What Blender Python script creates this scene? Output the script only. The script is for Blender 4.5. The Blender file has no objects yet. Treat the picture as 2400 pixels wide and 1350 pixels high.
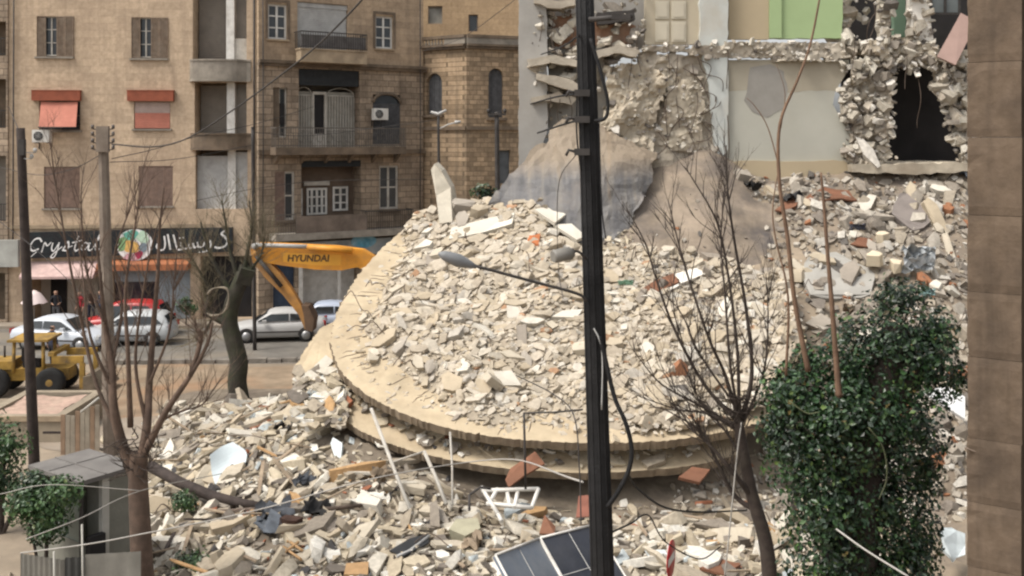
import bpy, bmesh, math, random
import numpy as np
from mathutils import Vector, Matrix, noise

C = bpy.context.scene.collection
R = math.radians
F, H, HY = 2400.0, 9.2, 330.0            # lens in photo pixels, eye height in metres, horizon row

# ---------------------------------------------------------------- camera, sky, sun, exposure
cam_d = bpy.data.cameras.new('camera')
cam_d.sensor_width = 36.0
cam_d.lens = 36.0 * F / 2400.0
cam_d.shift_y = -(675.0 - HY) / 2400.0
cam_d.clip_start, cam_d.clip_end = 0.1, 2000.0
cam = bpy.data.objects.new('camera', cam_d)
C.objects.link(cam)
cam.location = (0, 0, H)
cam.rotation_euler = (R(90), 0, 0)
bpy.context.scene.camera = cam

SUN_EL, SUN_AZ = 57.0, -116.0              # degrees; azimuth clockwise from +Y (the view direction)
w = bpy.data.worlds.new('World')
bpy.context.scene.world = w
w.use_nodes = True
nt = w.node_tree
bg = nt.nodes['Background']
sky = nt.nodes.new('ShaderNodeTexSky')
sky.sky_type = 'NISHITA'
sky.sun_disc = False
sky.sun_elevation = R(SUN_EL)
sky.sun_rotation = R(SUN_AZ)
sky.air_density, sky.dust_density, sky.ozone_density = 1.0, 4.0, 1.0
hs = nt.nodes.new('ShaderNodeHueSaturation')
hs.inputs['Saturation'].default_value = 0.16
nt.links.new(sky.outputs[0], hs.inputs['Color'])
nt.links.new(hs.outputs[0], bg.inputs['Color'])
bg.inputs['Strength'].default_value = 0.125
sun_d = bpy.data.lights.new('sun', 'SUN')
sun_d.energy = 1.5
sun_d.angle = R(16)
sun_d.color = (1.0, 0.925, 0.82)
sun = bpy.data.objects.new('sun', sun_d)
C.objects.link(sun)
az, el = R(SUN_AZ), R(SUN_EL)
sdir = Vector((math.sin(az) * math.cos(el), math.cos(az) * math.cos(el), math.sin(el)))
sun.rotation_euler = (-sdir).to_track_quat('-Z', 'Y').to_euler()
sun.location = sdir * 80
vs = bpy.context.scene.view_settings
vs.view_transform = 'Standard'
vs.look = 'None'
vs.gamma = 1.0
vs.use_curve_mapping = False
vs.exposure = 0.95
bpy.context.scene.cycles.filter_width = 2.3
bpy.context.scene.cycles.max_bounces = 6

# ---------------------------------------------------------------- helpers: where things stand
def at(px, py, Y):
    return Vector(((px - 1200.0) * Y / F, Y, H - (py - HY) * Y / F))
def gp(px, py, z=0.0):
    return at(px, py, F * (H - z) / (py - HY))

# ---------------------------------------------------------------- helpers: materials
MATS = {}
def _nodes(name):
    m = bpy.data.materials.new(name)
    m.use_nodes = True
    return m, m.node_tree, m.node_tree.nodes['Principled BSDF']
def _n(nt, t, **kw):
    n = nt.nodes.new(t)
    for k, v in kw.items():
        setattr(n, k, v)
    return n
def _mix(nt, a, b, fac, blend='MIX'):
    n = nt.nodes.new('ShaderNodeMix')
    n.data_type = 'RGBA'
    n.blend_type = blend
    for sock, v in ((n.inputs[0], fac), (n.inputs[6], a), (n.inputs[7], b)):
        if hasattr(v, 'is_linked'):
            nt.links.new(v, sock)
        elif isinstance(v, (int, float)):
            sock.default_value = v
        else:
            sock.default_value = (*v[:3], 1)
    return n.outputs[2]
def _noise(nt, vec, scale, detail=5, rough=0.55):
    n = _n(nt, 'ShaderNodeTexNoise')
    n.inputs['Scale'].default_value = scale
    n.inputs['Detail'].default_value = detail
    n.inputs['Roughness'].default_value = rough
    nt.links.new(vec, n.inputs['Vector'])
    return n.outputs['Fac']
def _ramp(nt, fac, stops, interp='LINEAR'):
    n = _n(nt, 'ShaderNodeValToRGB')
    n.color_ramp.interpolation = interp
    e = n.color_ramp.elements
    while len(e) < len(stops):
        e.new(0.5)
    for k, (p, c) in enumerate(stops):
        e[k].position = p
        e[k].color = (*c, 1) if len(c) == 3 else c
    nt.links.new(fac, n.inputs['Fac'])
    return n.outputs['Color']
def _bump(nt, b, height, strength, dist=0.02):
    n = _n(nt, 'ShaderNodeBump')
    n.inputs['Strength'].default_value = strength
    n.inputs['Distance'].default_value = dist
    nt.links.new(height, n.inputs['Height'])
    nt.links.new(n.outputs[0], b.inputs['Normal'])
def dk(c, f):
    return tuple(min(1, x * f) for x in c)

def mat(name, col, rough=0.8, var=0.25, scale=2.5, bump=0.3, metal=0.0, dirt=None, dirt_amt=0.0, bscale=18, spec=0.3):
    if name in MATS:
        return MATS[name]
    m, nt, b = _nodes(name)
    tc = _n(nt, 'ShaderNodeTexCoord').outputs['Object']
    f = _noise(nt, tc, scale, 7, 0.6)
    c = _ramp(nt, f, [(0.3, dk(col, 1 - var)), (0.5, col), (0.7, dk(col, 1 + var))])
    if dirt is not None:
        g = _noise(nt, tc, scale * 0.45, 8, 0.65)
        g = _ramp(nt, g, [(0.45, (0, 0, 0)), (0.68, (dirt_amt,) * 3)])
        c = _mix(nt, c, dirt, g)
    nt.links.new(c, b.inputs['Base Color'])
    b.inputs['Roughness'].default_value = rough
    b.inputs['Metallic'].default_value = metal
    b.inputs['Specular IOR Level'].default_value = spec
    if bump:
        _bump(nt, b, _noise(nt, tc, bscale, 6), bump)
    MATS[name] = m
    return m

def stone(name, col, stain, bw=0.62, rh=0.30, mortar=0.012, var=0.16, stain_amt=0.6, sscale=0.35, mcol=0.72, streak=0.4):
    """coursed stone wall, laid in the wall's own x and z"""
    m, nt, b = _nodes(name)
    tc = _n(nt, 'ShaderNodeTexCoord').outputs['Object']
    sp = _n(nt, 'ShaderNodeSeparateXYZ')
    nt.links.new(tc, sp.inputs[0])
    ad = _n(nt, 'ShaderNodeMath', operation='ADD')
    nt.links.new(sp.outputs[0], ad.inputs[0]); nt.links.new(sp.outputs[1], ad.inputs[1])
    cb = _n(nt, 'ShaderNodeCombineXYZ')
    nt.links.new(ad.outputs[0], cb.inputs[0]); nt.links.new(sp.outputs[2], cb.inputs[1])
    br = _n(nt, 'ShaderNodeTexBrick')
    br.inputs['Scale'].default_value = 1.0
    br.inputs['Brick Width'].default_value = bw
    br.inputs['Row Height'].default_value = rh
    br.inputs['Mortar Size'].default_value = mortar
    br.inputs['Mortar Smooth'].default_value = 0.3
    br.inputs['Color1'].default_value = (*dk(col, 1 - var), 1)
    br.inputs['Color2'].default_value = (*dk(col, 1 + var), 1)
    br.inputs['Mortar'].default_value = (*dk(col, mcol), 1)
    nt.links.new(cb.outputs[0], br.inputs['Vector'])
    c = br.outputs['Color']
    f1 = _noise(nt, tc, 5.0, 8, 0.65)
    c = _mix(nt, c, _ramp(nt, f1, [(0.3, (0.78, 0.76, 0.72)), (0.7, (1.18, 1.18, 1.18))]), 1.0, 'MULTIPLY')
    g = _ramp(nt, _noise(nt, tc, sscale, 9, 0.68), [(0.42, (0, 0, 0)), (0.7, (stain_amt,) * 3)])
    c = _mix(nt, c, stain, g)
    # run-off streaks: noise stretched along z
    mp = _n(nt, 'ShaderNodeMapping')
    mp.inputs['Scale'].default_value = (1.6, 1.6, 0.12)
    nt.links.new(tc, mp.inputs['Vector'])
    g2 = _ramp(nt, _noise(nt, mp.outputs[0], 1.5, 7, 0.6), [(0.5, (0, 0, 0)), (0.75, (streak,) * 3)])
    c = _mix(nt, c, dk(stain, 0.8), g2)
    nt.links.new(c, b.inputs['Base Color'])
    b.inputs['Roughness'].default_value = 0.92
    b.inputs['Specular IOR Level'].default_value = 0.2
    mx = _n(nt, 'ShaderNodeMath', operation='MULTIPLY_ADD')
    nt.links.new(br.outputs['Fac'], mx.inputs[0]); mx.inputs[1].default_value = -0.8
    nt.links.new(f1, mx.inputs[2])
    _bump(nt, b, mx.outputs[0], 0.5, 0.03)
    MATS[name] = m
    return m

def bits(name, stops, rough=0.85, spec=0.25, bump=0.4, var=0.18, scale=6, clump=0.0):
    """every loose piece of the mesh takes its own colour from the stops"""
    m, nt, b = _nodes(name)
    geo = _n(nt, 'ShaderNodeNewGeometry')
    c = _ramp(nt, geo.outputs['Random Per Island'], stops, 'CONSTANT')
    tc = _n(nt, 'ShaderNodeTexCoord').outputs['Object']
    f = _noise(nt, tc, scale, 7, 0.65)
    c = _mix(nt, c, _ramp(nt, f, [(0.3, (1 - var,) * 3), (0.7, (1 + var,) * 3)]), 1.0, 'MULTIPLY')
    if clump:
        c = _mix(nt, c, _ramp(nt, _noise(nt, tc, 1.1, 3), [(0.36, (1 - clump,) * 3), (0.64, (1 + clump * 1.1, 1 + clump, 1 + clump * .5))]), 1.0, 'MULTIPLY')
    nt.links.new(c, b.inputs['Base Color'])
    b.inputs['Roughness'].default_value = rough
    b.inputs['Specular IOR Level'].default_value = spec
    if bump:
        _bump(nt, b, _noise(nt, tc, 22, 6), bump)
    MATS[name] = m
    return m

# ---------------------------------------------------------------- helpers: mesh building
def smooth(t, a, b):
    t = (t - a) / (b - a)
    t = 0 if t < 0 else 1 if t > 1 else t
    return t * t * (3 - 2 * t)

class MB:
    def __init__(s):
        s.v, s.f, s.mi, s.sm = [], [], [], []
    def add(s, vs, fs, mi=0, sm=False, M=None):
        o = len(s.v)
        s.v += [tuple(M @ Vector(p)) if M is not None else tuple(p) for p in vs]
        for f in fs:
            s.f.append(tuple(o + i for i in f)); s.mi.append(mi); s.sm.append(sm)
    def box(s, x0, x1, y0, y1, z0, z1, mi=0, M=None):
        vs = [(x0, y0, z0), (x1, y0, z0), (x1, y1, z0), (x0, y1, z0), (x0, y0, z1), (x1, y0, z1), (x1, y1, z1), (x0, y1, z1)]
        s.add(vs, [(0, 3, 2, 1), (4, 5, 6, 7), (0, 1, 5, 4), (1, 2, 6, 5), (2, 3, 7, 6), (3, 0, 4, 7)], mi, False, M)
    def cbox(s, c, size, rot=(0, 0, 0), mi=0):
        from mathutils import Euler
        M = Matrix.Translation(c) @ Euler(rot).to_matrix().to_4x4()
        a, b, d = (k / 2 for k in size)
        s.box(-a, a, -b, b, -d, d, mi, M)
    def prism(s, poly, off, mi=0, M=None):
        """poly: 3-D points of one face, extruded by the vector off"""
        n = len(poly); off = Vector(off)
        p = [Vector(q) for q in poly]
        vs = p + [q + off for q in p]
        nrm = Vector((0, 0, 0))
        for i in range(n):
            nrm += p[i].cross(p[(i + 1) % n])
        fl = nrm.dot(off) > 0
        fs = [tuple(range(n)), tuple(range(2 * n - 1, n - 1, -1))]
        fs += [((i + 1) % n, i, n + i, n + (i + 1) % n) for i in range(n)]
        if fl:
            fs = [tuple(reversed(f)) for f in fs]
        s.add(vs, fs, mi, False, M)
    def tube(s, pts, rad, n=6, mi=0, cap=True, sm=True, M=None):
        pts = [Vector(p) for p in pts]
        if isinstance(rad, (int, float)):
            rad = [rad] * len(pts)
        vs, fs = [], []
        t = (pts[1] - pts[0]).normalized()
        ref = Vector((0, 0, 1)) if abs(t.z) < 0.9 else Vector((1, 0, 0))
        a = t.cross(ref).normalized()
        for i, p in enumerate(pts):
            if i == 0: t = pts[1] - pts[0]
            elif i == len(pts) - 1: t = pts[-1] - pts[-2]
            else: t = pts[i + 1] - pts[i - 1]
            if t.length < 1e-6: t = Vector((0, 0, 1))
            t.normalize()
            a = a - t * a.dot(t)
            a = a.normalized() if a.length > 1e-5 else t.orthogonal().normalized()
            b = t.cross(a)
            for k in range(n):
                an = 2 * math.pi * k / n
                vs.append(p + (a * math.cos(an) + b * math.sin(an)) * rad[i])
        for i in range(len(pts) - 1):
            for k in range(n):
                q = (k + 1) % n
                fs.append((i * n + k, i * n + q, (i + 1) * n + q, (i + 1) * n + k))
        s.add(vs, fs, mi, sm, M)
        if cap:
            o = len(s.v) - len(vs)
            s.f.append(tuple(o + k for k in range(n - 1, -1, -1))); s.mi.append(mi); s.sm.append(False)
            s.f.append(tuple(o + (len(pts) - 1) * n + k for k in range(n))); s.mi.append(mi); s.sm.append(False)
    def lathe(s, prof, n=16, mi=0, M=None, sm=True):
        """prof: (radius, height) pairs round local z"""
        vs = [(r * math.cos(2 * math.pi * k / n), r * math.sin(2 * math.pi * k / n), z) for r, z in prof for k in range(n)]
        fs = []
        for i in range(len(prof) - 1):
            for k in range(n):
                q = (k + 1) % n
                fs.append((i * n + k, i * n + q, (i + 1) * n + q, (i + 1) * n + k))
        fs += [tuple(range(n - 1, -1, -1)), tuple((len(prof) - 1) * n + k for k in range(n))]
        s.add(vs, fs, mi, sm, M)
    def build(s, name, mats, parent=None, world=False):
        me = bpy.data.meshes.new(name)
        v = s.v
        if world and parent is not None:
            inv = parent.matrix_basis.inverted()
            if parent.parent is not None:
                inv = inv @ parent.parent.matrix_basis.inverted()
            v = [tuple(inv @ Vector(p)) for p in v]
        me.from_pydata(v, [], s.f)
        for m in (mats if isinstance(mats, (list, tuple)) else [mats]):
            me.materials.append(m)
        me.polygons.foreach_set('material_index', s.mi)
        me.polygons.foreach_set('use_smooth', s.sm)
        me.update()
        o = bpy.data.objects.new(name, me)
        C.objects.link(o)
        if parent is not None:
            o.parent = parent
        return o

def tag(o, label, cat, group=None, kind=None):
    o['label'] = label; o['category'] = cat
    if group: o['group'] = group
    if kind: o['kind'] = kind
    return o
def thing(name, label, cat, loc=(0, 0, 0), rz=0.0, group=None):
    o = bpy.data.objects.new(name, None)
    o.empty_display_size = 0.2
    C.objects.link(o)
    o.location = loc; o.rotation_euler = (0, 0, rz)
    return tag(o, label, cat, group)
def one(name, mb, m, label, cat, group=None, kind=None, loc=None):
    """a thing that is a single mesh, built in world coordinates, origin moved to loc"""
    if loc is not None:
        loc = Vector(loc)
        mb.v = [tuple(Vector(p) - loc) for p in mb.v]
    o = mb.build(name, m)
    if loc is not None: o.location = loc
    return tag(o, label, cat, group, kind)
def structure(name, mb, m):
    o = mb.build(name, m); o['kind'] = 'structure'
    return o
def dup(o, parent=None):
    c = o.copy(); C.objects.link(c); c.parent = parent
    for ch in list(o.children):
        dup(ch, c)
    return c
def spline(pts, k=6):
    """Catmull-Rom through the points"""
    p = [Vector(q) for q in pts]
    p = [p[0] * 2 - p[1]] + p + [p[-1] * 2 - p[-2]]
    out = []
    for i in range(1, len(p) - 2):
        for j in range(k):
            t = j / k
            a, b, c, d = p[i - 1], p[i], p[i + 1], p[i + 2]
            out.append(0.5 * ((2 * b) + (c - a) * t + (2 * a - 5 * b + 4 * c - d) * t * t + (3 * b - a - 3 * c + d) * t ** 3))
    out.append(p[-2])
    return out

class Facade:
    """a vertical wall plane between two photo columns at two distances; local x runs along it, y into the building, z up"""
    def __init__(s, pxa, ya, pxb, yb):
        s.A = Vector(((pxa - 1200) * ya / F, ya)); s.B = Vector(((pxb - 1200) * yb / F, yb))
        s.d = (s.B - s.A).normalized()
        s.w = (s.B - s.A).length
        s.n = Vector((-s.d.y, s.d.x))
        s.rz = math.atan2(s.d.y, s.d.x)
    def uz(s, px, py, off=0.0):
        r = Vector(((px - 1200) / F, 1.0))
        t = (s.A + s.n * off).dot(s.n) / r.dot(s.n)
        return (r * t - s.A).dot(s.d), H - (py - HY) / F * t
    def rect(s, x0, y0, x1, y1, off=0.0):
        xm, ym = (x0 + x1) / 2, (y0 + y1) / 2
        return s.uz(x0, ym, off)[0], s.uz(x1, ym, off)[0], s.uz(xm, y1, off)[1], s.uz(xm, y0, off)[1]
    def root(s, name, label, cat):
        return thing(name, label, cat, (s.A.x, s.A.y, 0), s.rz)
    def poly(s, mb, pts, y, depth, mi=0):
        q = []
        for px, py in pts:
            u, z = s.uz(px, py, y)
            q.append((u, y, z))
        mb.prism(q, (0, depth, 0), mi)

def holed_wall(mb, u0, u1, z0, z1, holes, reveal=0.25, mi=0, y=0.0, rmi=None):
    us = sorted({u0, u1, *[h[0] for h in holes], *[h[1] for h in holes]})
    zs = sorted({z0, z1, *[h[2] for h in holes], *[h[3] for h in holes]})
    us = [a for a in us if u0 <= a <= u1]; zs = [a for a in zs if z0 <= a <= z1]
    for i in range(len(us) - 1):
        for j in range(len(zs) - 1):
            cu, cz = (us[i] + us[i + 1]) / 2, (zs[j] + zs[j + 1]) / 2
            if any(h[0] < cu < h[1] and h[2] < cz < h[3] for h in holes):
                continue
            mb.add([(us[i], y, zs[j]), (us[i + 1], y, zs[j]), (us[i + 1], y, zs[j + 1]), (us[i], y, zs[j + 1])], [(0, 1, 2, 3)], mi)
    rm = mi if rmi is None else rmi
    for h in holes:
        a, b, c, d = h[:4]
        r = h[4] if len(h) > 4 else reveal
        A = [(a, y, c), (b, y, c), (b, y, d), (a, y, d)]
        B = [(p[0], y + r, p[2]) for p in A]
        mb.add(A + B, [(0, 1, 5, 4), (1, 2, 6, 5), (2, 3, 7, 6), (3, 0, 4, 7)], rm)
def shell(mb, u0, u1, z0, z1, depth, mi=0):
    """sides, top and back of a block whose front is a holed wall"""
    mb.add([(u0, 0, z0), (u1, 0, z0), (u1, depth, z0), (u0, depth, z0), (u0, 0, z1), (u1, 0, z1), (u1, depth, z1), (u0, depth, z1)],
           [(4, 5, 6, 7), (1, 2, 6, 5), (2, 3, 7, 6), (3, 0, 4, 7)], mi)
# ---------------------------------------------------------------- materials of the place
M_sand = stone('honey_stone', (0.51, 0.395, 0.285), (0.29, 0.215, 0.155), bw=.8, rh=.36, mortar=.006, mcol=.82, var=.10, stain_amt=0.55, streak=0.5)
M_mid = stone('weathered_stone', (0.35, 0.275, 0.205), (0.09, 0.07, 0.055), bw=0.7, rh=0.32, mortar=0.022, var=0.22, mcol=0.5, stain_amt=0.7, sscale=0.5, streak=0.55)
M_midup = stone('weathered_render', (0.41, 0.31, 0.215), (0.16, 0.12, 0.09), bw=0.8, rh=0.35, mortar=0.008, stain_amt=0.6, streak=0.5)
M_tower = stone('tower_stone', (0.32, 0.235, 0.155), (0.085, 0.07, 0.055), bw=0.55, rh=0.26, mortar=0.02, var=0.3, mcol=0.55, stain_amt=0.6, sscale=0.5, streak=0.6)
M_pillar = stone('brown_stone', (0.135, 0.10, 0.072), (0.06, 0.045, 0.034), bw=9, rh=40, mortar=0.0, var=0.05, mcol=1, stain_amt=0.8, sscale=1.6, streak=0.9)
M_trim = mat('stone_trim', (0.36, 0.28, 0.19), 0.9, 0.25, 1.5, 0.4, dirt=(0.12, 0.09, 0.07), dirt_amt=0.7)
M_ledge = mat('dark_ledge', (0.16, 0.12, 0.085), 0.9, 0.3, 2, 0.4, dirt=(0.06, 0.05, 0.04), dirt_amt=0.7)
M_greytrim = mat('grey_cement', (0.27, 0.24, 0.20), 0.9, 0.25, 2, 0.4, dirt=(0.13, 0.11, 0.09), dirt_amt=0.6)
M_pane = mat('window_glass', (0.035, 0.04, 0.045), 0.15, 0.3, 1, 0, spec=0.5)
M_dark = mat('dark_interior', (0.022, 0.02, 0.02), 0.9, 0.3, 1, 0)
M_room = mat('loggia_wall', (0.24, 0.215, 0.185), 0.9, 0.15, 1.2, 0.2, dirt=(0.13, 0.11, 0.10), dirt_amt=0.5)
M_whitepaint = mat('white_paint', (0.62, 0.60, 0.56), 0.6, 0.12, 4, 0.1, dirt=(0.3, 0.27, 0.22), dirt_amt=0.5)
M_offwhite = mat('offwhite_frame', (0.45, 0.42, 0.37), 0.7, 0.15, 4, 0.1, dirt=(0.2, 0.17, 0.14), dirt_amt=0.5)
M_shutter = mat('brown_shutter', (0.165, 0.12, 0.085), 0.8, 0.3, 5, 0.2, dirt=(0.30, 0.25, 0.20), dirt_amt=0.4)
M_shutterpink = mat('dusty_shutter', (0.20, 0.135, 0.105), 0.8, 0.25, 5, 0.2, dirt=(0.12, 0.09, 0.075), dirt_amt=0.5)
M_redbox = mat('red_brown_metal', (0.25, 0.072, 0.038), 0.65, 0.2, 3, 0.1)
M_awning = mat('orange_red_cloth', (0.45, 0.18, 0.13), 0.85, 0.14, 2, 0.15, dirt=(0.4, 0.14, 0.1), dirt_amt=0.4)
M_palecloth = mat('faded_slats', (0.42, 0.33, 0.29), 0.8, 0.15, 3, 0.2)
M_greymetal = mat('grey_roller', (0.40, 0.395, 0.38), 0.6, 0.12, 3, 0.1, dirt=(0.2, 0.19, 0.18), dirt_amt=0.4)
M_iron = mat('dark_iron', (0.045, 0.04, 0.037), 0.7, 0.3, 5, 0.1)
M_black = mat('tarred_timber', (0.014, 0.0135, 0.014), 0.75, 0.45, 4, 0.6, bscale=30, spec=0.25)
M_darkwood = mat('dark_timber', (0.04, 0.03, 0.026), 0.85, 0.4, 4, 0.5)
M_concpole = mat('concrete_pole', (0.19, 0.155, 0.125), 0.9, 0.25, 3, 0.4, dirt=(0.1, 0.075, 0.06), dirt_amt=0.5)
M_asphalt = mat('asphalt', (0.135, 0.125, 0.11), 0.85, 0.25, 0.8, 0.4, dirt=(0.23, 0.19, 0.14), dirt_amt=0.7)
M_pave = mat('dusty_pavement', (0.27, 0.23, 0.185), 0.9, 0.2, 1.0, 0.3, dirt=(0.2, 0.14, 0.09), dirt_amt=0.5)
M_mud = mat('orange_mud', (0.23, 0.175, 0.12), 0.95, 0.3, 0.9, 0.6, dirt=(0.25, 0.13, 0.065), dirt_amt=0.7)
M_ground = mat('dusty_ground', (0.26, 0.21, 0.155), 0.95, 0.3, 0.6, 0.5, dirt=(0.15, 0.12, 0.09), dirt_amt=0.6)
M_kerb = mat('kerb_stone', (0.19, 0.17, 0.145), 0.9, 0.3, 2.5, 0.4, dirt=(0.10, 0.09, 0.08), dirt_amt=0.7)

# ---------------------------------------------------------------- ground, road, pavement
mb = MB(); mb.add([(-400, -100, -.0), (400, -100, 0), (400, 700, 0), (-400, 700, 0)], [(0, 1, 2, 3)])
structure('ground', mb, M_ground)
mb = MB(); mb.add([(-60, 41.5, .004), (-1, 42.4, .004), (-1, 50.6, .004), (-60, 49.2, .004)], [(0, 1, 2, 3)])
structure('road', mb, M_asphalt)
mb = MB()
mb.prism([(-60, 49.2, 0.0), (-1, 50.6, 0.0), (-1, 60, 0.0), (-60, 60, 0.0)], (0, 0, .14))
structure('pavement', mb, M_pave)
mb = MB()
rng = random.Random(4)
ring = []
for k in range(40):
    a = 2 * math.pi * k / 40
    rr = 1 + 0.10 * math.sin(3 * a + 1) + 0.07 * math.sin(7 * a) + rng.uniform(-.03, .03)
    ring.append((-11.0 + 7.0 * rr * math.cos(a), 38.0 + 4.2 * rr * math.sin(a), .008))
mb.add(ring, [tuple(range(40))])
structure('mud_patch', mb, M_mud)
mb = MB()
ring = []
for k in range(40):
    a = 2 * math.pi * k / 40
    rr = 1 + 0.06 * math.sin(4 * a + 2) + rng.uniform(-.03, .03)
    ring.append((-9.6 + 5.5 * rr * math.cos(a), 32.0 + 2.6 * rr * math.sin(a), .012))
mb.add(ring, [tuple(range(40))])
structure('paved_strip', mb, M_pave)
mb = MB()                                     # the kerbed strip across the road
x = -16.5
while x < -8.2:
    L = rng.uniform(.55, .8)
    y = 42.2 + 0.06 * (x + 16.5)
    mb.cbox((x + L / 2, y + rng.uniform(-.03, .03), .075 + rng.uniform(-.01, .02)), (L - .03, .32, .17), (0, 0, rng.uniform(-.05, .05)))
    x += L
structure('kerb', mb, M_kerb)

# ---------------------------------------------------------------- parts every building uses
def casement(root, u0, u1, z0, z1, cols=2, rows=3, depth=0.16, fw=0.075, fmat=None, pmat=None, name='window', label=None, arch=False, y=0.0):
    """a glazed window set back in its opening: frame, with pane as sub-part"""
    mb = MB(); a, b = y + depth, y + depth + .07
    mb.box(u0, u1, a, b, z0, z0 + fw); mb.box(u0, u1, a, b, z1 - fw, z1)
    mb.box(u0, u0 + fw, a, b, z0 + fw, z1 - fw); mb.box(u1 - fw, u1, a, b, z0 + fw, z1 - fw)
    for k in range(1, cols):
        u = u0 + (u1 - u0) * k / cols
        mb.box(u - fw * .55, u + fw * .55, a + .004, b, z0 + fw, z1 - fw)
    for k in range(1, rows):
        z = z0 + (z1 - z0) * k / rows
        mb.box(u0 + fw, u1 - fw, a + .012, b, z - fw * .35, z + fw * .35)
    o = mb.build(name, fmat or M_offwhite, root)
    if label: o['label'] = label
    mb = MB(); mb.box(u0 + .01, u1 - .01, a + .05, a + .08, z0 + .01, z1 - .01)
    mb.build('pane', pmat or M_pane, o)
    return o
def louvres(mb, u0, u1, z0, z1, y, fw=.06, pitch=.085, mi=0, t=.045):
    mb.box(u0, u1, y, y + t, z0, z0 + fw, mi); mb.box(u0, u1, y, y + t, z1 - fw, z1, mi)
    mb.box(u0, u0 + fw, y, y + t, z0 + fw, z1 - fw, mi); mb.box(u1 - fw, u1, y, y + t, z0 + fw, z1 - fw, mi)
    mb.box(u0 + fw, u1 - fw, y + t * .75, y + t, z0 + fw, z1 - fw, mi)
    z = z0 + fw + pitch * .3
    while z < z1 - fw - pitch * .5:
        mb.cbox(((u0 + u1) / 2, y + t * .45, z + pitch * .4), (u1 - u0 - 2 * fw, .012, pitch * .9), (R(-28), 0, 0), mi)
        z += pitch
def slats(mb, u0, u1, z0, z1, y, pitch=.1, mi=0, t=.03):
    """roller shutter: bowed horizontal laths"""
    n = max(2, int((z1 - z0) / pitch)); h = (z1 - z0) / n
    vs, fs = [], []
    for k in range(n):
        for j, (dz, dy) in enumerate(((0, .012), (.25, -.002), (.6, -.006), (.93, .0))):
            z = z0 + (k + dz) * h
            vs += [(u0, y + dy, z), (u1, y + dy, z)]
    vs += [(u0, y + .01, z1), (u1, y + .01, z1)]
    for k in range(len(vs) // 2 - 1):
        fs.append((2 * k, 2 * k + 1, 2 * k + 3, 2 * k + 2))
    mb.add(vs, fs, mi)
    mb.box(u0, u1, y + .03, y + .03 + t, z0, z1, mi)
def sill(root, u0, u1, z, m=None, out=.1, h=.09, name='sill', par=None):
    mb = MB(); mb.box(u0 - .08, u1 + .08, -out, .06, z - h, z)
    return mb.build(name, m or M_trim, par or root)
def railing(root, u0, u1, z0, z1, y, m, n=None, name='railing', curl=False, ends=0.0):
    mb = MB()
    mb.box(u0, u1, y - .025, y + .025, z1 - .05, z1); mb.box(u0, u1, y - .02, y + .02, z0 + .06, z0 + .1)
    n = n or int((u1 - u0) / .13)
    for k in range(n + 1):
        u = u0 + (u1 - u0) * k / n
        mb.box(u - .011, u + .011, y - .011, y + .011, z0, z1 - .04)
    if curl:
        for k in range(n // 4):
            u = u0 + (u1 - u0) * (k + .5) / (n // 4); c = (u, y, (z0 + z1) / 2)
            mb.tube([(c[0] + .17 * math.cos(t * .7), y - .014, c[2] + .25 * math.sin(t * .7)) for t in range(10)], .012, 4)
    for s, u in ((1, u0), (-1, u1)):
        if ends:
            mb.box(u - .02, u + .02, y + .03, y + ends, z1 - .05, z1)
            for k in range(1, int(ends / .15)):
                mb.box(u - .01, u + .01, y + .15 * k - .01, y + .15 * k + .01, z0, z1 - .05)
    return mb.build(name, m, root)
def air_conditioner(fac, px, py, label, group, w=.85, h=.62):
    u, z = fac.uz(px, py)
    p = Vector((fac.A.x, fac.A.y, 0)) + Vector((fac.d.x, fac.d.y, 0)) * u - Vector((fac.n.x, fac.n.y, 0)) * .45
    t = thing('air_conditioner', label, 'air conditioner', (p.x, p.y, z - h / 2), fac.rz, group)
    mb = MB(); mb.box(-w / 2, w / 2, -.14, .16, 0, h); mb.box(-w / 2 + .03, w / 2 - .03, -.15, -.14, .03, h - .03)
    mb.build('housing', M_whitepaint, t)
    mb = MB(); Mx = Matrix.Translation((-.12, -.15, h / 2)) @ Matrix.Rotation(R(90), 4, 'X')
    mb.lathe([(.235, 0), (.235, .012)], 20, 0, Mx)
    mb.build('fan_opening', M_dark, t)
    mb = MB()
    for r_ in (.08, .15, .225):
        mb.tube([(-.12 + r_ * math.cos(a * math.pi / 8), -.172, h / 2 + r_ * math.sin(a * math.pi / 8)) for a in range(17)], .008, 4)
    for a in range(4):
        c, s_ = math.cos(a * math.pi / 4) * .23, math.sin(a * math.pi / 4) * .23
        mb.tube([(-.12 - c, -.176, h / 2 - s_), (-.12 + c, -.176, h / 2 + s_)], .006, 4)
    mb.build('grille', M_greymetal, t)
    mb = MB()
    for x in (-w / 3, w / 3):
        mb.box(x - .02, x + .02, -.12, .44, -.05, -.005); mb.box(x - .02, x + .02, .40, .44, -.35, -.055)
    mb.build('bracket', M_iron, t)
    return t

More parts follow.
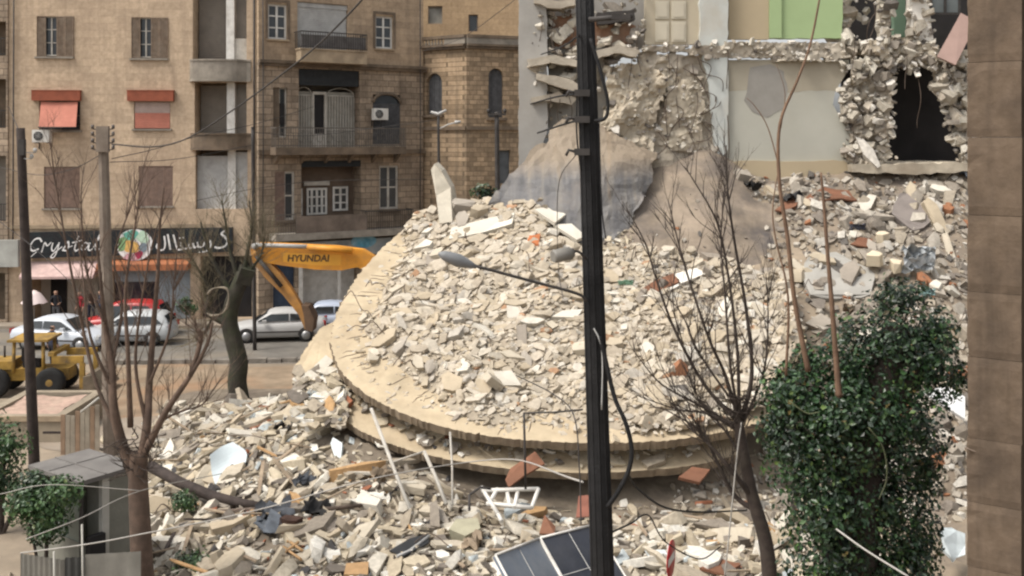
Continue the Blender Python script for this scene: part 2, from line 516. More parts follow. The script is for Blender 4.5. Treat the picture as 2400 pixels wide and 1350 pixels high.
# ================================================================ the honey-coloured apartment block on the left
FL = Facade(20, 51.2, 602, 52.2)
rL = FL.root('apartment_building', 'honey coloured stone apartment block with red awnings, standing above the black shop sign', 'building')
TOP = 19.5
holes = []
W1, W2 = FL.rect(86, 38, 170, 133), FL.rect(308, 41, 391, 137)
W3, W4 = FL.rect(92, 236, 188, 306), FL.rect(314, 238, 399, 302)
W5, W6 = FL.rect(103, 391, 187, 488), FL.rect(325, 389, 405, 483)
holes += [W1, W2, W3, W4, W5, W6]
LG = [FL.rect(452, -70, 578, 142), FL.rect(456, 192, 578, 313), FL.rect(458, 352, 580, 490)]
holes += [(*h, 1.5) for h in LG]
zs_ = FL.uz(300, 540)[1]
S1 = FL.rect(70, 650, 262, 752); S2 = FL.rect(266, 632, 446, 752); S3 = FL.rect(470, 600, 592, 752)
S1 = (S1[0], S1[1], .15, S1[3]); S2 = (S2[0], S2[1], .15, S2[3]); S3 = (S3[0], S3[1], .15, S3[3])
holes += [(*S1, 1.6), (*S2, .35), (*S3, .6)]
mb = MB(); holed_wall(mb, 0, FL.w, 0, TOP, holes, .22); shell(mb, 0, FL.w, 0, TOP, 12)
# balcony back walls
for h in LG:
    mb.box(h[0], h[1], 1.5, 1.55, h[2], h[3])
mb.build('wall', M_sand, rL)
for n_, (Wn, kind) in enumerate(((W1, 0), (W2, 1))):
    u0, u1, z0, z1 = Wn
    a, b = (.36, .62) if kind == 0 else (.34, .60)
    fr = casement(rL, u0 + (u1 - u0) * .2, u1 - (u1 - u0) * .22, z0 + .05, z1, 3, 3, .12, .06, M_offwhite)
    mb = MB(); mb.box(u0, u0 + (u1 - u0) * .2, .1, .16, z0, z1); mb.box(u1 - (u1 - u0) * .22, u1, .1, .16, z0, z1)
    mb.build('jamb', M_shutter, fr)
    mb = MB(); louvres(mb, u0 - .04, u0 + (u1 - u0) * .25, z0, z1, .02, mi=0); mb.build('shutter', M_shutter, fr)
    mb = MB(); louvres(mb, u0 + (u1 - u0) * .55, u0 + (u1 - u0) * .78, z0, z1, .0)
    louvres(mb, u0 + (u1 - u0) * .79, u1 + .06, z0 - .03, z1, -.05); mb.build('shutter', M_shutter, fr)
    sill(rL, u0, u1, z0, M_greytrim, .14, par=fr)
# windows with red roller boxes
for n_, Wn in enumerate((W3, W4)):
    u0, u1, z0, z1 = Wn
    fr = casement(rL, u0, u1, z0, z1, 2, 2, .14, .06, M_shutter)
    sill(rL, u0, u1, z0, M_greytrim, .12, par=fr)
    bx = FL.rect(*((78, 213, 191, 236) if n_ == 0 else (301, 213, 409, 237)))
    mb = MB(); mb.box(bx[0], bx[1], -.26, -.004, bx[2], bx[3]); mb.box(bx[0] - .02, bx[1] + .02, -.28, -.0, bx[3], bx[3] + .03)
    mb.build('shutter_box', M_redbox, rL)
    if n_ == 0:
        g = FL.rect(98, 238, 184, 298)
        mb = MB(); nx, nz = 10, 8
        vs = []
        for j in range(nz + 1):
            for i in range(nx + 1):
                t = j / nz
                u = g[0] + (g[1] - g[0]) * i / nx + .12 * t * (1 - 0)
                vs.append((u, -.12 - .62 * t + .03 * math.sin(3.1 * i / nx * 2) * t, g[3] + (g[2] - g[3]) * t - .04 * math.sin(math.pi * i / nx)))
        top = [(p[0], p[1] + .015, p[2] - .012) for p in vs]
        k = len(vs); W_ = nx + 1
        fs = [(j * W_ + i, (j + 1) * W_ + i, (j + 1) * W_ + i + 1, j * W_ + i + 1) for j in range(nz) for i in range(nx)]
        mb.add(vs, fs, 0, True); mb.add(top, [tuple(reversed(f)) for f in fs], 0, True)
        aw = mb.build('awning', M_awning, rL)
        mb = MB(); mb.tube([(g[0] + .1, -.76, g[2] - .02), (g[1] + .14, -.76, g[2] - .02)], .03, 8)
        mb.tube([(g[0] + .11, -.75, g[2]), (g[0] + .02, .0, g[2] + .15)], .015, 5); mb.tube([(g[1] + .13, -.75, g[2]), (g[1] + .1, .0, g[2] + .15)], .015, 5)
        mb.build('awning_arm', M_iron, aw)
    else:
        zm = z0 + (z1 - z0) * .58
        mb = MB(); slats(mb, u0 + .03, u1 - .03, zm, z1 - .02, .05, .09); mb.build('roller_blind', M_palecloth, rL)['label'] = 'faded pinkish upper half of the roller blind'
        mb = MB(); slats(mb, u0 + .03, u1 - .03, z0 + .02, zm, .03, .09); mb.build('roller_blind', M_awning, rL)['label'] = 'red lower half of the roller blind'
for n_, Wn in enumerate((W5, W6)):
    u0, u1, z0, z1 = Wn
    fr = casement(rL, u0, u1, z0, z1, 2, 2, .16, .06, M_shutter)
    mb = MB(); um = (u0 + u1) / 2
    if n_ == 0:
        slats(mb, u0 + .02, u1 - .02, z0 + .02, z1 - .02, .04, .08)
    else:
        louvres(mb, u0 + .02, u0 + (u1 - u0) * .25, z0, z1, .02); louvres(mb, u0 + (u1 - u0) * .26, um, z0, z1, .02)
        louvres(mb, um + .01, u0 + (u1 - u0) * .75, z0, z1, .02); louvres(mb, u0 + (u1 - u0) * .76, u1 - .02, z0, z1, .02)
    mb.build('shutter', M_shutterpink, fr)
    sill(rL, u0, u1, z0, M_greytrim, .12, par=fr)
# loggias with their parapets
par_rows = [(445, 140, 588, 186), (447, 312, 588, 346)]
for k, h in enumerate(LG):
    u0, u1, z0, z1 = h
    um = u0 + (u1 - u0) * .60
    mb = MB()
    if k < 2:
        slats(mb, u0 + .05, um, z0, z1 - .12, 1.2, .11)
        mb.build('roller_shutter', M_room, rL)
    else:
        mb.box(u0 + .02, um, .35, .40, z0, z1 - .3); mb.box(um + .1, u1 - .02, .30, .35, z0, z1 - .1)
        mb.build('glazed_screen', M_greymetal, rL)
    mb = MB(); mb.box(um + .02, um + .42, .15, .55, z0, z1)
    mb.build('pillar', M_whitepaint, rL)
    mb = MB()
    if k == 0:
        mb.box(um + .42, u1, .22, .26, z0, z0 + 1.15)
        mb.build('balcony_panel', M_offwhite, rL)
    mb = MB(); louvres(mb, um + .44, u1 - .02, z0 + (1.2 if k == 0 else .02), z1 - .1, .5); mb.build('shutter', M_room, rL)
for (x0, y0, x1, y1) in par_rows:
    u0, u1, z0, z1 = FL.rect(x0, y0, x1, y1)
    mb = MB(); n = 14
    pts = []
    for i in range(n + 1):
        t = i / n
        pts.append((u0 + (u1 - u0) * t, -.05 - .5 * math.sin(math.pi * min(1, t * 1.15)) ** .5 if 0 < t * 1.15 < 1 else -.05))
    pl = [(p[0], p[1], z0) for p in pts] + [(u1, .2, z0), (u0, .2, z0)]
    mb.prism(pl, (0, 0, z1 - z0 - .09))
    pl2 = [(p[0] + 0.0, p[1] - .05, z1 - .088) for p in pts] + [(u1, .2, z1 - .088), (u0, .2, z1 - .088)]
    mb.prism(pl2, (0, 0, .088))
    pl3 = [(p[0] + 0.0, p[1] - .07, z0 - .12) for p in pts] + [(u1, .2, z0 - .12), (u0, .2, z0 - .12)]
    mb.prism(pl3, (0, 0, .118))
    mb.build('parapet', M_ledge if y0 > 200 else M_greytrim, rL)
# wall above the sign, cornice line, the drain pipe
mb = MB(); u0, z = FL.uz(60, 535); mb.box(.1, FL.w - 2.2, -.12, -.003, z - .02, z + .16); mb.build('string_course', M_trim, rL)
mb = MB(); mb.tube([(FL.w - .12, -.09, 19), (FL.w - .12, -.09, 4.2)], .05, 8); mb.build('drain_pipe', M_iron, rL)
mb = MB(); mb.tube([(.3, -.1, 19), (.26, -.1, 8), (.25, -.1, 3.8)], .035, 6); mb.build('drain_pipe', M_iron, rL)
# ---- ground floor shop
M_signblack = mat('sign_black', (0.014, 0.014, 0.016), 0.5, 0.5, 6, 0, dirt=(0.02, 0.05, 0.055), dirt_amt=0.35)
M_signwhite = mat('sign_white', (0.75, 0.74, 0.72), 0.5, 0.05, 5, 0)
M_pinkaw = mat('pale_pink_canopy', (0.50, 0.36, 0.33), 0.8, 0.2, 4, 0.2, dirt=(0.35, 0.22, 0.2), dirt_amt=0.5)
M_orangeaw = mat('orange_brown_canopy', (0.33, 0.125, 0.055), 0.75, 0.25, 3, 0.2, dirt=(0.2, 0.08, 0.05), dirt_amt=0.5)
M_shopwall = mat('shop_inside', (0.42, 0.37, 0.31), 0.9, 0.15, 1, 0.1)
mb = MB(); mb.box(S1[0], S1[1], 1.5, 1.58, S1[2], S1[3]); mb.build('shop_back_wall', M_shopwall, rL)
for a_, b_ in ((S1[0] + .5, S1[0] + 1.3), (S1[1] - 1.1, S1[1] - .2)):
    mb = MB(); mb.box(a_, b_, 1.44, 1.498, .15, 2.3); mb.build('shop_doorway', M_dark, rL)
mb = MB(); um = S2[0] + (S2[1] - S2[0]) * .56
slats(mb, um, S2[1] - .03, .16, S2[3], .12, .14); mb.build('roller_door', mat('blue_grey_roller', (0.26, 0.29, 0.31), 0.6, 0.15, 3, 0.1), rL)
mb = MB(); zw = .15 + .62
slats(mb, S2[0] + .03, um - .02, S2[3] - .62, S2[3], .10, .14); mb.build('roller_door', MATS['blue_grey_roller'], rL)
mb = MB(); mb.box(S2[0], um - .02, .25, .3, .15, S2[3] - .62); mb.build('display_window', mat('display_glass', (0.035, 0.032, 0.036), 0.25, 0.6, 3, 0, dirt=(0.10, 0.04, 0.05), dirt_amt=0.6), rL)
mb = MB(); mb.box(S3[0], S3[1], .55, .6, S3[2], S3[3]); mb.build('shop_doorway', M_dark, rL)
g = FL.rect(62, 612, 232, 648)
mb = MB(); mb.prism([(g[0], -.05, g[3]), (g[0], -.95, g[2] + .12), (g[0], -.95, g[2]), (g[0], -.05, g[2] + .2)], (g[1] - g[0], 0, 0)); mb.build('canopy', M_pinkaw, rL)['label'] = 'pale pink shop canopy'
g = FL.rect(236, 606, 448, 630)
mb = MB(); mb.prism([(g[0], -.05, g[3]), (g[0], -.75, g[2] + .3), (g[0], -.75, g[2]), (g[0], -.05, g[2] + .02)], (g[1] - g[0], 0, 0)); mb.build('canopy', M_orangeaw, rL)['label'] = 'orange brown shop canopy'

# ---- the shop sign: white lettering on black, a round painted picture between
gs = FL.uz(62, 576, -.3); ge = FL.uz(545, 563, -.3)
p0 = Vector((FL.A.x, FL.A.y, 0)) + Vector((FL.d.x, FL.d.y, 0)) * gs[0] - Vector((FL.n.x, FL.n.y, 0)) * .3
rS = thing('shop_sign', 'long black shop sign with white lettering reading Crystal and a round painted picture', 'sign', (p0.x, p0.y, 0), FL.rz)
SW = ge[0] - gs[0]
K = SW / (545 - 62)                                   # metres per photo pixel along the sign
def sg(px, py):                                       # sign-local position of a photo position
    u, z = FL.uz(px, py, -.3)
    return u - gs[0], z
b = [sg(62, 545), sg(545, 533), sg(545, 590), sg(62, 606)]
mb = MB(); mb.prism([(u, 0, z) for u, z in b], (0, .22, 0)); mb.build('sign_board', M_signblack, rS)
def strokes(root, name, ls, wd, m, label=None, y=-.012):
    mb = MB()
    for l, wf in ls:
        P = [Vector((*sg(*q), 0)) for q in l]
        P = spline([(p.x, p.y, 0) for p in P], 6) if len(P) > 2 else P
        n = len(P); vs = []
        for i, p in enumerate(P):
            t = (P[min(i + 1, n - 1)] - P[max(i - 1, 0)]); t = t.normalized() if t.length > 1e-6 else Vector((1, 0, 0))
            nn = Vector((-t.y, t.x, 0))
            # a broad pen held aslant
            hw = wd * wf * (.55 + .45 * abs(nn.x * .6 + nn.y * .8))
            vs += [(p.x + nn.x * hw, y, p.y + nn.y * hw), (p.x - nn.x * hw, y, p.y - nn.y * hw)]
        fs = [(2 * i, 2 * i + 1, 2 * i + 3, 2 * i + 2) for i in range(n - 1)]
        mb.add(vs, fs)
        mb.add([(v[0], v[1] + .011, v[2]) for v in vs], [tuple(reversed(f)) for f in fs])
    o = mb.build(name, m, root)
    if label: o['label'] = label
    return o
strokes(rS, 'lettering', [
    ([(98, 567), (93, 559), (82, 561), (73, 572), (71, 582), (78, 588), (91, 583)], 1.1), ([(86, 590), (78, 597), (69, 605)], .7),
    ([(97, 592), (103, 573), (106, 569), (111, 576), (120, 568)], .9), ([(103, 573), (98, 590)], 1),
    ([(124, 569), (121, 583), (126, 588), (137, 572)], .9), ([(139, 568), (134, 588), (126, 603), (119, 602), (128, 592), (146, 578)], .9),
    ([(146, 588), (155, 573), (160, 566), (161, 577), (156, 587), (148, 586)], 1), ([(160, 580), (170, 576)], .6),
    ([(184, 553), (176, 578), (177, 588), (186, 583)], 1), ([(169, 569), (193, 563)], .8),
    ([(209, 571), (199, 569), (191, 579), (195, 586), (204, 580), (211, 569), (207, 584), (213, 586), (221, 577)], .95),
    ([(221, 577), (234, 556), (238, 549), (233, 551), (224, 577), (226, 586), (236, 582)], .95)], .040, M_signwhite, 'white script word Crystal')
strokes(rS, 'lettering', [
    ([(533, 537), (519, 547), (528, 556), (533, 565), (528, 576), (514, 581), (503, 579)], 1.15), ([(527, 541), (519, 548)], .9),
    ([(492, 563), (494, 574), (489, 585), (477, 591)], 1),
    ([(480, 566), (476, 577), (469, 579)], 1), ([(469, 579), (464, 577), (463, 567)], 1), ([(463, 577), (456, 580), (452, 570)], 1), ([(453, 579), (445, 582), (442, 571)], 1),
    ([(443, 581), (430, 583), (424, 575), (424, 568)], 1), ([(430, 583), (418, 585), (414, 578), (406, 550)], 1.05),
    ([(393, 549), (396, 565), (399, 585)], 1.1), ([(385, 553), (387, 572), (384, 584), (374, 586), (367, 578), (369, 571)], 1.05)], .044, M_signwhite, 'white Arabic lettering')
strokes(rS, 'dots', [([(420, 558), (424, 558)], 1.3), ([(428, 557), (432, 557)], 1.3), ([(474, 590), (477, 590)], 1.2), ([(466, 591), (469, 591)], 1.2)], .034, M_signwhite)
def disc(root, name, cx, cy, rx, ry, m, y, n=28, wob=0.0, seed=0, label=None):
    rg = random.Random(seed); ph = rg.uniform(0, 6)
    u, z = sg(cx, cy); mb = MB()
    mb.prism([(u + rx * K * math.cos(a) * (1 + wob * math.sin(3 * a + ph)), y, z + ry * K * math.sin(a) * (1 + wob * math.sin(2 * a + ph))) for a in [2 * math.pi * k / n for k in range(n)]], (0, .006, 0))
    o = mb.build(name, m, root)
    if label: o['label'] = label
    return o
pic = disc(rS, 'round_picture', 316, 574, 43, 38, M_signwhite, -.010)
paints = [('teal', (0.12, 0.38, 0.30), 307, 552, 17, 13), ('green', (0.20, 0.34, 0.16), 287, 572, 12, 20), ('orange', (0.62, 0.38, 0.12), 308, 578, 17, 18),
          ('pink', (0.58, 0.33, 0.36), 308, 602, 18, 9), ('mint', (0.45, 0.60, 0.46), 335, 556, 14, 14), ('slate', (0.18, 0.22, 0.25), 336, 580, 10, 10), ('crimson', (0.30, 0.03, 0.07), 326, 597, 9, 9)]
for i, (nm, col, cx, cy, rx, ry) in enumerate(paints):
    u, z = sg(cx, cy); mb = MB(); yy = -.018 - .003 * i
    mb.prism([(u + rx * K * math.cos(a) * (1 + .2 * math.sin(3 * a + i)), yy, z + ry * K * math.sin(a) * (1 + .2 * math.sin(2 * a + i))) for a in [2 * math.pi * k / 20 for k in range(20)]], (0, .004, 0))
    mb.build('colour_patch', mat('sign_' + nm, col, 0.5, 0.25, 8, 0), pic)

# ================================================================ the old stone house in the middle
FM = Facade(606, 51.9, 992, 57.2)
rM = FM.root('old_house', 'weathered brown stone house with railed balconies and white windows, behind the yellow digger arm', 'building')
TOPM = 20.0
hm = {}
hm['a'] = FM.rect(628, 10, 673, 92); hm['roll'] = FM.rect(697, 8, 815, 122); hm['b'] = FM.rect(880, 38, 921, 114)
hm['log1'] = FM.rect(700, 163, 842, 345); hm['c'] = FM.rect(640, 205, 674, 322); hm['d'] = FM.rect(874, 222, 938, 338)
hm['log2'] = FM.rect(706, 376, 846, 548); hm['e'] = FM.rect(644, 402, 691, 516); hm['f'] = FM.rect(889, 388, 934, 490)
hm['shop'] = FM.rect(700, 610, 850, 752); hm['shop'] = (hm['shop'][0], hm['shop'][1], .15, hm['shop'][3])
hm['door'] = FM.rect(640, 612, 692, 752); hm['door'] = (hm['door'][0], hm['door'][1], .15, hm['door'][3])
zled = FM.uz(610, 146)[1]
deep = {'log1': 1.6, 'log2': 1.6, 'shop': 1.2, 'door': .3}
mb = MB(); holed_wall(mb, 0, FM.w, 0, zled, [(*v, deep.get(k, .25)) for k, v in hm.items() if v[3] < zled + .1], .25); shell(mb, 0, FM.w, 0, zled, 12)
for k in ('log1', 'log2'):
    v = hm[k]; 
mb.build('wall', M_mid, rM)
mb = MB(); holed_wall(mb, 0, FM.w, zled, TOPM, [(*v, deep.get(k, .25)) for k, v in hm.items() if v[2] > zled], .25, y=-.003); shell(mb, 0, FM.w, zled + .02, TOPM, 12); mb.build('wall', M_midup, rM)
mb = MB(); mb.box(-.05, FM.w + .1, -.22, -.006, zled - .16, zled - .02); mb.box(-.05, FM.w + .1, -.32, -.006, zled - .018, zled + .14); mb.build('cornice', M_ledge, rM)
z2 = FM.uz(610, 358)[1]
mb = MB(); mb.box(-.05, FM.w + .05, -.16, -.004, z2 - .1, z2 + .14); mb.build('string_course', M_ledge, rM)
for k in ('a', 'b'):
    u0, u1, z0, z1 = hm[k]
    fr = casement(rM, u0, u1, z0, z1, 2, 3, .12, .1, M_whitepaint); sill(rM, u0, u1, z0, M_trim, .12, par=fr)
    mb = MB(); mb.box(u0 - .14, u0 - .005, -.05, -.005, z0, z1 + .1); mb.box(u1 + .005, u1 + .14, -.05, -.005, z0, z1 + .1); mb.box(u0 - .14, u1 + .14, -.05, -.005, z1 + .103, z1 + .24); mb.build('surround', M_ledge, fr)
u0, u1, z0, z1 = hm['roll']
mb = MB(); slats(mb, u0 + .03, u1 - .03, z0, z1 - .25, .12, .1); mb.box(u0, u1, .08, .25, z1 - .25, z1 - .02); mb.build('roller_shutter', M_greymetal, rM)
# top balcony
ub0, ub1, zb0, zb1 = FM.rect(696, 122, 850, 150, -.45)
mb = MB(); mb.box(ub0, ub1, -1.0, -.33, zb0 + .02, zb1 + .02); mb.box(ub0 - .05, ub1 + .05, -1.05, -.33, zb1 + .022, zb1 + .09); mb.build('balcony_floor', M_trim, rM)
railing(rM, ub0, ub1, zb1 + .09, zb1 + .98, -.98, M_iron, name='railing', ends=.9)
mb = MB(); mb.box(ub0 + .05, ub1 - .05, -.93, -.9, zb1 + .2, zb1 + .8); mb.build('railing_panel', mat('faded_sheet', (0.13, 0.12, 0.115), .8, .3, 3, .2), rM)
# middle loggia
def back_wall(v, y, m, items):
    u0, u1, z0, z1 = v
    mb = MB(); mb.box(u0, u1, y, y + .08, z0, z1); mb.build('loggia_wall', m, rM)
back_wall(hm['log1'], 1.5, M_room, None); back_wall(hm['log2'], 1.5, M_mid, None)
u0, u1, z0, z1 = hm['log1']; zh = z1 - (z1 - z0) * .21
mb = MB(); mb.box(u0, u1, .06, .10, zh, z1 - .02); mb.build('loggia_shadow_strip', mat('recess_shadow_black', (0.022, 0.024, 0.026), .7, .3, 3, .1), rM)  # black strip painted in for the shadow at the top of the recess
L_ = u1 - u0
mb = MB()                                             # white lattice screen with three arches, set just inside the opening
for a, b_ in ((.02, .27), (.52, .98)):
    ua, ub_ = u0 + L_ * a, u0 + L_ * b_
    n = 6 if b_ < .5 else 10
    for k in range(n + 1):
        u = ua + (ub_ - ua) * k / n
        mb.box(u - .02, u + .02, .5, .54, z0, zh - .5)
    for zz in (z0 + .9, zh - .52):
        mb.box(ua, ub_, .497, .543, zz, zz + .05)
    c = (ua + ub_) / 2; rr = (ub_ - ua) / 2
    mb.tube([(c + rr * math.cos(t * math.pi / 12), .52, zh - .5 + .42 * math.sin(t * math.pi / 12)) for t in range(13)], .03, 5)
mb.build('lattice_screen', M_offwhite, rM)
mb = MB(); mb.box(u0 + .02 * L_, u0 + .27 * L_, .56, .6, z0, zh - .3); mb.box(u0 + .52 * L_, u1 - .02 * L_, .56, .6, z0, zh - .3); mb.build('lattice_backing', mat('dusty_glazing', (0.25, 0.235, 0.2), .5, .25, 2, 0), rM)
d = (u0 + .31 * L_, u0 + .48 * L_)
mb = MB(); mb.box(d[0] - .1, d[0], .48, .6, z0, zh - .45); mb.box(d[1], d[1] + .1, .48, .6, z0, zh - .45); mb.box(d[0] - .1, d[1] + .1, .47, .6, zh - .45, zh - .3); dr = mb.build('door', M_offwhite, rM)
mb = MB(); mb.box(d[0], d[1], .58, .62, z0, zh - .45); mb.build('doorway', M_dark, dr)
mb = MB(); mb.box(d[0], d[1], .55, .575, z0, z0 + .7); mb.build('door_panel', M_offwhite, dr)
u0, u1, z0, z1 = hm['c']
fr = casement(rM, u0, u1, z0, z1, 2, 2, .18, .08, M_offwhite)
mb = MB(); louvres(mb, u0 - .02, u0 + .35, z0, z1, .05); mb.build('shutter', M_ledge, fr)
mb = MB(); mb.box(u0 + .38, u1 - .12, .1, .13, z0 + .7, z0 + 1.75); mb.build('doorway', M_dark, fr)
u0, u1, z0, z1 = hm['d']
M_dkshut = mat('slate_shutter', (0.075, 0.075, 0.078), .75, .3, 4, .2)
mb = MB(); um = (u0 + u1) / 2
louvres(mb, u0, um - .01, z0, z1 - .5, .05); louvres(mb, um + .01, u1, z0, z1 - .5, .05); sh_ = mb.build('shutter', M_dkshut, rM)
mb = MB()
arc = [(um + (u1 - u0) / 2 * math.cos(t * math.pi / 12), .08, z1 - .5 + .5 * math.sin(t * math.pi / 12)) for t in range(13)]
mb.prism(arc, (0, .05, 0)); mb.build('fanlight', M_pane, sh_)
mb = MB()
mb.tube([(p[0], -.02, p[2] + .06) for p in arc], .09, 6)
mb.build('arch_surround', M_ledge, sh_)
# long middle balcony
ub0, ub1, zb0, zb1 = FM.rect(638, 345, 942, 362, -.45)
mb = MB(); mb.box(ub0, ub1, -.95, -.17, zb0, zb1)
for k in range(6):
    u = ub0 + .3 + (ub1 - ub0 - .6) * k / 5
    mb.prism([(u - .08, -.17, zb0 - .003), (u - .08, -.8, zb0 - .003), (u - .08, -.17, zb0 - .45)], (.16, 0, 0))
mb.build('balcony_floor', M_ledge, rM)
railing(rM, ub0 + .02, ub1 - .02, zb1, zb1 + 1.02, -.92, mat('grey_iron', (.12, .105, .09), .7, .3, 5, .1), name='railing', curl=True, ends=.75)
# lower loggia
u0, u1, z0, z1 = hm['log2']; L_ = u1 - u0
mb = MB(); mb.box(u0, u1, .05, .12, z1 - .34, z1 - .02); mb.build('loggia_shadow_strip', MATS['recess_shadow_black'], rM)  # same black strip, standing for shadow under the lower recess ceiling
for a, b_, y0, y1, cc in ((.20, .54, 440, 502, 4), (.64, .90, 438, 495, 2), (.0, .13, 440, 502, 1)):
    za, zb = FM.uz(770, y1, .9)[1], FM.uz(770, y0, .9)[1]
    casement(rM, u0 + L_ * a, u0 + L_ * b_, za, zb, cc, 3, .9, .11, M_whitepaint)
mb = MB(); mb.box(u0, u1, .98, 1.05, z0, z1 - .3); mb.build('loggia_screen', mat('umber_panel', (0.13, 0.095, 0.07), .85, .25, 2, .2), rM)
mb = MB(); mb.box(u0 + L_ * .15, u0 + L_ * .58, .86, .97, FM.uz(770, 434, .9)[1], FM.uz(770, 424, .9)[1]); mb.build('lintel', M_offwhite, rM)
for k in ('e', 'f'):
    u0, u1, z0, z1 = hm[k]
    fr = casement(rM, u0, u1, z0, z1, 2, 2, .1, .11, M_offwhite, name='window')
    if k == 'e':
        mb = MB(); louvres(mb, u0 - .02, u0 + (u1 - u0) * .5, z0, z1, .02); mb.build('shutter', M_shutterpink, fr)
    sill(rM, u0, u1, z0, M_ledge, .16, .12, par=fr)
ub0, ub1, zb0, zb1 = FM.rect(638, 540, 960, 556, -.45)
mb = MB(); mb.box(ub0, ub1, -.95, -.004, zb0, zb1); mb.build('balcony_floor', M_greytrim, rM)
mb = MB(); mb.box(ub0 + 1.1, ub1 - 2.8, -.93, -.83, zb1 + .003, zb1 + .85); mb.build('balcony_parapet', mat('umber_cement', (0.16, 0.125, 0.10), .9, .3, 1.5, .4), rM)
railing(rM, ub0 + .02, ub0 + 1.08, zb1, zb1 + 1.0, -.9, MATS['grey_iron']); railing(rM, ub1 - 2.78, ub1 - .02, zb1, zb1 + 1.0, -.9, M_iron, ends=.8)
# fascia, shop front
za, zb = FM.uz(720, 604)[1], FM.uz(720, 562)[1]
mb = MB(); mb.box(.2, FM.w - .3, -.3, -.005, za, zb - .1); mb.build('shop_fascia', mat('blue_grey_fascia', (0.20, 0.23, 0.25), .7, .3, 1.5, .1, dirt=(.42, .42, .4), dirt_amt=.7), rM)
mb = MB(); u, z = FM.uz(868, 565); mb.prism([(u - .55 + .75 * math.cos(a) , -.33, z + .05 + .36 * math.sin(a)) for a in [2 * math.pi * k / 24 for k in range(24)]], (0, .027, 0)); mb.build('sign_panel', mat('sky_blue_sign', (0.10, 0.30, 0.42), .5, .35, 3, 0, dirt=(.4, .5, .55), dirt_amt=.6), rM)
u0, u1, z0, z1 = hm['shop']
mb = MB(); mb.box(u0, u1, 1.1, 1.2, z0, z1); mb.build('shop_back_wall', M_whitepaint, rM)
mb = MB(); mb.box(u0, u0 + .22, -.02, .1, z0, z1); mb.box(u0 + 2.2, u0 + 2.35, -.02, .1, z0, z1); mb.build('shop_frame', M_whitepaint, rM)
u0, u1, z0, z1 = hm['door']
mb = MB(); mb.box(u0 + .02, u1 - .02, .2, .26, z0, z1); mb.build('door', mat('navy_door', (0.035, 0.05, 0.08), .6, .3, 3, .1), rM)
# pipes on the wall
for u_ in (.12, FM.w - .35):
    mb = MB(); mb.tube([(u_, -.26, 19), (u_ + .03, -.26, 9), (u_, -.26, 4.5)], .03, 5); mb.build('drain_pipe', M_iron, rM)

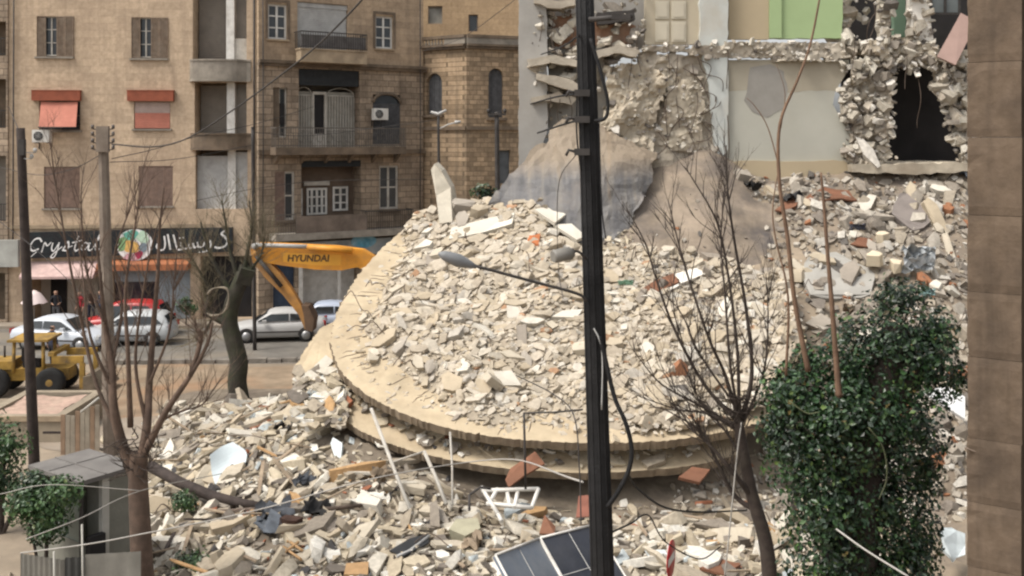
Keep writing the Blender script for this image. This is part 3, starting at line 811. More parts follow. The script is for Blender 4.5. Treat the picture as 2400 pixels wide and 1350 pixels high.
# ================================================================ the corner bay with its parapet, and the blocks behind
rT = thing('corner_tower', 'ochre stone corner bay with arched windows and balustraded parapet, right of the old house', 'building', (0, 0, 0))
T1 = Facade(990, 57.4, 1093, 55.6); T2 = Facade(1093, 55.6, 1250, 57.0)
def wl(fc, u, y, z):
    return (fc.A.x + fc.d.x * u + fc.n.x * y, fc.A.y + fc.d.y * u + fc.n.y * y, z)
ztop = T2.uz(1110, 108)[1]; zpar = T2.uz(1110, 84)[1]
for fc, arch, low in ((T1, (1000, 172, 1036, 268), None), (T2, (1145, 160, 1180, 275), (1168, 352, 1196, 430))):
    a = fc.rect(*arch); a = (max(a[0], .3), a[1], a[2], a[3]); hs_ = [(*a, .3)]
    if low: lo = fc.rect(*low); hs_.append((*lo, .25))
    mb = MB(); holed_wall(mb, 0, fc.w, 0, ztop, hs_)
    mb.v = [wl(fc, *p) for p in mb.v]; mb.build('wall', M_tower, rT)
    um, r_ = (a[0] + a[1]) / 2, (a[1] - a[0]) / 2
    mb = MB()                                        # stone spandrels closing the corners above the arch
    arcp = [(um + r_ * math.cos(t * math.pi / 16), a[3] - r_ + r_ * math.sin(t * math.pi / 16)) for t in range(17)]
    for half in (arcp[:9], arcp[8:]):
        cor = (half[0][0], a[3]) if half is arcp[:9] else None
        c_u = a[1] if half[0][0] > um + 1e-3 else a[0]
        poly = [(c_u, .004, a[3])] + [(u, .004, z) for u, z in (half if c_u == a[1] else half)]
        mb.prism(poly, (0, .25, 0))
    mb.v = [wl(fc, *p) for p in mb.v]; mb.build('arch_stones', M_tower, rT)
    mb = MB(); mb.box(a[0], a[1], .22, .28, a[2], a[3]); 
    for k in range(1, 3):
        u = a[0] + (a[1] - a[0]) * k / 3; mb.box(u - .03, u + .03, .19, .22, a[2], a[3] - .1)
    mb.v = [wl(fc, *p) for p in mb.v]; wn = mb.build('arched_window', M_dkshut, rT)
    mb = MB(); mb.box(a[0] - .15, a[1] + .15, -.2, -.003, a[2] - .16, a[2] - .02); mb.v = [wl(fc, *p) for p in mb.v]; mb.build('sill', M_ledge, wn)
    if low:
        mb = MB(); mb.box(lo[0], lo[1], .2, .25, lo[2], lo[3]); mb.v = [wl(fc, *p) for p in mb.v]; mb.build('window', mat('blue_grey_pane', (.10, .11, .12), .4, .3, 2, 0), rT)
    zb = fc.uz(1110, 300)[1]
    for nm_, bx_ in (('string_course', [(0, fc.w, -.13, -.003, zb - .1, zb + .1)]), ('cornice', [(0, fc.w, -.3, .3, ztop + .002, ztop + .12), (0, fc.w, -.18, -.003, ztop - .14, ztop)]), ('coping', [(0, fc.w, -.22, .05, zpar - .1, zpar + .06)])):
        mb = MB()
        for q_ in bx_: mb.box(*q_)
        mb.v = [wl(fc, *p) for p in mb.v]; mb.build(nm_, M_ledge, rT)
    mb = MB(); n = int(fc.w / .22)
    for k in range(n):
        u = fc.w * (k + .5) / n
        if fc is T2 or k > n * .5:
            if fc is T1: continue
            mb.box(fc.w * k / n, fc.w * (k + 1) / n, -.16, .02, ztop + .12, zpar - .1)
        else:
            Mx = Matrix.Translation((u, -.07, ztop + .12)); hgt_ = zpar - .1 - ztop - .12
            mb.lathe([(.05, 0), (.07, hgt_ * .25), (.035, hgt_ * .6), (.06, hgt_)], 8, 0, Mx)
    if fc is T1: mb.box(fc.w * .55, fc.w, -.16, .02, ztop + .12, zpar - .1)
    mb.v = [wl(fc, *p) for p in mb.v]; mb.build('balustrade', M_greytrim, rT)
mb = MB(); mb.add([(T1.A.x, T1.A.y, ztop + .1), (T1.B.x, T1.B.y, ztop + .1), (T2.B.x, T2.B.y, ztop + .1), (T2.B.x, 66, ztop + .1), (T1.A.x, 66, ztop + .1)], [(0, 1, 2, 3, 4)]); mb.build('roof', M_ledge, rT)

FB = Facade(960, 67.0, 1262, 67.0)
rB = FB.root('rear_apartment_building', 'plain beige block with one small window, rising behind the balustraded parapet', 'building')
wb = FB.rect(1003, 14, 1037, 56); wb2 = FB.rect(1098, 34, 1120, 74)
mb = MB(); holed_wall(mb, 0, FB.w, 0, 22, [wb, wb2]); shell(mb, 0, FB.w, 0, 22, 8); mb.build('wall', stone('beige_render', (0.40, 0.29, 0.18), (0.27, 0.19, 0.12), bw=.9, rh=.4, mortar=.006, var=.08), rB)
casement(rB, *wb, 1, 1, .15, .1, M_greytrim, mat('pale_blind', (.22, .215, .19), .7, .2, 2, 0))
casement(rB, *wb2, 1, 1, .15, .06, M_shutter)

FX = Facade(-260, 50.9, 18, 51.1)
rX = FX.root('corner_building', 'dark sided neighbouring building with shaded balconies at the left edge of the view', 'building')
hx = [FX.rect(-60, 50, 14, 130), FX.rect(-60, 185, 14, 300), FX.rect(-60, 365, 14, 520), FX.rect(-60, 640, 12, 752)]
mb = MB(); holed_wall(mb, 0, FX.w, 0, 19, [(*h, .9) for h in hx]); shell(mb, 0, FX.w, 0, 19, 9); mb.build('wall', M_mid, rX)
for k, h in enumerate(hx):
    mb = MB(); mb.box(h[0], h[1], .85, .9, h[2], h[3]); mb.build('balcony_back', M_ledge if k != 2 else M_room, rX)
    if k < 3: railing(rX, h[0], h[1], h[2], h[2] + .9, .08, M_iron)
mb = MB(); g = FX.rect(-120, 562, 46, 625, -.4); mb.box(g[0], g[1], -.6, -.35, g[2], g[3]); mb.build('blank_fascia', mat('pale_fascia', (.36, .36, .33), .7, .15, 2, .1, dirt=(.25, .24, .22), dirt_amt=.5), rX)

air_conditioner(FL, 106, 319, 'white air conditioner box under the sloping red awning', 'air conditioners on the facades')
air_conditioner(FM, 882, 268, 'white air conditioner box beside the dark arched shutters of the old house', 'air conditioners on the facades')

# ================================================================ the brown stone pier close by on the right
FP = Facade(2266, 12.0, 2394, 11.68)
rP = FP.root('stone_pier', 'tall brown stone block pier close by at the right edge', 'pier')
mb = MB(); z = 0.0; rg = random.Random(17)
while z < 13:                                            # stacked blocks, each a little out of line, with chipped edges
    h_ = rg.uniform(.72, .98); o_ = rg.uniform(-.008, .008); n = 9
    vs = []
    for j in range(n + 1):
        for (u, y) in ((0, 0), (.02, -.012), (FP.w * .3, -.012), (FP.w * .62, -.012), (FP.w, -.012), (FP.w, .8), (0, .8)):
            e = (.012 if j in (0, n) else 0); k = max(0, rg.gauss(0, .006)) if (u, y) in ((0, 0), (.02, -.012)) else 0
            vs.append((u + o_ + k, y + e + k + rg.uniform(-.001, .001), z + h_ * j / n * .994))
    m_ = 7
    fs = [(j * m_ + i, j * m_ + (i + 1) % m_, (j + 1) * m_ + (i + 1) % m_, (j + 1) * m_ + i) for j in range(n) for i in range(m_)] + [tuple(range(m_ - 1, -1, -1)), tuple(n * m_ + i for i in range(m_))]
    mb.add(vs, fs); z += h_
mb.build('shaft', M_pillar, rP)
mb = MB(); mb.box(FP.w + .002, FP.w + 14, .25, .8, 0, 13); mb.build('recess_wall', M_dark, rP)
# ================================================================ the rubble: shapes shared by every heap
nrng = np.random.default_rng(11)
rng = random.Random(11)
def _protos(n, flat, seed, npts=11):
    """closed broken pieces with sharp corners, unit size"""
    rg = random.Random(seed); out = []
    for _ in range(n):
        bm = bmesh.new()
        k = rg.randint(npts - 3, npts + 2)
        # a broken slab: an irregular polygon with slanting broken edges
        m = rg.randint(4, 6); ph = rg.uniform(0, 6)
        for i in range(m):
            a = ph + 2 * math.pi * (i + rg.uniform(-.28, .28)) / m
            r_ = rg.uniform(.36, .56)
            bm.verts.new((r_ * math.cos(a), r_ * math.sin(a), .5 * flat + rg.uniform(-.06, .06) * flat))
            r2 = r_ * rg.uniform(.78, 1.12); a += rg.uniform(-.12, .12)
            bm.verts.new((r2 * math.cos(a), r2 * math.sin(a), -.5 * flat + rg.uniform(-.06, .06) * flat))
        for _k in range(max(0, k - 9)):
            bm.verts.new((rg.uniform(-.3, .3), rg.uniform(-.3, .3), rg.choice((-1, 1)) * flat * rg.uniform(.45, .68)))
        bmesh.ops.convex_hull(bm, input=bm.verts)
        bmesh.ops.delete(bm, geom=[v for v in bm.verts if not v.link_faces], context='VERTS')
        bm.verts.index_update()
        out.append((np.array([v.co[:] for v in bm.verts]), [tuple(v.index for v in f.verts) for f in bm.faces]))
        bm.free()
    return out
P_SLAB = _protos(48, .34, 1)
P_BLOCK = _protos(48, .62, 2, 13)
P_PLATE = _protos(24, .12, 3)
def _rot(n, tilt, yaw):
    """matrix taking z to the normal n, spun by yaw and tipped by tilt about a random axis"""
    q = Vector((0, 0, 1)).rotation_difference(Vector(n))
    ax = Vector((math.cos(yaw * 3.1), math.sin(yaw * 3.1), 0))
    return np.array((q.to_matrix() @ Matrix.Rotation(tilt, 3, ax) @ Matrix.Rotation(yaw, 3, 'Z')))
def put_piece(mb, proto, p, s, n, tilt, yaw, mi=0, sub=0.25):
    v, f = proto
    M = _rot(n, tilt, yaw)
    w_ = (v * np.array(s)) @ M.T + np.array(p)
    mb.add([tuple(q) for q in w_], f, mi)

# ---------------------------------------------------------------- the tilted floor slab: plane, outline, heights
SL_N = Vector((0, -0.462, 1)).normalized()
def plane_z(X, Y): return 1.8 + 0.462 * (Y - 24.5)
def on_slab(px, py, drop=0.0):
    k = (py - HY) / F
    Y = (H - 1.8 + drop + 0.462 * 24.5) / (0.462 + k)
    return Vector(((px - 1200) * Y / F, Y, H - k * Y))
OUT_PX = [(985, 507), (958, 527), (930, 551), (898, 580), (868, 612), (842, 643), (820, 675), (803, 705), (788, 738), (778, 775), (776, 810), (788, 850), (808, 882), (832, 905),
          (862, 927), (895, 946), (940, 968), (990, 987), (1050, 1004), (1110, 1017), (1180, 1027), (1250, 1033), (1300, 1036), (1380, 1039), (1450, 1039), (1540, 1035), (1620, 1026), (1720, 1008), (1800, 985)]
OUTL = [on_slab(*p) for p in OUT_PX] + [Vector((x, y, plane_z(0, y))) for x, y in ((8.2, 28.5), (8.4, 31.2), (5.5, 32.3), (2.6, 32.9), (1.4, 34.2), (-1.0, 35.3))]
_OX = np.array([(p.x, p.y) for p in OUTL])
def dist_out(X, Y):
    """signed distance to the slab outline in plan, positive inside"""
    a = _OX; b = np.roll(_OX, -1, 0); p = np.array((X, Y))
    ab = b - a; t = np.clip(((p - a) * ab).sum(1) / (ab * ab).sum(1), 0, 1)
    d = np.sqrt((((a + ab * t[:, None]) - p) ** 2).sum(1)).min()
    ins = False; n = len(a)
    for i in range(n):
        (x0, y0), (x1, y1) = a[i], b[i]
        if (y0 > Y) != (y1 > Y) and X < (x1 - x0) * (Y - y0) / (y1 - y0) + x0: ins = not ins
    return d if ins else -d
def nz(x, y, z, s): return noise.noise(Vector((x * s, y * s, z)))
def slope_right(X, Y):
    h = .15 + .70 * max(0, Y - 25.3)
    h = min(h, 8.0 + .03 * (Y - 36)) + 1.35 * math.exp(-((X - 6.0) / 1.9) ** 2 - ((Y - 36.4) / 1.9) ** 2)
    return h + .35 * nz(X, Y, 3, .5) + .18 * nz(X, Y, 7, 1.3)
def base_h(X, Y):
    d = dist_out(X, Y)
    left = smooth(-X, -1.0, 4.5)                       # 0 in front, 1 on the left flank
    edge = .12 * (1 - left) + 1.35 * left
    fall = 3.4 * (1 - left) + 5.4 * left
    if d < 0:
        t = min(1, -d / fall)
        h = edge * (1 - t) ** 1.25 + .22 * (1 - smooth(-d, fall, fall + 4.5))
    else:
        h = min(plane_z(X, Y) - 1.25, edge + .55 * d)
    if Y > 35.2 and X < 3: h *= max(0.0, 1 - (Y - 35.2) / 3)
    bk = smooth(X, .2, 2.2) * smooth(Y, 31.0, 32.4)
    if bk > 0: h = max(h, bk * (min(8.1, 5.05 + .74 * (Y - 32.2)) + .25 * nz(X, Y, 4, .6) + .10 * nz(X, Y, 5, 2.0)))
    w_ = smooth(X, 4.6, 8.0)
    h = h * (1 - w_) + w_ * max(slope_right(X, Y), h * (1 - w_))
    # nothing on the pavement at the far left front
    toe = -8.3 - .33 * (Y - 22)
    h *= smooth(X, toe, toe + 2.2)
    if h < .004: return -.06
    return max(h + (.16 * nz(X, Y, 1, .8) + .08 * nz(X, Y, 2, 2.2)) * min(1, h * 1.5), -.06)
def slab_h(X, Y):
    d = dist_out(X, Y)
    rim = .14 + .55 * smooth(-X, .5, 4.0) + .5 * nz(X, Y, 9, .8) - 1.6 * smooth(X, 2.5, 5) - 1.2 * smooth(Y, 32.5, 34.5)
    t = smooth(d, rim, rim + 1.3)
    h = plane_z(X, Y) - .06 + t * (.30 + .24 * nz(X, Y, 5, .55) + .17 * nz(X, Y, 6, 1.4) + .10 * nz(X + .6 * Y, Y, 4, 3.0))
    pk = math.exp(-(((X - .3) / 1.5) ** 2 + ((Y - 34.6) / 1.4) ** 2)); pk2 = math.exp(-(((X - 1.2) / 3.2) ** 2 + ((Y - 31.5) / 2.6) ** 2))
    h += t * (.42 * pk + .25 * pk2)
    if X > 4.0:
        w_ = smooth(X, 4.0, 7.5); h = max(h, (slope_right(X, Y) + .12) * w_ + h * (1 - w_)); t = max(t, w_)
    return h, t
def grid_mesh(mb, x0, x1, y0, y1, st, fn, keep=None, mi=0):
    nx, ny = int((x1 - x0) / st), int((y1 - y0) / st)
    idx = {}; vs = []
    for j in range(ny + 1):
        for i in range(nx + 1):
            x, y = x0 + i * st, y0 + j * st
            if keep is None or keep(x, y):
                idx[(i, j)] = len(vs); vs.append((x, y, fn(x, y)))
    fs = []
    for j in range(ny):
        for i in range(nx):
            k = [idx.get(q) for q in ((i, j), (i + 1, j), (i + 1, j + 1), (i, j + 1))]
            if None not in k: fs.append(tuple(k))
    mb.add(vs, fs, mi, True)
def nrm(fn, X, Y, e=.2):
    return Vector((fn(X - e, Y) - fn(X + e, Y), fn(X, Y - e) - fn(X, Y + e), 2 * e)).normalized()

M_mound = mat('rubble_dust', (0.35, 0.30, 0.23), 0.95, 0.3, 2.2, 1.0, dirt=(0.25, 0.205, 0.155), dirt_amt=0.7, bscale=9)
M_heap = mat('heap_gap_shade', (0.17, 0.14, 0.105), 0.95, 0.4, 2.2, 1.0, dirt=(0.10, 0.08, 0.065), dirt_amt=0.7, bscale=9)  # heap base, darkened to carry the shade in gaps and under the slabs
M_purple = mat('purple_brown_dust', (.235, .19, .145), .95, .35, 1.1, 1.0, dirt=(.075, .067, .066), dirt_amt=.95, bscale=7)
M_slope = mat('brown_dust', (0.23, 0.185, 0.135), 0.95, 0.35, 0.9, 0.8, dirt=(0.14, 0.118, 0.105), dirt_amt=0.8, bscale=8)
M_slab = mat('beige_floor_slab', (0.43, 0.35, 0.24), 0.92, 0.2, 1.4, 0.9, dirt=(0.31, 0.235, 0.15), dirt_amt=0.6, bscale=7)
PALE = [(0, (.42, .365, .29)), (.2, (.375, .32, .245)), (.42, (.45, .40, .325)), (.58, (.335, .285, .22)), (.72, (.40, .335, .245)), (.86, (.37, .335, .285)), (.93, (.52, .48, .41)), (.965, (.25, .215, .175)), (.988, (.33, .20, .12))]
M_bits = bits('pale_rubble', PALE, var=.22, scale=9)
M_bits2 = bits('mixed_rubble', [(0, (.39, .34, .265)), (.16, (.30, .255, .195)), (.30, (.47, .43, .36)), (.46, (.35, .295, .215)), (.58, (.21, .18, .145)), (.68, (.42, .36, .265)), (.79, (.57, .54, .48)), (.87, (.14, .12, .10)), (.93, (.34, .37, .375)), (.95, (.36, .225, .11)), (.963, (.25, .10, .055)), (.975, (.06, .056, .055)), (.99, (.50, .54, .54))], var=.22, scale=9)
M_bits3 = bits('grey_rubble', [(0, (.29, .255, .21)), (.18, (.22, .19, .155)), (.35, (.36, .325, .275)), (.52, (.29, .25, .195)), (.68, (.18, .155, .13)), (.84, (.44, .41, .36)), (.93, (.25, .115, .06)), (.95, (.10, .09, .08))], var=.22, scale=9)
M_white = mat('white_plaster', (0.70, 0.665, 0.60), 0.85, 0.1, 2, 0.3, dirt=(.5, .43, .33), dirt_amt=.5)

def dusty(x, y):
    return ((x - 5.0 - .3 * (35 - y)) / 3.9) ** 2 + ((y - 34.9) / 2.9) ** 2 + .45 * nz(x, y, 8, .9) < 1
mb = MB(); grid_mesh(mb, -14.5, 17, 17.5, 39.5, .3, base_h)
# its colour changes from the heap base, darkened for gap shade, to the brown slope on the right
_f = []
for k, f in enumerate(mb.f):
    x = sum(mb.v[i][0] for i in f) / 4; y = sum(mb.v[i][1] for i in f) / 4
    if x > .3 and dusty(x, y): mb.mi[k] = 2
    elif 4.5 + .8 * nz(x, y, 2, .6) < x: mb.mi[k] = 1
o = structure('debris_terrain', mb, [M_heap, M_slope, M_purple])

# ---------------------------------------------------------------- the two curved slabs
def slab_obj(name, outline, thick, label, mats):
    mb = MB()
    top = [tuple(p) for p in outline]; n = len(top)
    bot = [(p[0] - SL_N.x * thick, p[1] - SL_N.y * thick, p[2] - SL_N.z * thick) for p in top]
    mb.add(top + bot, [tuple(range(n))], 0)
    mb.f.append(tuple(range(2 * n - 1, n - 1, -1))); mb.mi.append(0); mb.sm.append(False)
    for i in range(n):
        j = (i + 1) % n
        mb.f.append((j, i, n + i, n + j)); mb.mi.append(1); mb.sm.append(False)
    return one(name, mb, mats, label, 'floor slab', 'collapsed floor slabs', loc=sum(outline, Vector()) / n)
def ragged(ol, amt, seed):
    """outline with more points and a chipped edge"""
    rg = random.Random(seed); out = []
    pts = spline(ol[:29], 11)
    for p in pts:
        big = 3.2 if rg.random() < .06 else 1.0
        q = p + Vector((rg.uniform(-1, 1), rg.uniform(-.2, 1), 0)) * amt * big; q.z = p.z + (q.y - p.y) * .462; out.append(q)
    return out + list(ol[29:])
M_edge = mat('slab_edge_shaded', (0.24, 0.19, 0.135), 0.95, 0.3, 3, 0.6, dirt=(.18, .14, .10), dirt_amt=.7)  # slab colour darkened on the side faces, shade put into the paint
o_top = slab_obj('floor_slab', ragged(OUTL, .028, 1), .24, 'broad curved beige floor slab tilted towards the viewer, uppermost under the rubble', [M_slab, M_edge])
LOW_PX = [(772, 760), (752, 770), (728, 800), (706, 836), (690, 872), (730, 905), (765, 930), (785, 962), (815, 990), (850, 1012), (900, 1035), (950, 1052), (1000, 1066), (1080, 1082), (1180, 1097), (1300, 1106), (1400, 1108), (1500, 1103), (1600, 1094), (1660, 1084), (1740, 1062)]
DROP = .82
low = [on_slab(*p, drop=DROP) for p in LOW_PX]
low = [p + Vector((0, 0, 0)) for p in low]
_l = spline(low, 11)
rg_ = random.Random(8)
_l = [Vector((p.x + rg_.uniform(-.03, .03), p.y + rg_.uniform(-.03, .03), p.z)) for p in _l]
back = [Vector((7.2, 29, plane_z(0, 29) - DROP)), Vector((5, 33, plane_z(0, 33) - DROP)), Vector((-2.5, 33, plane_z(0, 33) - DROP))]
slab_obj('floor_slab', _l + back, .22, 'curved beige floor slab jutting out below the uppermost tilted slab', [M_slab, M_edge])

mb = MB(); rg_ = random.Random(40)
for k in range(34):                                     # open joints across the bare rim, drawn as thin dark lines
    px = rg_.uniform(0, 1); i = rg_.randrange(2, 22); a = OUTL[i].lerp(OUTL[i + 1], rg_.random()); c = Vector((2.0, 30.5, 0)); dv = Vector((c.x - a.x, c.y - a.y, 0)).normalized()
    s0 = rg_.uniform(.05, .7); L = rg_.uniform(.25, .8); pts = []
    for j in range(5):
        q = a + dv * (s0 + L * j / 4) + Vector((rg_.uniform(-.04, .04), rg_.uniform(-.04, .04), 0)); pts.append((q.x, q.y, plane_z(q.x, q.y) + .002))
    mb.tube(pts, [.004, .012, .014, .010, .003], 4)
cr = mb.build('cracks', mat('crack_dark', (.11, .085, .06), .95, .3, 5, .3), o_top, world=True)

# ---------------------------------------------------------------- loose rubble: the small stuff in three masses, the large pieces each on its own
def visible(p, m=60):
    x = 1200 + F * p[0] / p[1]; y = HY + F * (H - p[2]) / p[1]
    return -m < x < 2400 + m and y < 1350 + m
stuff_slab = MB()
grid_mesh(stuff_slab, -6.3, 8.7, 24.3, 36.3, .14, lambda x, y: slab_h(x, y)[0], keep=lambda x, y: dist_out(x, y) > (.32 if x < 4 else .05), mi=1)
for k, f in enumerate(stuff_slab.f):
    x = sum(stuff_slab.v[i][0] for i in f) / 4; y = sum(stuff_slab.v[i][1] for i in f) / 4
    if x > 1.6 and dusty(x, y): stuff_slab.mi[k] = 2
    elif x > 5.0 + .8 * nz(x, y, 2, .6): stuff_slab.mi[k] = 3
n = 0
while n < 15500:
    X, Y = rng.uniform(-6, 8.5), rng.uniform(24.4, 36)
    z, t = slab_h(X, Y)
    if dist_out(X, Y) < .12 or rng.random() > t + .16: continue
    if X > 1.6 and dusty(X, Y) and rng.random() < .93: continue
    if t < .5: s = .05 + rng.expovariate(1 / .05)
    else: s = min(.5, .05 + rng.expovariate(1 / .08))
    pr = rng.choice(P_SLAB if rng.random() < .75 else P_BLOCK)
    nn = nrm(lambda a, b: slab_h(a, b)[0], X, Y) + Vector((0, -.25, 0))
    put_piece(stuff_slab, pr, (X, Y, z + .10 * s + rng.uniform(-.02, .05)), (s * rng.uniform(.9, 1.9), s * rng.uniform(.55, 1.0), s * rng.uniform(.6, 1.2)), nn.normalized(), rng.gauss(0, .30), .35 + rng.gauss(0, .6) + (math.pi if rng.random() < .5 else 0))
    n += 1
one('rubble', stuff_slab, [M_bits, M_mound, M_purple, M_slope], 'pale broken masonry covering the tilted curved floor slab', 'rubble', kind='stuff')

stuff_front = MB(); n = 0
while n < 10500:
    X, Y = rng.uniform(-12.2, 8.5), rng.uniform(20.5, 35)
    d = dist_out(X, Y)
    if d > .25 or (X > 4 and Y > 27): continue
    if Y < 27.5 and d > -1.0 and rng.random() < .78: continue
    z = base_h(X, Y)
    if z < .02 and rng.random() < .93: continue
    if X < -8.0 - .33 * (Y - 22) and rng.random() < .8: continue
    if not visible((X, Y, z)): continue
    s = min(.6, .05 + rng.expovariate(1 / .105))
    pr = rng.choice(P_SLAB if rng.random() < .68 else P_PLATE if rng.random() < .5 else P_BLOCK)
    nn = nrm(base_h, X, Y)
    put_piece(stuff_front, pr, (X, Y, max(z, 0) + .16 * s), (s * rng.uniform(.9, 2.4), s * rng.uniform(.4, 1.0), s * rng.uniform(.6, 1.1)), nn, rng.gauss(0, .5), rng.uniform(0, 6.28))
    n += 1
for k in range(380):                                    # crushed floor filling between the two slabs
    i = rng.randrange(6, 27); a = OUTL[i].lerp(OUTL[i + 1], rng.random())
    c = Vector((2.5, 31, 0)); dv = Vector((c.x - a.x, c.y - a.y, 0)).normalized()
    q = a + dv * rng.uniform(.28, 1.2); zz = plane_z(q.x, q.y) - DROP + rng.uniform(.0, .10)
    s = .06 + rng.expovariate(1 / .1)
    put_piece(stuff_front, rng.choice(P_SLAB), (q.x, q.y, zz), (s * 1.5, s, s * .8), SL_N, rng.gauss(0, .4), rng.uniform(0, 6.28))
for k in range(520):
    q = on_slab(rng.uniform(690, 812), rng.uniform(885, 1010), drop=.82); s = min(.4, .05 + rng.expovariate(1 / .1))
    put_piece(stuff_front, rng.choice(P_SLAB), (q.x, q.y, q.z + .3 * s + rng.uniform(0, .12)), (s * 1.6, s, s), SL_N, rng.gauss(0, .5), rng.uniform(0, 6.28))
one('rubble', stuff_front, [M_bits2], 'small broken stone, plaster and splinters heaped at the foot of the collapsed slabs', 'rubble', kind='stuff')

stuff_right = MB(); n = 0
while n < 6200:
    X, Y = rng.uniform(4.0, 17), rng.uniform(24.5, 36.6)
    z = base_h(X, Y)
    if not visible((X, Y, z)): continue
    # the dust slope in the middle stays nearly bare
    bare = .92 if dusty(X, Y) else 0
    bare = max(bare, .8 * math.exp(-(((X - 7.9) / 1.5) ** 2 + ((Y - 31.0) / 2.6) ** 2)))
    if rng.random() < bare * 1.05: continue
    if X < 7.5 and dist_out(X, Y) > .8: z = max(z, slab_h(X, Y)[0])
    s = min(.6, .05 + rng.expovariate(1 / (.07 if X < 9 else .115)))
    pr = rng.choice(P_SLAB if rng.random() < .35 else P_BLOCK)
    nn = nrm(base_h, X, Y)
    put_piece(stuff_right, pr, (X, Y, z + .1 * s), (s * rng.uniform(.9, 1.6), s * rng.uniform(.7, 1.0), s * rng.uniform(.6, 1.1)), nn, rng.gauss(0, .5), rng.uniform(0, 6.28))
    n += 1
one('rubble', stuff_right, [M_bits3], 'grey broken masonry spilling down the slope below the torn building', 'rubble', kind='stuff')

def col_mats(prefix, cols):
    return [mat('%s_%s' % (prefix, nm), c, .9, .2, 3, .5, dirt=dk(c, .62), dirt_amt=.5) for nm, c in cols]
BIG = col_mats('piece', [('cream', (.45, .395, .31)), ('buff', (.39, .33, .245)), ('white', (.56, .52, .445)), ('grey', (.34, .30, .25)), ('sand', (.41, .34, .245)), ('ash', (.27, .235, .195))])
def big_pieces(n, region, hfn, label, group, protos, smin, smax, name, sink=.1, tilt=.3, wts=None, aspect=(1.0, 1.9)):
    k = 0; tries = 0
    while k < n and tries < 200000:
        tries += 1
        X, Y = region()
        z = hfn(X, Y)
        if z is None or not visible((X, Y, z), -10): continue
        s = smin + (smax - smin) * rng.random() ** 2.2
        mb = MB(); v, f = rng.choice(protos)
        put_piece(mb, (v, f), (0, 0, 0), (s * rng.uniform(*aspect), s * rng.uniform(.6, .9), s * rng.uniform(.55, .95)), nrm(lambda a, b: hfn(a, b) or 0, X, Y), rng.gauss(0, tilt), rng.uniform(0, 6.28))
        o = mb.build(name, rng.choices(BIG, wts)[0]); o.location = (X, Y, z + s * sink + .05)
        tag(o, label, 'rubble piece', group); k += 1
def reg_slab():
    while True:
        X, Y = rng.uniform(-5.5, 7.5), rng.uniform(24.8, 35.8)
        if dist_out(X, Y) > 1.2 - .5 * rng.random() and not (X > 1.6 and dusty(X, Y)): return X, Y
def reg_front():
    while True:
        X, Y = rng.uniform(-10.5, 8), rng.uniform(20.8, 33)
        if dist_out(X, Y) < (-1.0 if Y < 26.5 else -.15) and not (X > 4.5 and Y > 26.5): return X, Y
def reg_right():
    return rng.uniform(7.5, 16), rng.uniform(27, 36.3)
big_pieces(110, reg_slab, lambda x, y: slab_h(x, y)[0], 'pale broken slab piece lying on the tilted curved floor slab', 'broken pieces on the tilted slab', P_SLAB, .34, .72, 'rubble_piece', tilt=.25, wts=(4, 3, 2.5, 2, 3, 1))
big_pieces(120, reg_front, base_h, 'pale broken stone block in the heap at the foot of the slabs', 'broken blocks at the foot of the slabs', P_SLAB + P_PLATE + P_BLOCK[:12], .34, .8, 'rubble_piece', tilt=.5, wts=(4, 3, 4, 2, 3, 1), aspect=(1.1, 2.6))
big_pieces(70, reg_right, base_h, 'grey broken masonry block on the slope under the torn building', 'broken blocks on the right slope', P_BLOCK + P_SLAB, .34, .8, 'rubble_piece', tilt=.5, wts=(2, 2, 2, 4, 1, 4))

def surf(X, Y):
    h = base_h(X, Y)
    if dist_out(X, Y) > .1: h = max(h, slab_h(X, Y)[0])
    return h
def atr(px, py, Y, lift=.14):
    """the photo position at distance Y, or on the rubble surface where that lies nearer"""
    y_ = 19.0
    while y_ < Y + .3:
        p = at(px, py, y_)
        if p.z < surf(p.x, p.y) + lift:
            for _ in range(4):
                y_ -= .08; p = at(px, py, y_)
                if p.z > surf(p.x, p.y) + lift: break
            return at(px, py, min(Y, y_))
        y_ += .3
    return at(px, py, Y)
# ================================================================ the torn apartment building on the right
FR = Facade(1215, 36.4, 2300, 36.4)
rR = FR.root('torn_building', 'torn open apartment building with exposed green, cream and pale grey room walls', 'building')
M_cream = mat('cream_wall', (0.44, 0.385, 0.29), 0.9, 0.07, .8, 0.15, dirt=(.34, .28, .2), dirt_amt=.4)
M_creamdoor = mat('cream_panel', (0.50, 0.455, 0.36), 0.8, 0.06, .8, 0.1, dirt=(.38, .33, .26), dirt_amt=.4)
M_tanwall = mat('tan_wall', (0.41, 0.335, 0.225), 0.9, 0.06, .6, 0.1)
M_green = mat('green_wall', (0.33, 0.43, 0.225), 0.9, 0.07, .7, 0.1, dirt=(.26, .34, .18), dirt_amt=.35)
M_palegreen = mat('pale_grey_green_wall', (0.41, 0.40, 0.345), 0.9, 0.07, .5, 0.15, dirt=(.33, .31, .25), dirt_amt=.5)
M_rough = mat('rough_plaster', (0.38, 0.335, 0.27), 0.95, 0.28, 1.3, 0.9, dirt=(.24, .20, .155), dirt_amt=.75, bscale=8)
M_beigeplaster = mat('beige_torn_plaster', (0.44, 0.385, 0.30), 0.95, 0.25, 1.6, 0.9, dirt=(.27, .22, .165), dirt_amt=.7, bscale=7)
M_bluewhite = mat('blue_white_plaster', (0.47, 0.49, 0.465), 0.9, 0.1, 1.2, 0.2, dirt=(.42, .36, .28), dirt_amt=.6)
M_greycol = mat('grey_column', (0.34, 0.325, 0.30), 0.9, 0.12, 1.0, 0.3, dirt=(.25, .23, .2), dirt_amt=.5)
M_patch = mat('bare_cement_patch', (0.265, 0.25, 0.225), 0.9, 0.12, 1.5, 0.3)
M_rebar = mat('rusty_steel', (0.085, 0.062, 0.048), 0.8, 0.4, 6, 0.2)
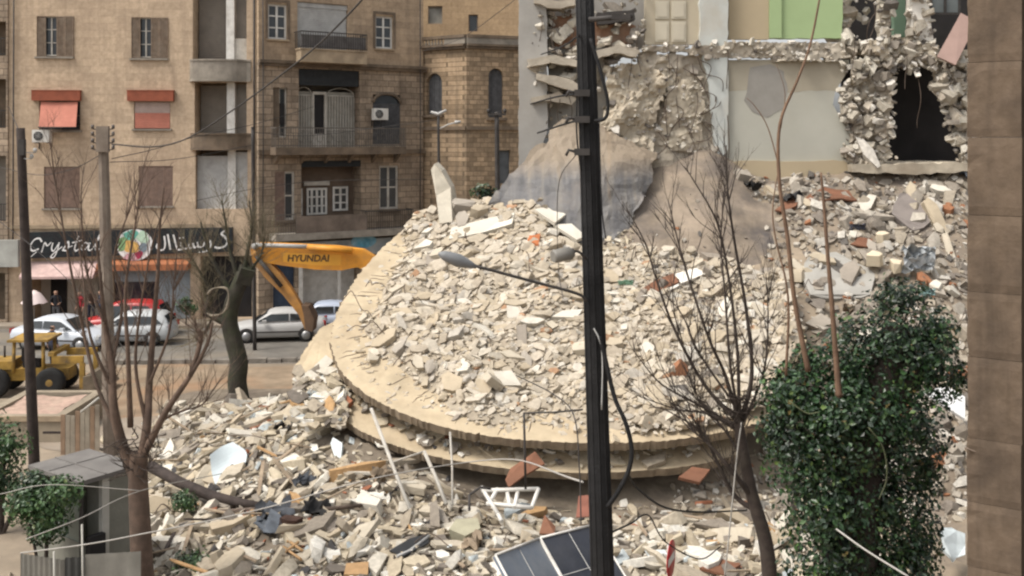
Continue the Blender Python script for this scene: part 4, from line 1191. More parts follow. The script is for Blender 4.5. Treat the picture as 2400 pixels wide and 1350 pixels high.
M_rust = mat('rust_brown', (0.185, 0.085, 0.05), 0.85, 0.35, 3, 0.4, dirt=(.10, .05, .03), dirt_amt=.6)
M_brick = mat('red_brick_break', (0.30, 0.165, 0.10), 0.9, 0.35, 3, 0.6, dirt=(.34, .28, .22), dirt_amt=.5)
M_brokenwhite = bits('broken_plaster', [(0, (.44, .405, .34)), (.25, (.33, .295, .24)), (.45, (.52, .485, .43)), (.62, (.24, .21, .175)), (.8, (.38, .33, .265)), (.92, (.13, .115, .10))], var=.25, scale=9)

def jag(pts, amt, step=16, seed=0):
    """photo-space outline with broken edges"""
    rg = random.Random(seed); out = []
    for i, (x0, y0) in enumerate(pts):
        x1, y1 = pts[(i + 1) % len(pts)]
        L = math.hypot(x1 - x0, y1 - y0); n = max(1, int(L / step))
        for k in range(n):
            t = k / n
            j = amt if k else amt * .4
            out.append((x0 + (x1 - x0) * t + rg.uniform(-j, j), y0 + (y1 - y0) * t + rg.uniform(-j, j)))
    return out
def panel(name, pts, y, depth, m, jagged=0, seed=0, label=None, parent=None):
    mb = MB(); FR.poly(mb, jag(pts, jagged, 14, seed) if jagged else pts, y, depth)
    o = mb.build(name, m, parent or rR)
    if label: o['label'] = label
    return o
T = -120
def in_poly(x, y, pl):
    c = False; n = len(pl)
    for i in range(n):
        (x0, y0), (x1, y1) = pl[i], pl[(i + 1) % n]
        if (y0 > y) != (y1 > y) and x < (x1 - x0) * (y - y0) / (y1 - y0) + x0: c = not c
    return c
def relief(name, pts, y, m, amp=.18, st=.11, label=None, seed=0, nbits=0):
    """a broken wall surface with real relief: stepped lumps, pits and ragged edges"""
    uv = [FR.uz(a, b, y) for a, b in jag(pts, 4, 14, seed)]
    u0, u1 = min(p[0] for p in uv), max(p[0] for p in uv); z0, z1 = min(p[1] for p in uv), max(p[1] for p in uv)
    nx, nz_ = int((u1 - u0) / st) + 1, int((z1 - z0) / st) + 1; idx = {}; vs = []; rg = random.Random(seed)
    for j in range(nz_ + 1):
        for i in range(nx + 1):
            u, z = u0 + i * st, z0 + j * st
            if not in_poly(u, z, uv): continue
            q = Vector((u * 1.0 + seed, 3.3, z * 1.0))
            h = noise.noise(q * .9) * .9 + noise.noise(q * 2.2) * .55
            cell = noise.cell(q * 2.6 + Vector((noise.noise(q * 3), 0, noise.noise(q * 3 + Vector((5, 0, 0)))))) 
            h += .55 * (cell - .5) + .25 * noise.noise(q * 6)
            idx[(i, j)] = len(vs); vs.append((u + rg.uniform(-.3, .3) * st, y + amp * h, z + rg.uniform(-.3, .3) * st))
    fs = []
    for j in range(nz_):
        for i in range(nx):
            k = [idx.get(q) for q in ((i, j), (i + 1, j), (i + 1, j + 1), (i, j + 1))]
            if None not in k: fs.append(tuple(k))
    mb = MB(); mb.add(vs, fs)
    o_ = len(vs); mb.add([(v[0], v[1] + .3, v[2]) for v in vs], [tuple(reversed(f)) for f in fs])
    ed = {}
    for f in fs:
        for a, b in zip(f, f[1:] + f[:1]): ed[(a, b)] = 1
    for (a, b) in list(ed):
        if (b, a) not in ed: mb.f.append((b, a, a + o_, b + o_)); mb.mi.append(0); mb.sm.append(False)
    for k in range(nbits):
        v = rg.choice(vs); s_ = .05 + rg.expovariate(1 / .07)
        put_piece(mb, rg.choice(P_SLAB), (v[0], v[1] - .02, v[2]), (s_ * 1.4, s_, s_), (0, -.8, .6), rg.gauss(0, .5), rg.uniform(0, 6), 1)
    o = mb.build(name, [m, M_brokenwhite], rR)
    if label: o['label'] = label
    return o
# upper storey rooms
panel('room_wall', [(1512, T), (1642, T), (1642, 104), (1512, 104)], .25, .3, M_cream, label='cream room wall of the upper storey')
mb = MB()
for x0, x1 in ((1536, 1568), (1574, 1608)):
    for y0, y1 in ((-60, -8), (2, 44), (50, 98)):
        u0, u1, z0, z1 = FR.rect(x0, y0, x1, y1, .2); mb.box(u0, u1, .205, .247, z0, z1); mb.box(u0 + .07, u1 - .07, .185, .203, z0 + .07, z1 - .07)
mb.build('door_panel', M_creamdoor, rR)
panel('wall_return', [(1640, T), (1706, T), (1706, 350), (1690, 372), (1676, 360), (1662, 200), (1642, 112)], -.05, .55, M_bluewhite, 2, 3)
panel('room_wall', [(1708, T), (1802, T), (1802, 92), (1708, 92)], .3, .3, M_tanwall, label='tan room wall of the upper storey')
panel('room_wall', [(1804, T), (1972, T), (1976, 40), (1972, 90), (1804, 90)], .32, .3, M_green, 1, 5, label='light green room wall of the upper storey')
panel('green_pilaster', [(1804, T), (1832, T), (1832, 89), (1804, 89)], .22, .09, M_green)
relief('broken_floor_edge', [(1500, 104), (1640, 104), (1700, 97), (1978, 92), (1982, 104), (1990, 140), (1900, 148), (1760, 138), (1690, 142), (1600, 128), (1500, 122)], -.05, M_rough, .12, seed=7, nbits=110)
# lower storey
panel('room_wall', [(1706, 140), (1990, 140), (1992, 162), (1962, 200), (1952, 245), (1978, 292), (2004, 345), (2014, 382), (1700, 384)], .1, .3, M_palegreen, 1.2, 9, label='pale grey green room wall with a bare cement patch')
panel('painted_band', [(1708, 142), (1988, 142), (1990, 160), (1966, 200), (1960, 214), (1900, 212), (1850, 218), (1790, 210), (1708, 214)], .096, .05, mat('faded_tan_band', (.345, .305, .235), .9, .1, .8, .15, dirt=(.40, .385, .32), dirt_amt=.5), 1.5, 10)
panel('cement_patch', [(1758, 158), (1806, 150), (1838, 168), (1846, 210), (1834, 256), (1800, 276), (1764, 262), (1744, 236), (1752, 196)], .090, .05, M_patch, 2, 11)
panel('skirting', [(1706, 378), (2012, 376), (2016, 452), (1700, 460)], .0, .3, M_tanwall, 2, 13)
relief('room_wall', [(1496, 116), (1600, 124), (1690, 130), (1694, 372), (1640, 400), (1500, 400), (1520, 330), (1490, 240)], .12, M_rough, .13, label='stripped grey plaster wall with hanging steel', seed=15, nbits=90)
relief('torn_plaster', [(1412, 150), (1500, 146), (1560, 158), (1580, 190), (1556, 230), (1540, 290), (1532, 340), (1528, 400), (1410, 400), (1400, 300), (1420, 250)], -.15, M_beigeplaster, .26, seed=17, nbits=150)
relief('torn_plaster', [(1560, 190), (1590, 176), (1632, 190), (1660, 240), (1650, 330), (1610, 360), (1560, 350), (1545, 300)], .0, M_beigeplaster, .12, seed=18, nbits=60)
panel('column', [(1216, T), (1272, T), (1282, 60), (1284, 300), (1250, 420), (1216, 470)], -.15, .7, M_greycol, 1.5, 19)
panel('room_wall', [(1280, 90), (1420, 90), (1420, 330), (1330, 330), (1286, 300)], .5, .3, mat('shaded_plaster', (.33, .31, .275), .95, .2, 1, .5, dirt=(.21, .19, .165), dirt_amt=.7), 4, 21, label='grey plaster wall between the column and the torn plaster')
panel('room_wall', [(1272, T), (1512, T), (1512, 110), (1420, 160), (1300, 130), (1272, 60)], .9, .3, M_greycol, 4, 22, label='shaded back wall at the top left of the torn building')
panel('brick_infill', [(1284, 44), (1360, 30), (1420, 46), (1490, 60), (1484, 100), (1430, 108), (1300, 116)], .45, .3, M_brick, 4, 23)
panel('ceiling_slab', [(1400, 28), (1486, 22), (1488, 46), (1440, 52), (1400, 58)], -.05, .6, M_iron, 3, 24)
# loops of steel and cable hanging on the stripped wall
def loop(pts, r_, y=-.12, par=None, name='hanging_steel'):
    mb = MB(); q = spline([(*FR.uz(px, py), 0) for px, py in pts], 6)
    rg = random.Random(len(pts) * 7 + int(pts[0][0])); w_ = [y + .12 * math.sin(i * .6 + pts[0][1]) for i in range(len(q))]
    mb.tube([(p.x, w_[i], p.y) for i, p in enumerate(q)], r_, 5)
    return mb.build(name, M_rebar, rR)
# broken slab layers and lumps hanging at the top left
mb = MB(); rg = random.Random(31)
for (x, y, s_, a_, b_) in ((1262, 12, .5, .9, .3), (1290, 30, .45, .7, .2), (1310, 72, .6, 1.3, .25), (1330, 8, .5, 1.0, .3), (1345, 52, .45, .8, .3), (1262, 165, .4, 1.1, .2), (1296, 150, .45, 1.2, .2), (1330, 182, .4, 1.5, .16),
                           (1345, 128, .5, 1.0, .2), (1420, 96, .5, 1.2, .2), (1450, 112, .5, 1.1, .2), (1440, 70, .3, .7, .2), (1478, 90, .35, .6, .25), (1300, 210, .35, 1.3, .14), (1344, 222, .4, .9, .2), (1430, 140, .5, .8, .3)):
    u, z = FR.uz(x, y); pr = rg.choice(P_SLAB + P_BLOCK)
    put_piece(mb, pr, (u, rg.uniform(-.1, .35), z), (s_ * a_ * 1.5, s_, s_ * .9), (rg.uniform(-.3, .3), -.6, 1), rg.gauss(0, .3), rg.gauss(0, .4))
for k in range(420):
    x, y = rg.uniform(1238, 1512), rg.uniform(-40, 330)
    if y > 120 + rg.random() * 210 and x > 1300: continue
    if 1370 < x < 1420 and rg.random() < .5: continue
    u, z = FR.uz(x, y); s_ = .05 + rg.expovariate(1 / .12)
    put_piece(mb, rg.choice(P_SLAB if rg.random() < .6 else P_BLOCK), (u, rg.uniform(-.2, .5), z), (s_ * 1.7, s_, s_), (rg.uniform(-.4, .4), -.6, 1), rg.gauss(0, .5), rg.uniform(0, 6))
mb.build('hanging_rubble', M_brokenwhite, rR)['kind'] = 'stuff'
for (pl, y_, th_, sd) in (([(1236, 138), (1300, 128), (1352, 142), (1350, 156), (1290, 146), (1240, 156)], -.5, 1.0, 51), ([(1256, 172), (1330, 184), (1366, 206), (1350, 216), (1300, 200), (1258, 186)], -.6, 1.1, 52),
                           ([(1244, 228), (1310, 216), (1352, 232), (1340, 246), (1290, 236), (1246, 244)], -.35, .8, 53), ([(1250, -8), (1310, 2), (1352, -6), (1350, 12), (1300, 20), (1252, 8)], -.4, .9, 54), ([(1398, 118), (1450, 104), (1502, 118), (1490, 134), (1440, 124), (1400, 138)], -.6, .9, 55)):
    panel('sagging_slab', pl, y_, th_, M_rough, 2.5, sd)
for k, pts in enumerate(([(1262, 20), (1270, 60), (1262, 110)], [(1300, 30), (1292, 90), (1304, 140)], [(1334, 150), (1326, 200), (1340, 260), (1330, 300)], [(1280, 190), (1290, 240), (1280, 290)], [(1346, 60), (1340, 120), (1352, 170)],
                         [(1430, 100), (1436, 150), (1428, 190)], [(1470, 90), (1478, 150), (1470, 210)], [(1312, 230), (1306, 270), (1318, 310)], [(1494, 60), (1490, 120), (1500, 170)], [(1980, 60), (2000, 110), (1990, 160)],
                         [(2040, 10), (2046, 60), (2030, 90)], [(2110, 110), (2120, 160), (2112, 210)], [(2210, 140), (2220, 190), (2206, 240)], [(1990, 300), (2000, 350), (1990, 390)])):
    loop(pts, .013, -.25)
# the side that has fallen away: dark rooms, broken masonry round a black hole
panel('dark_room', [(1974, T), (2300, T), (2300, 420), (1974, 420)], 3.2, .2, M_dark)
relief('broken_masonry', [(1996, 160), (2040, 128), (2092, 150), (2096, 180), (2086, 230), (2088, 300), (2080, 340), (2100, 372), (2012, 384), (1990, 330), (1962, 250), (1976, 200)], .05, M_rough, .32, seed=33, nbits=260)
relief('broken_masonry', [(2186, 150), (2300, 130), (2300, 396), (2252, 396), (2240, 300), (2210, 250), (2196, 200)], .05, M_rough, .32, seed=35, nbits=200)
relief('broken_floor_edge', [(2030, 92), (2140, 84), (2196, 110), (2190, 150), (2130, 168), (2090, 156), (2040, 134)], -.05, M_beigeplaster, .22, seed=37, nbits=60)
panel('column', [(2132, T), (2176, T), (2182, 60), (2190, 145), (2140, 140), (2136, 60)], -.05, .5, M_white, 3, 39)
panel('green_strip', [(2094, T), (2122, T), (2124, 86), (2096, 86)], .9, .3, mat('mint_wall', (.22, .33, .235), .9, .1, 1, .1), 1, 41)
panel('column', [(2070, T), (2092, T), (2088, 60), (2064, 92), (2060, 60)], .1, .4, M_rough, 3, 43)
wf = casement(rR, *FR.rect(2180, -60, 2252, 34, 1.2), 2, 2, .0, .08, M_iron, mat('grey_glazing', (.13, .145, .145), .3, .3, 1, 0), y=1.2)
mb = MB(); rg = random.Random(44)
def lumps(n, inside, smin, smax, ylo, yhi):
    k = 0
    while k < n:
        x, y = rg.uniform(1950, 2275), rg.uniform(-40, 400)
        if not inside(x, y): continue
        u, z = FR.uz(x, y); s_ = min(smax * 1.5, smin * .4 + rg.expovariate(1 / (smax * .36)))
        put_piece(mb, rg.choice(P_BLOCK if rg.random() < .4 else P_SLAB), (u, rg.uniform(ylo, yhi), z), (s_ * rg.uniform(.9, 2.0), s_ * rg.uniform(.6, 1), s_), (rg.uniform(-.5, .5), -.7, 1), rg.gauss(0, .6), rg.uniform(0, 6)); k += 1
lumps(170, lambda x, y: 130 < y < 385 and 1962 + abs(y - 235) * .12 < x < 2094, .14, .5, -.25, .1)
lumps(170, lambda x, y: 130 < y < 390 and x > 2186 + max(0, y - 210) * .32, .14, .46, -.25, .1)
lumps(110, lambda x, y: y < 140 and 2128 < x < 2192, .12, .34, -.2, .1)
lumps(60, lambda x, y: y < 130 and 1972 < x < 2058, .16, .55, .3, 1.6)
lumps(80, lambda x, y: 96 < y < 170 and 2030 < x < 2192, .12, .4, -.2, .1)
lumps(50, lambda x, y: y < 92 and 2056 < x < 2092, .1, .32, -.2, .2)
mb.build('broken_stones', M_brokenwhite, rR)['kind'] = 'stuff'
panel('floor_slab', [(1996, 386), (2300, 380), (2300, 402), (2120, 408), (2000, 404)], -.5, 3.4, M_beigeplaster, 3, 47)
panel('floor_slab', [(1978, 96), (2300, 120), (2300, 132), (1980, 112)], .6, 2.6, M_rough, 2, 48)
panel('wall_below', [(1480, 395), (2300, 400), (2300, 600), (1480, 600)], .5, .4, M_rough)
relief('wall_below', [(1486, 398), (1560, 392), (1660, 396), (1730, 402), (1760, 470), (1720, 560), (1490, 560)], .3, M_beigeplaster, .24, seed=61, nbits=90)
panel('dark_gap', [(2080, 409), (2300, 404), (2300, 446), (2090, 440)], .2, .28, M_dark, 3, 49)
for pts in ([(1570, 150), (1590, 190), (1560, 230), (1600, 260), (1576, 300), (1560, 330)], [(1600, 160), (1640, 190), (1660, 240), (1640, 270), (1672, 250), (1680, 210)],
            [(1630, 130), (1650, 170), (1690, 190), (1688, 240), (1660, 260)], [(1612, 300), (1630, 330), (1660, 325), (1672, 300), (1650, 285)], [(1560, 110), (1568, 170), (1558, 260), (1566, 330)],
            [(1586, 130), (1584, 210), (1590, 300)], [(1704, 110), (1702, 200), (1706, 330), (1703, 400)], [(1540, 220), (1556, 260), (1540, 300), (1560, 340), (1530, 372)], [(1620, 150), (1634, 230), (1620, 300)],
            [(1640, 140), (1664, 160), (1650, 210), (1676, 230), (1664, 280)], [(2060, 20), (2030, 60), (2034, 110)], [(2150, 165), (2152, 240), (2148, 300)], [(2230, 180), (2236, 250), (2216, 300)]):
    loop(pts, .015)
for k in range(8):
    pass

# tilted pink brown panel hanging out of the torn upper room
def slab_thing(name, label, cat, pts, m, thick=.12, group=None, mi_edge=None, jagged=0.0, seed=1):
    """a broken plate through 3-D corner points, with thickness"""
    P = [Vector(p) for p in pts]
    if jagged:
        rg = random.Random(seed); Q = []
        for i, p in enumerate(P):
            q = P[(i + 1) % len(P)]; n = max(2, int((q - p).length / .35))
            for k in range(n):
                Q.append(p.lerp(q, k / n) + (Vector((rg.uniform(-1, 1), rg.uniform(-1, 1), rg.uniform(-1, 1))) * jagged if k else Vector()))
        P = Q
    c = sum(P, Vector()) / len(P); nn = Vector()
    for i in range(len(P)): nn += (P[i] - c).cross(P[(i + 1) % len(P)] - c)
    nn.normalize()
    if nn.dot(Vector((0, 0, H)) - c) > 0: nn = -nn
    mb = MB(); mb.prism(P, nn * thick)
    return one(name, mb, m, label, cat, group, loc=c)
slab_thing('wall_panel', 'pinkish brown flat panel hanging askew out of the torn upper room', 'panel', [at(2196, 132, 35.8), at(2252, 30, 36.0), at(2290, 50, 35.8), at(2240, 152, 35.5)], mat('pink_brown_panel', (.30, .205, .175), .85, .1, 2, .15), .12)

# ---------------------------------------------------------------- the big leaning plate and other pieces one can point at
M_plate = None
def plate_mat():
    m, nt, b = _nodes('rust_streaked_grey_plate')
    tc = _n(nt, 'ShaderNodeTexCoord').outputs['Object']
    mp = _n(nt, 'ShaderNodeMapping'); mp.inputs['Scale'].default_value = (1.8, .2, .25); nt.links.new(tc, mp.inputs['Vector'])
    f = _noise(nt, mp.outputs[0], 1.3, 7, .6)
    c = _ramp(nt, f, [(.3, (.085, .085, .09)), (.48, (.145, .141, .14)), (.6, (.20, .187, .17)), (.74, (.27, .19, .12))])
    g = _ramp(nt, _noise(nt, tc, .6, 7, .6), [(.5, (0, 0, 0)), (.7, (.6,) * 3)])
    c = _mix(nt, c, (.23, .19, .15), g)
    sp = _n(nt, 'ShaderNodeSeparateXYZ'); nt.links.new(tc, sp.inputs[0])
    f2 = _n(nt, 'ShaderNodeMath', operation='MULTIPLY_ADD'); nt.links.new(f, f2.inputs[0]); f2.inputs[1].default_value = .5; nt.links.new(sp.outputs[2], f2.inputs[2])
    c = _mix(nt, c, (.27, .21, .145), _ramp(nt, f2.outputs[0], [(.25, (0, 0, 0)), (1.0, (.8,) * 3)]))
    nt.links.new(c, b.inputs['Base Color']); b.inputs['Roughness'].default_value = .75
    _bump(nt, b, _noise(nt, tc, 5, 8, .65), .9, .05)
    return m
M_plate = plate_mat()
def curved_plate(rows, m, thick, name, label, cat, nsub=5, rag=0.0):
    """rows of 3-D points joined into a smooth bent plate"""
    mb = MB(); R_ = [spline(r, nsub) for r in rows]; n = len(R_[0])
    cols = [spline([r[i] for r in R_], nsub) for i in range(n)]
    mrow = len(cols[0]); vs = [cols[i][j] for j in range(mrow) for i in range(n)]
    c = sum(vs, Vector()) / len(vs)
    if rag:
        for k_, v in enumerate(vs):
            i_, j_ = k_ % n, k_ // n; e_ = i_ in (0, n - 1) or j_ in (0, mrow - 1)
            q_ = noise.noise_vector(v * 1.7); v += q_ * rag * (2.2 if e_ else 1) + noise.noise_vector(v * 5) * rag * (.9 if e_ else .35)
    bk = [v + Vector((0, thick, -thick * .4)) for v in vs]
    fs = [(j * n + i, j * n + i + 1, (j + 1) * n + i + 1, (j + 1) * n + i) for j in range(mrow - 1) for i in range(n - 1)]
    o = len(vs); allf = fs + [tuple(reversed([q + o for q in f])) for f in fs]
    ring = [i for i in range(n)] + [j * n + n - 1 for j in range(1, mrow)] + [(mrow - 1) * n + i for i in range(n - 2, -1, -1)] + [j * n for j in range(mrow - 2, 0, -1)]
    allf += [(ring[k], ring[(k + 1) % len(ring)], ring[(k + 1) % len(ring)] + o, ring[k] + o) for k in range(len(ring))]
    mb.add(vs + bk, allf, 0, False)
    return one(name, mb, m, label, cat, loc=c)
curved_plate([[at(1318, 282, 35.9), at(1400, 300, 35.9), at(1470, 330, 35.9), at(1536, 352, 36.0)],
              [at(1240, 368, 35.0), at(1350, 378, 34.7), at(1450, 380, 34.8), at(1530, 392, 35.4)],
              [at(1166, 448, 34.6), at(1320, 470, 33.9), at(1420, 480, 34.0), at(1515, 450, 34.8)],
              [at(1150, 500, 34.3), at(1300, 540, 33.4), at(1400, 570, 33.3), at(1480, 530, 34.0)]], M_plate, .16, 'leaning_wall', 'large grey rust streaked wall plate leaning from the torn building onto the rubble', 'wall plate', 9, .10)
M_wslab = mat('white_slab', (.58, .545, .47), .85, .1, 2, .3, dirt=(.42, .37, .29), dirt_amt=.5)
WS = 'white slabs on the rubble'
slab_thing('broken_slab', 'long white slab lying across the top of the rubble, left of the pole', 'broken slab', [atr(1052, 560, 32.6), atr(1058, 533, 33.4), atr(1150, 510, 34.0), atr(1206, 498, 34.3), atr(1200, 524, 33.7), atr(1130, 545, 33.0)], M_wslab, .15, WS)
slab_thing('broken_slab', 'squarish white slab at the crest of the rubble under the leaning grey plate', 'broken slab', [atr(1252, 490, 33.6), atr(1292, 482, 34.0), atr(1326, 502, 33.6), atr(1300, 522, 33.1)], M_wslab, .12, WS)
slab_thing('broken_slab', 'cream slab sloping down behind the tall black pole', 'broken slab', [atr(1298, 526, 33.2), atr(1340, 524, 33.3), atr(1372, 552, 32.9), atr(1352, 562, 32.6)], M_wslab, .12, WS)
slab_thing('broken_slab', 'flat white slab lying left of the black pole at mid height', 'broken slab', [atr(1292, 742, 29.3), atr(1318, 728, 29.7), atr(1366, 724, 29.8), atr(1352, 744, 29.3)], M_wslab, .1, WS)
slab_thing('broken_slab', 'small white slab upright by the left rim of the tilted floor', 'broken slab', [atr(736, 858, 28.6), atr(764, 832, 28.8), atr(782, 846, 28.7), atr(758, 870, 28.5)], M_wslab, .1, WS)
slab_thing('broken_slab', 'bright white square tile slab lying in the lower left heap', 'broken slab', [atr(655, 1080, 26.1), atr(690, 1060, 26.6), atr(716, 1080, 26.3), atr(684, 1102, 25.8)], M_wslab, .08, WS)
mb = MB(); q = [atr(1010, 398, 34.6), atr(1018, 384, 34.6), atr(1034, 400, 34.5), atr(1056, 440, 34.4), atr(1062, 470, 34.3), atr(1060, 520, 34.0), atr(1030, 524, 34.0), atr(1022, 460, 34.3)]
mb.prism(q, (.1, .5, .05)); one('broken_column', mb, mat('pale_column_shard', (.45, .41, .335), .9, .2, 2, .6, dirt=(.3, .26, .2), dirt_amt=.6), 'upright pale shard of a broken column at the left end of the rubble crest', 'broken column', loc=atr(1040, 520, 34.2))
for (px, py, Yb, s, lab, m) in ((1084, 486, 34.3, .75, 'rounded grey lump of concrete beside the upright column shard', BIG[3]), (1120, 496, 34.2, .6, 'buff lump of concrete resting between the column shard and the long white slab', BIG[1])):
    mb = MB(); put_piece(mb, P_BLOCK[7 if s > .7 else 9], (0, 0, 0), (s * 1.4, s, s * .9), (0, -.3, 1), .2, .4); o = mb.build('concrete_lump', m); o.location = atr(px, py, Yb); tag(o, lab, 'concrete lump')
# the plank with a rusty half and a white end
t = thing('tilted_panel', 'orange brown panel with a white end sticking out right of the black pole', 'panel', atr(1560, 672, 31.0))
A0, A1, A2, A3 = atr(1482, 694, 30.4), atr(1590, 634, 31.3), atr(1604, 656, 31.2), atr(1500, 690, 30.6)
mb = MB(); mb.prism([atr(1486, 690, 30.6), atr(1530, 660, 31.2), atr(1578, 640, 31.5), atr(1592, 660, 31.1), atr(1545, 682, 30.7)], (.05, .1, -.07)); mb.build('rusty_face', M_rust, t, world=True)
mb = MB(); mb.prism([atr(1580, 642, 31.45), atr(1632, 628, 31.7), atr(1656, 640, 31.4), atr(1596, 664, 31.0)], (.05, .1, -.07)); mb.build('white_end', M_white, t, world=True)
mb = MB(); mb.prism([atr(1500, 694, 30.45), atr(1545, 684, 30.65), atr(1592, 664, 31.0), atr(1590, 670, 30.95), atr(1545, 692, 30.6)], (.05, .1, -.07)); mb.build('broken_edge', M_white, t, world=True)
slab_thing('rust_panel', 'rust brown flat panel leaning on the lower curved slab left of the pole', 'panel', [atr(1184, 1124, 24.2), atr(1196, 1098, 24.5), atr(1254, 1058, 24.7), atr(1276, 1086, 24.5), atr(1226, 1116, 24.2), atr(1192, 1142, 24.0)], M_rust, .06)
slab_thing('rust_panel', 'small crumpled rust brown sheet standing above the solar panels', 'panel', [atr(1264, 1250, 22.4), atr(1276, 1206, 22.8), atr(1302, 1234, 22.6), atr(1300, 1252, 22.3)], M_rust, .05)
slab_thing('rust_panel', 'red brown board wedged beside the foot of the black pole', 'panel', [atr(1350, 1212, 23.0), atr(1356, 1162, 23.3), atr(1384, 1160, 23.3), atr(1384, 1210, 23.0)], mat('red_brown_board', (.24, .10, .07), .85, .25, 3, .3), .05)
slab_thing('rust_panel', 'orange shard on the upper rubble left of the pole', 'panel', [atr(1236, 562, 32.4), atr(1244, 546, 32.8), atr(1266, 548, 32.8), atr(1262, 574, 32.2)], mat('orange_shard', (.38, .13, .05), .85, .2, 3, .3), .08)
slab_thing('rust_panel', 'dark red brown board lying high on the left of the lower heap', 'panel', [atr(684, 966, 28.2), atr(690, 960, 28.6), atr(754, 962, 28.6), atr(746, 982, 28.1), atr(716, 980, 28.1)], mat('maroon_board', (.16, .05, .035), .85, .25, 3, .3), .07)
slab_thing('rust_panel', 'broad rust stained slab behind the right bare tree', 'panel', [atr(1590, 1118, 24.2), atr(1622, 1094, 24.6), atr(1664, 1100, 24.6), atr(1640, 1130, 24.1)], M_rust, .08)
slab_thing('rust_panel', 'rust coloured board at the bottom edge under the right bare tree', 'panel', [atr(1640, 1330, 21.4), atr(1690, 1310, 21.8), atr(1736, 1322, 21.7), atr(1700, 1346, 21.3)], M_rust, .06)
for i, (pts, lab) in enumerate(((((1816, 492, 35.2), (1836, 474, 35.6), (1872, 462, 35.8), (1866, 482, 35.3), (1836, 496, 35.0)), 'red brown plate at the top of the slope behind the tall bare shoot'),
                                 (((1880, 470, 35.6), (1930, 438, 35.9), (1990, 446, 35.9), (2010, 470, 35.6), (1950, 466, 35.5)), 'rusty crumpled sheet under the edge of the pale grey green wall'),
                                 (((1992, 572, 33.2), (2010, 556, 33.6), (2044, 560, 33.6), (2042, 580, 33.1)), 'rust brown sheet in the middle of the right slope'),)):
    slab_thing('rust_panel', lab, 'panel', [atr(*p) for p in pts], M_rust, .06, jagged=.04, seed=i)
slab_thing('broken_slab', 'large smooth grey slab lying on the right slope behind the ivy', 'broken slab', [atr(1878, 640, 32.2), atr(1900, 596, 33.0), atr(1960, 590, 33.3), atr(2050, 634, 32.6), atr(2040, 690, 31.6), atr(1960, 700, 31.4), atr(1900, 690, 31.5)], mat('smooth_grey_slab', (.325, .31, .28), .9, .1, 1.2, .2), .18, jagged=.05)
slab_thing('broken_slab', 'grey leaning slab high on the right slope under the dark hole', 'broken slab', [atr(2090, 500, 34.6), atr(2110, 452, 35.3), atr(2140, 450, 35.4), atr(2180, 520, 34.3), atr(2140, 540, 34.0)], mat('umber_slab', (.19, .165, .15), .9, .2, 1.5, .3), .2, jagged=.05)
for (px, py, Yb, s, lab) in ((2050, 606, 32.2, .62, 'big cream stone block left of the crumpled grey sheet'), (2098, 622, 32.0, .55, 'cream stone block touching the crumpled grey sheet'), (2066, 556, 33.2, .5, 'upright cream block above the two big cream stones')):
    mb = MB(); put_piece(mb, P_BLOCK[int(px) % 40], (0, 0, 0), (s * 1.3, s * .9, s * .9), (0, -.3, 1), .15, 1.2); o = mb.build('stone_block', mat('cream_block', (.58, .50, .37), .9, .12, 2, .4, dirt=(.4, .33, .23), dirt_amt=.5)); o.location = atr(px, py, Yb); tag(o, lab, 'stone block')
rg = random.Random(5)
def crumpled(name, label, cat, px, py, Yb, wd, ht, m, seed, tip=.9):
    rg = random.Random(seed); nx, nz_ = 9, 8; vs = []
    for j in range(nz_ + 1):
        for i in range(nx + 1):
            vs.append(((i / nx - .5) * wd + .12 * rg.uniform(-1, 1) * wd / 2, -(j / nz_) * ht * (1 - tip) * .7 + rg.uniform(-.16, .16) * ht, (j / nz_ - .5) * ht * tip + .1 * rg.uniform(-1, 1) * ht))
    fs = [(j * (nx + 1) + i, j * (nx + 1) + i + 1, (j + 1) * (nx + 1) + i + 1, (j + 1) * (nx + 1) + i) for j in range(nz_) for i in range(nx)]
    o_ = len(vs); mb = MB(); mb.add(vs + [(v[0], v[1] + .02, v[2]) for v in vs], fs + [tuple(reversed([q + o_ for q in f])) for f in fs])
    o = mb.build(name, m); o.location = atr(px, py, Yb); return tag(o, label, cat)
M_tarp = mat('grey_plastic', (.36, .38, .39), .45, .2, 3, .1)
crumpled('crumpled_sheet', 'crumpled pale grey plastic sheet on the right slope above the ivy', 'plastic sheet', 2152, 606, 31.8, 1.0, 1.0, M_tarp, 3, .8)
crumpled('crumpled_sheet', 'small turquoise scrap on the right slope just above the ivy', 'plastic sheet', 2172, 684, 30.4, .5, .3, mat('turquoise_scrap', (.28, .42, .41), .6, .2, 3, .1), 4, .7)
crumpled('crumpled_sheet', 'small green scrap left of the tilted orange and white panel', 'plastic sheet', 1466, 662, 30.6, .45, .2, mat('green_scrap', (.20, .34, .24), .6, .2, 3, .1), 6, .7)
crumpled('crumpled_sheet', 'dark grey bundle on the slope beside the white ringed pot', 'plastic sheet', 2010, 532, 33.8, .5, .3, mat('navy_bundle', (.06, .06, .075), .7, .3, 3, .1), 8, .7)
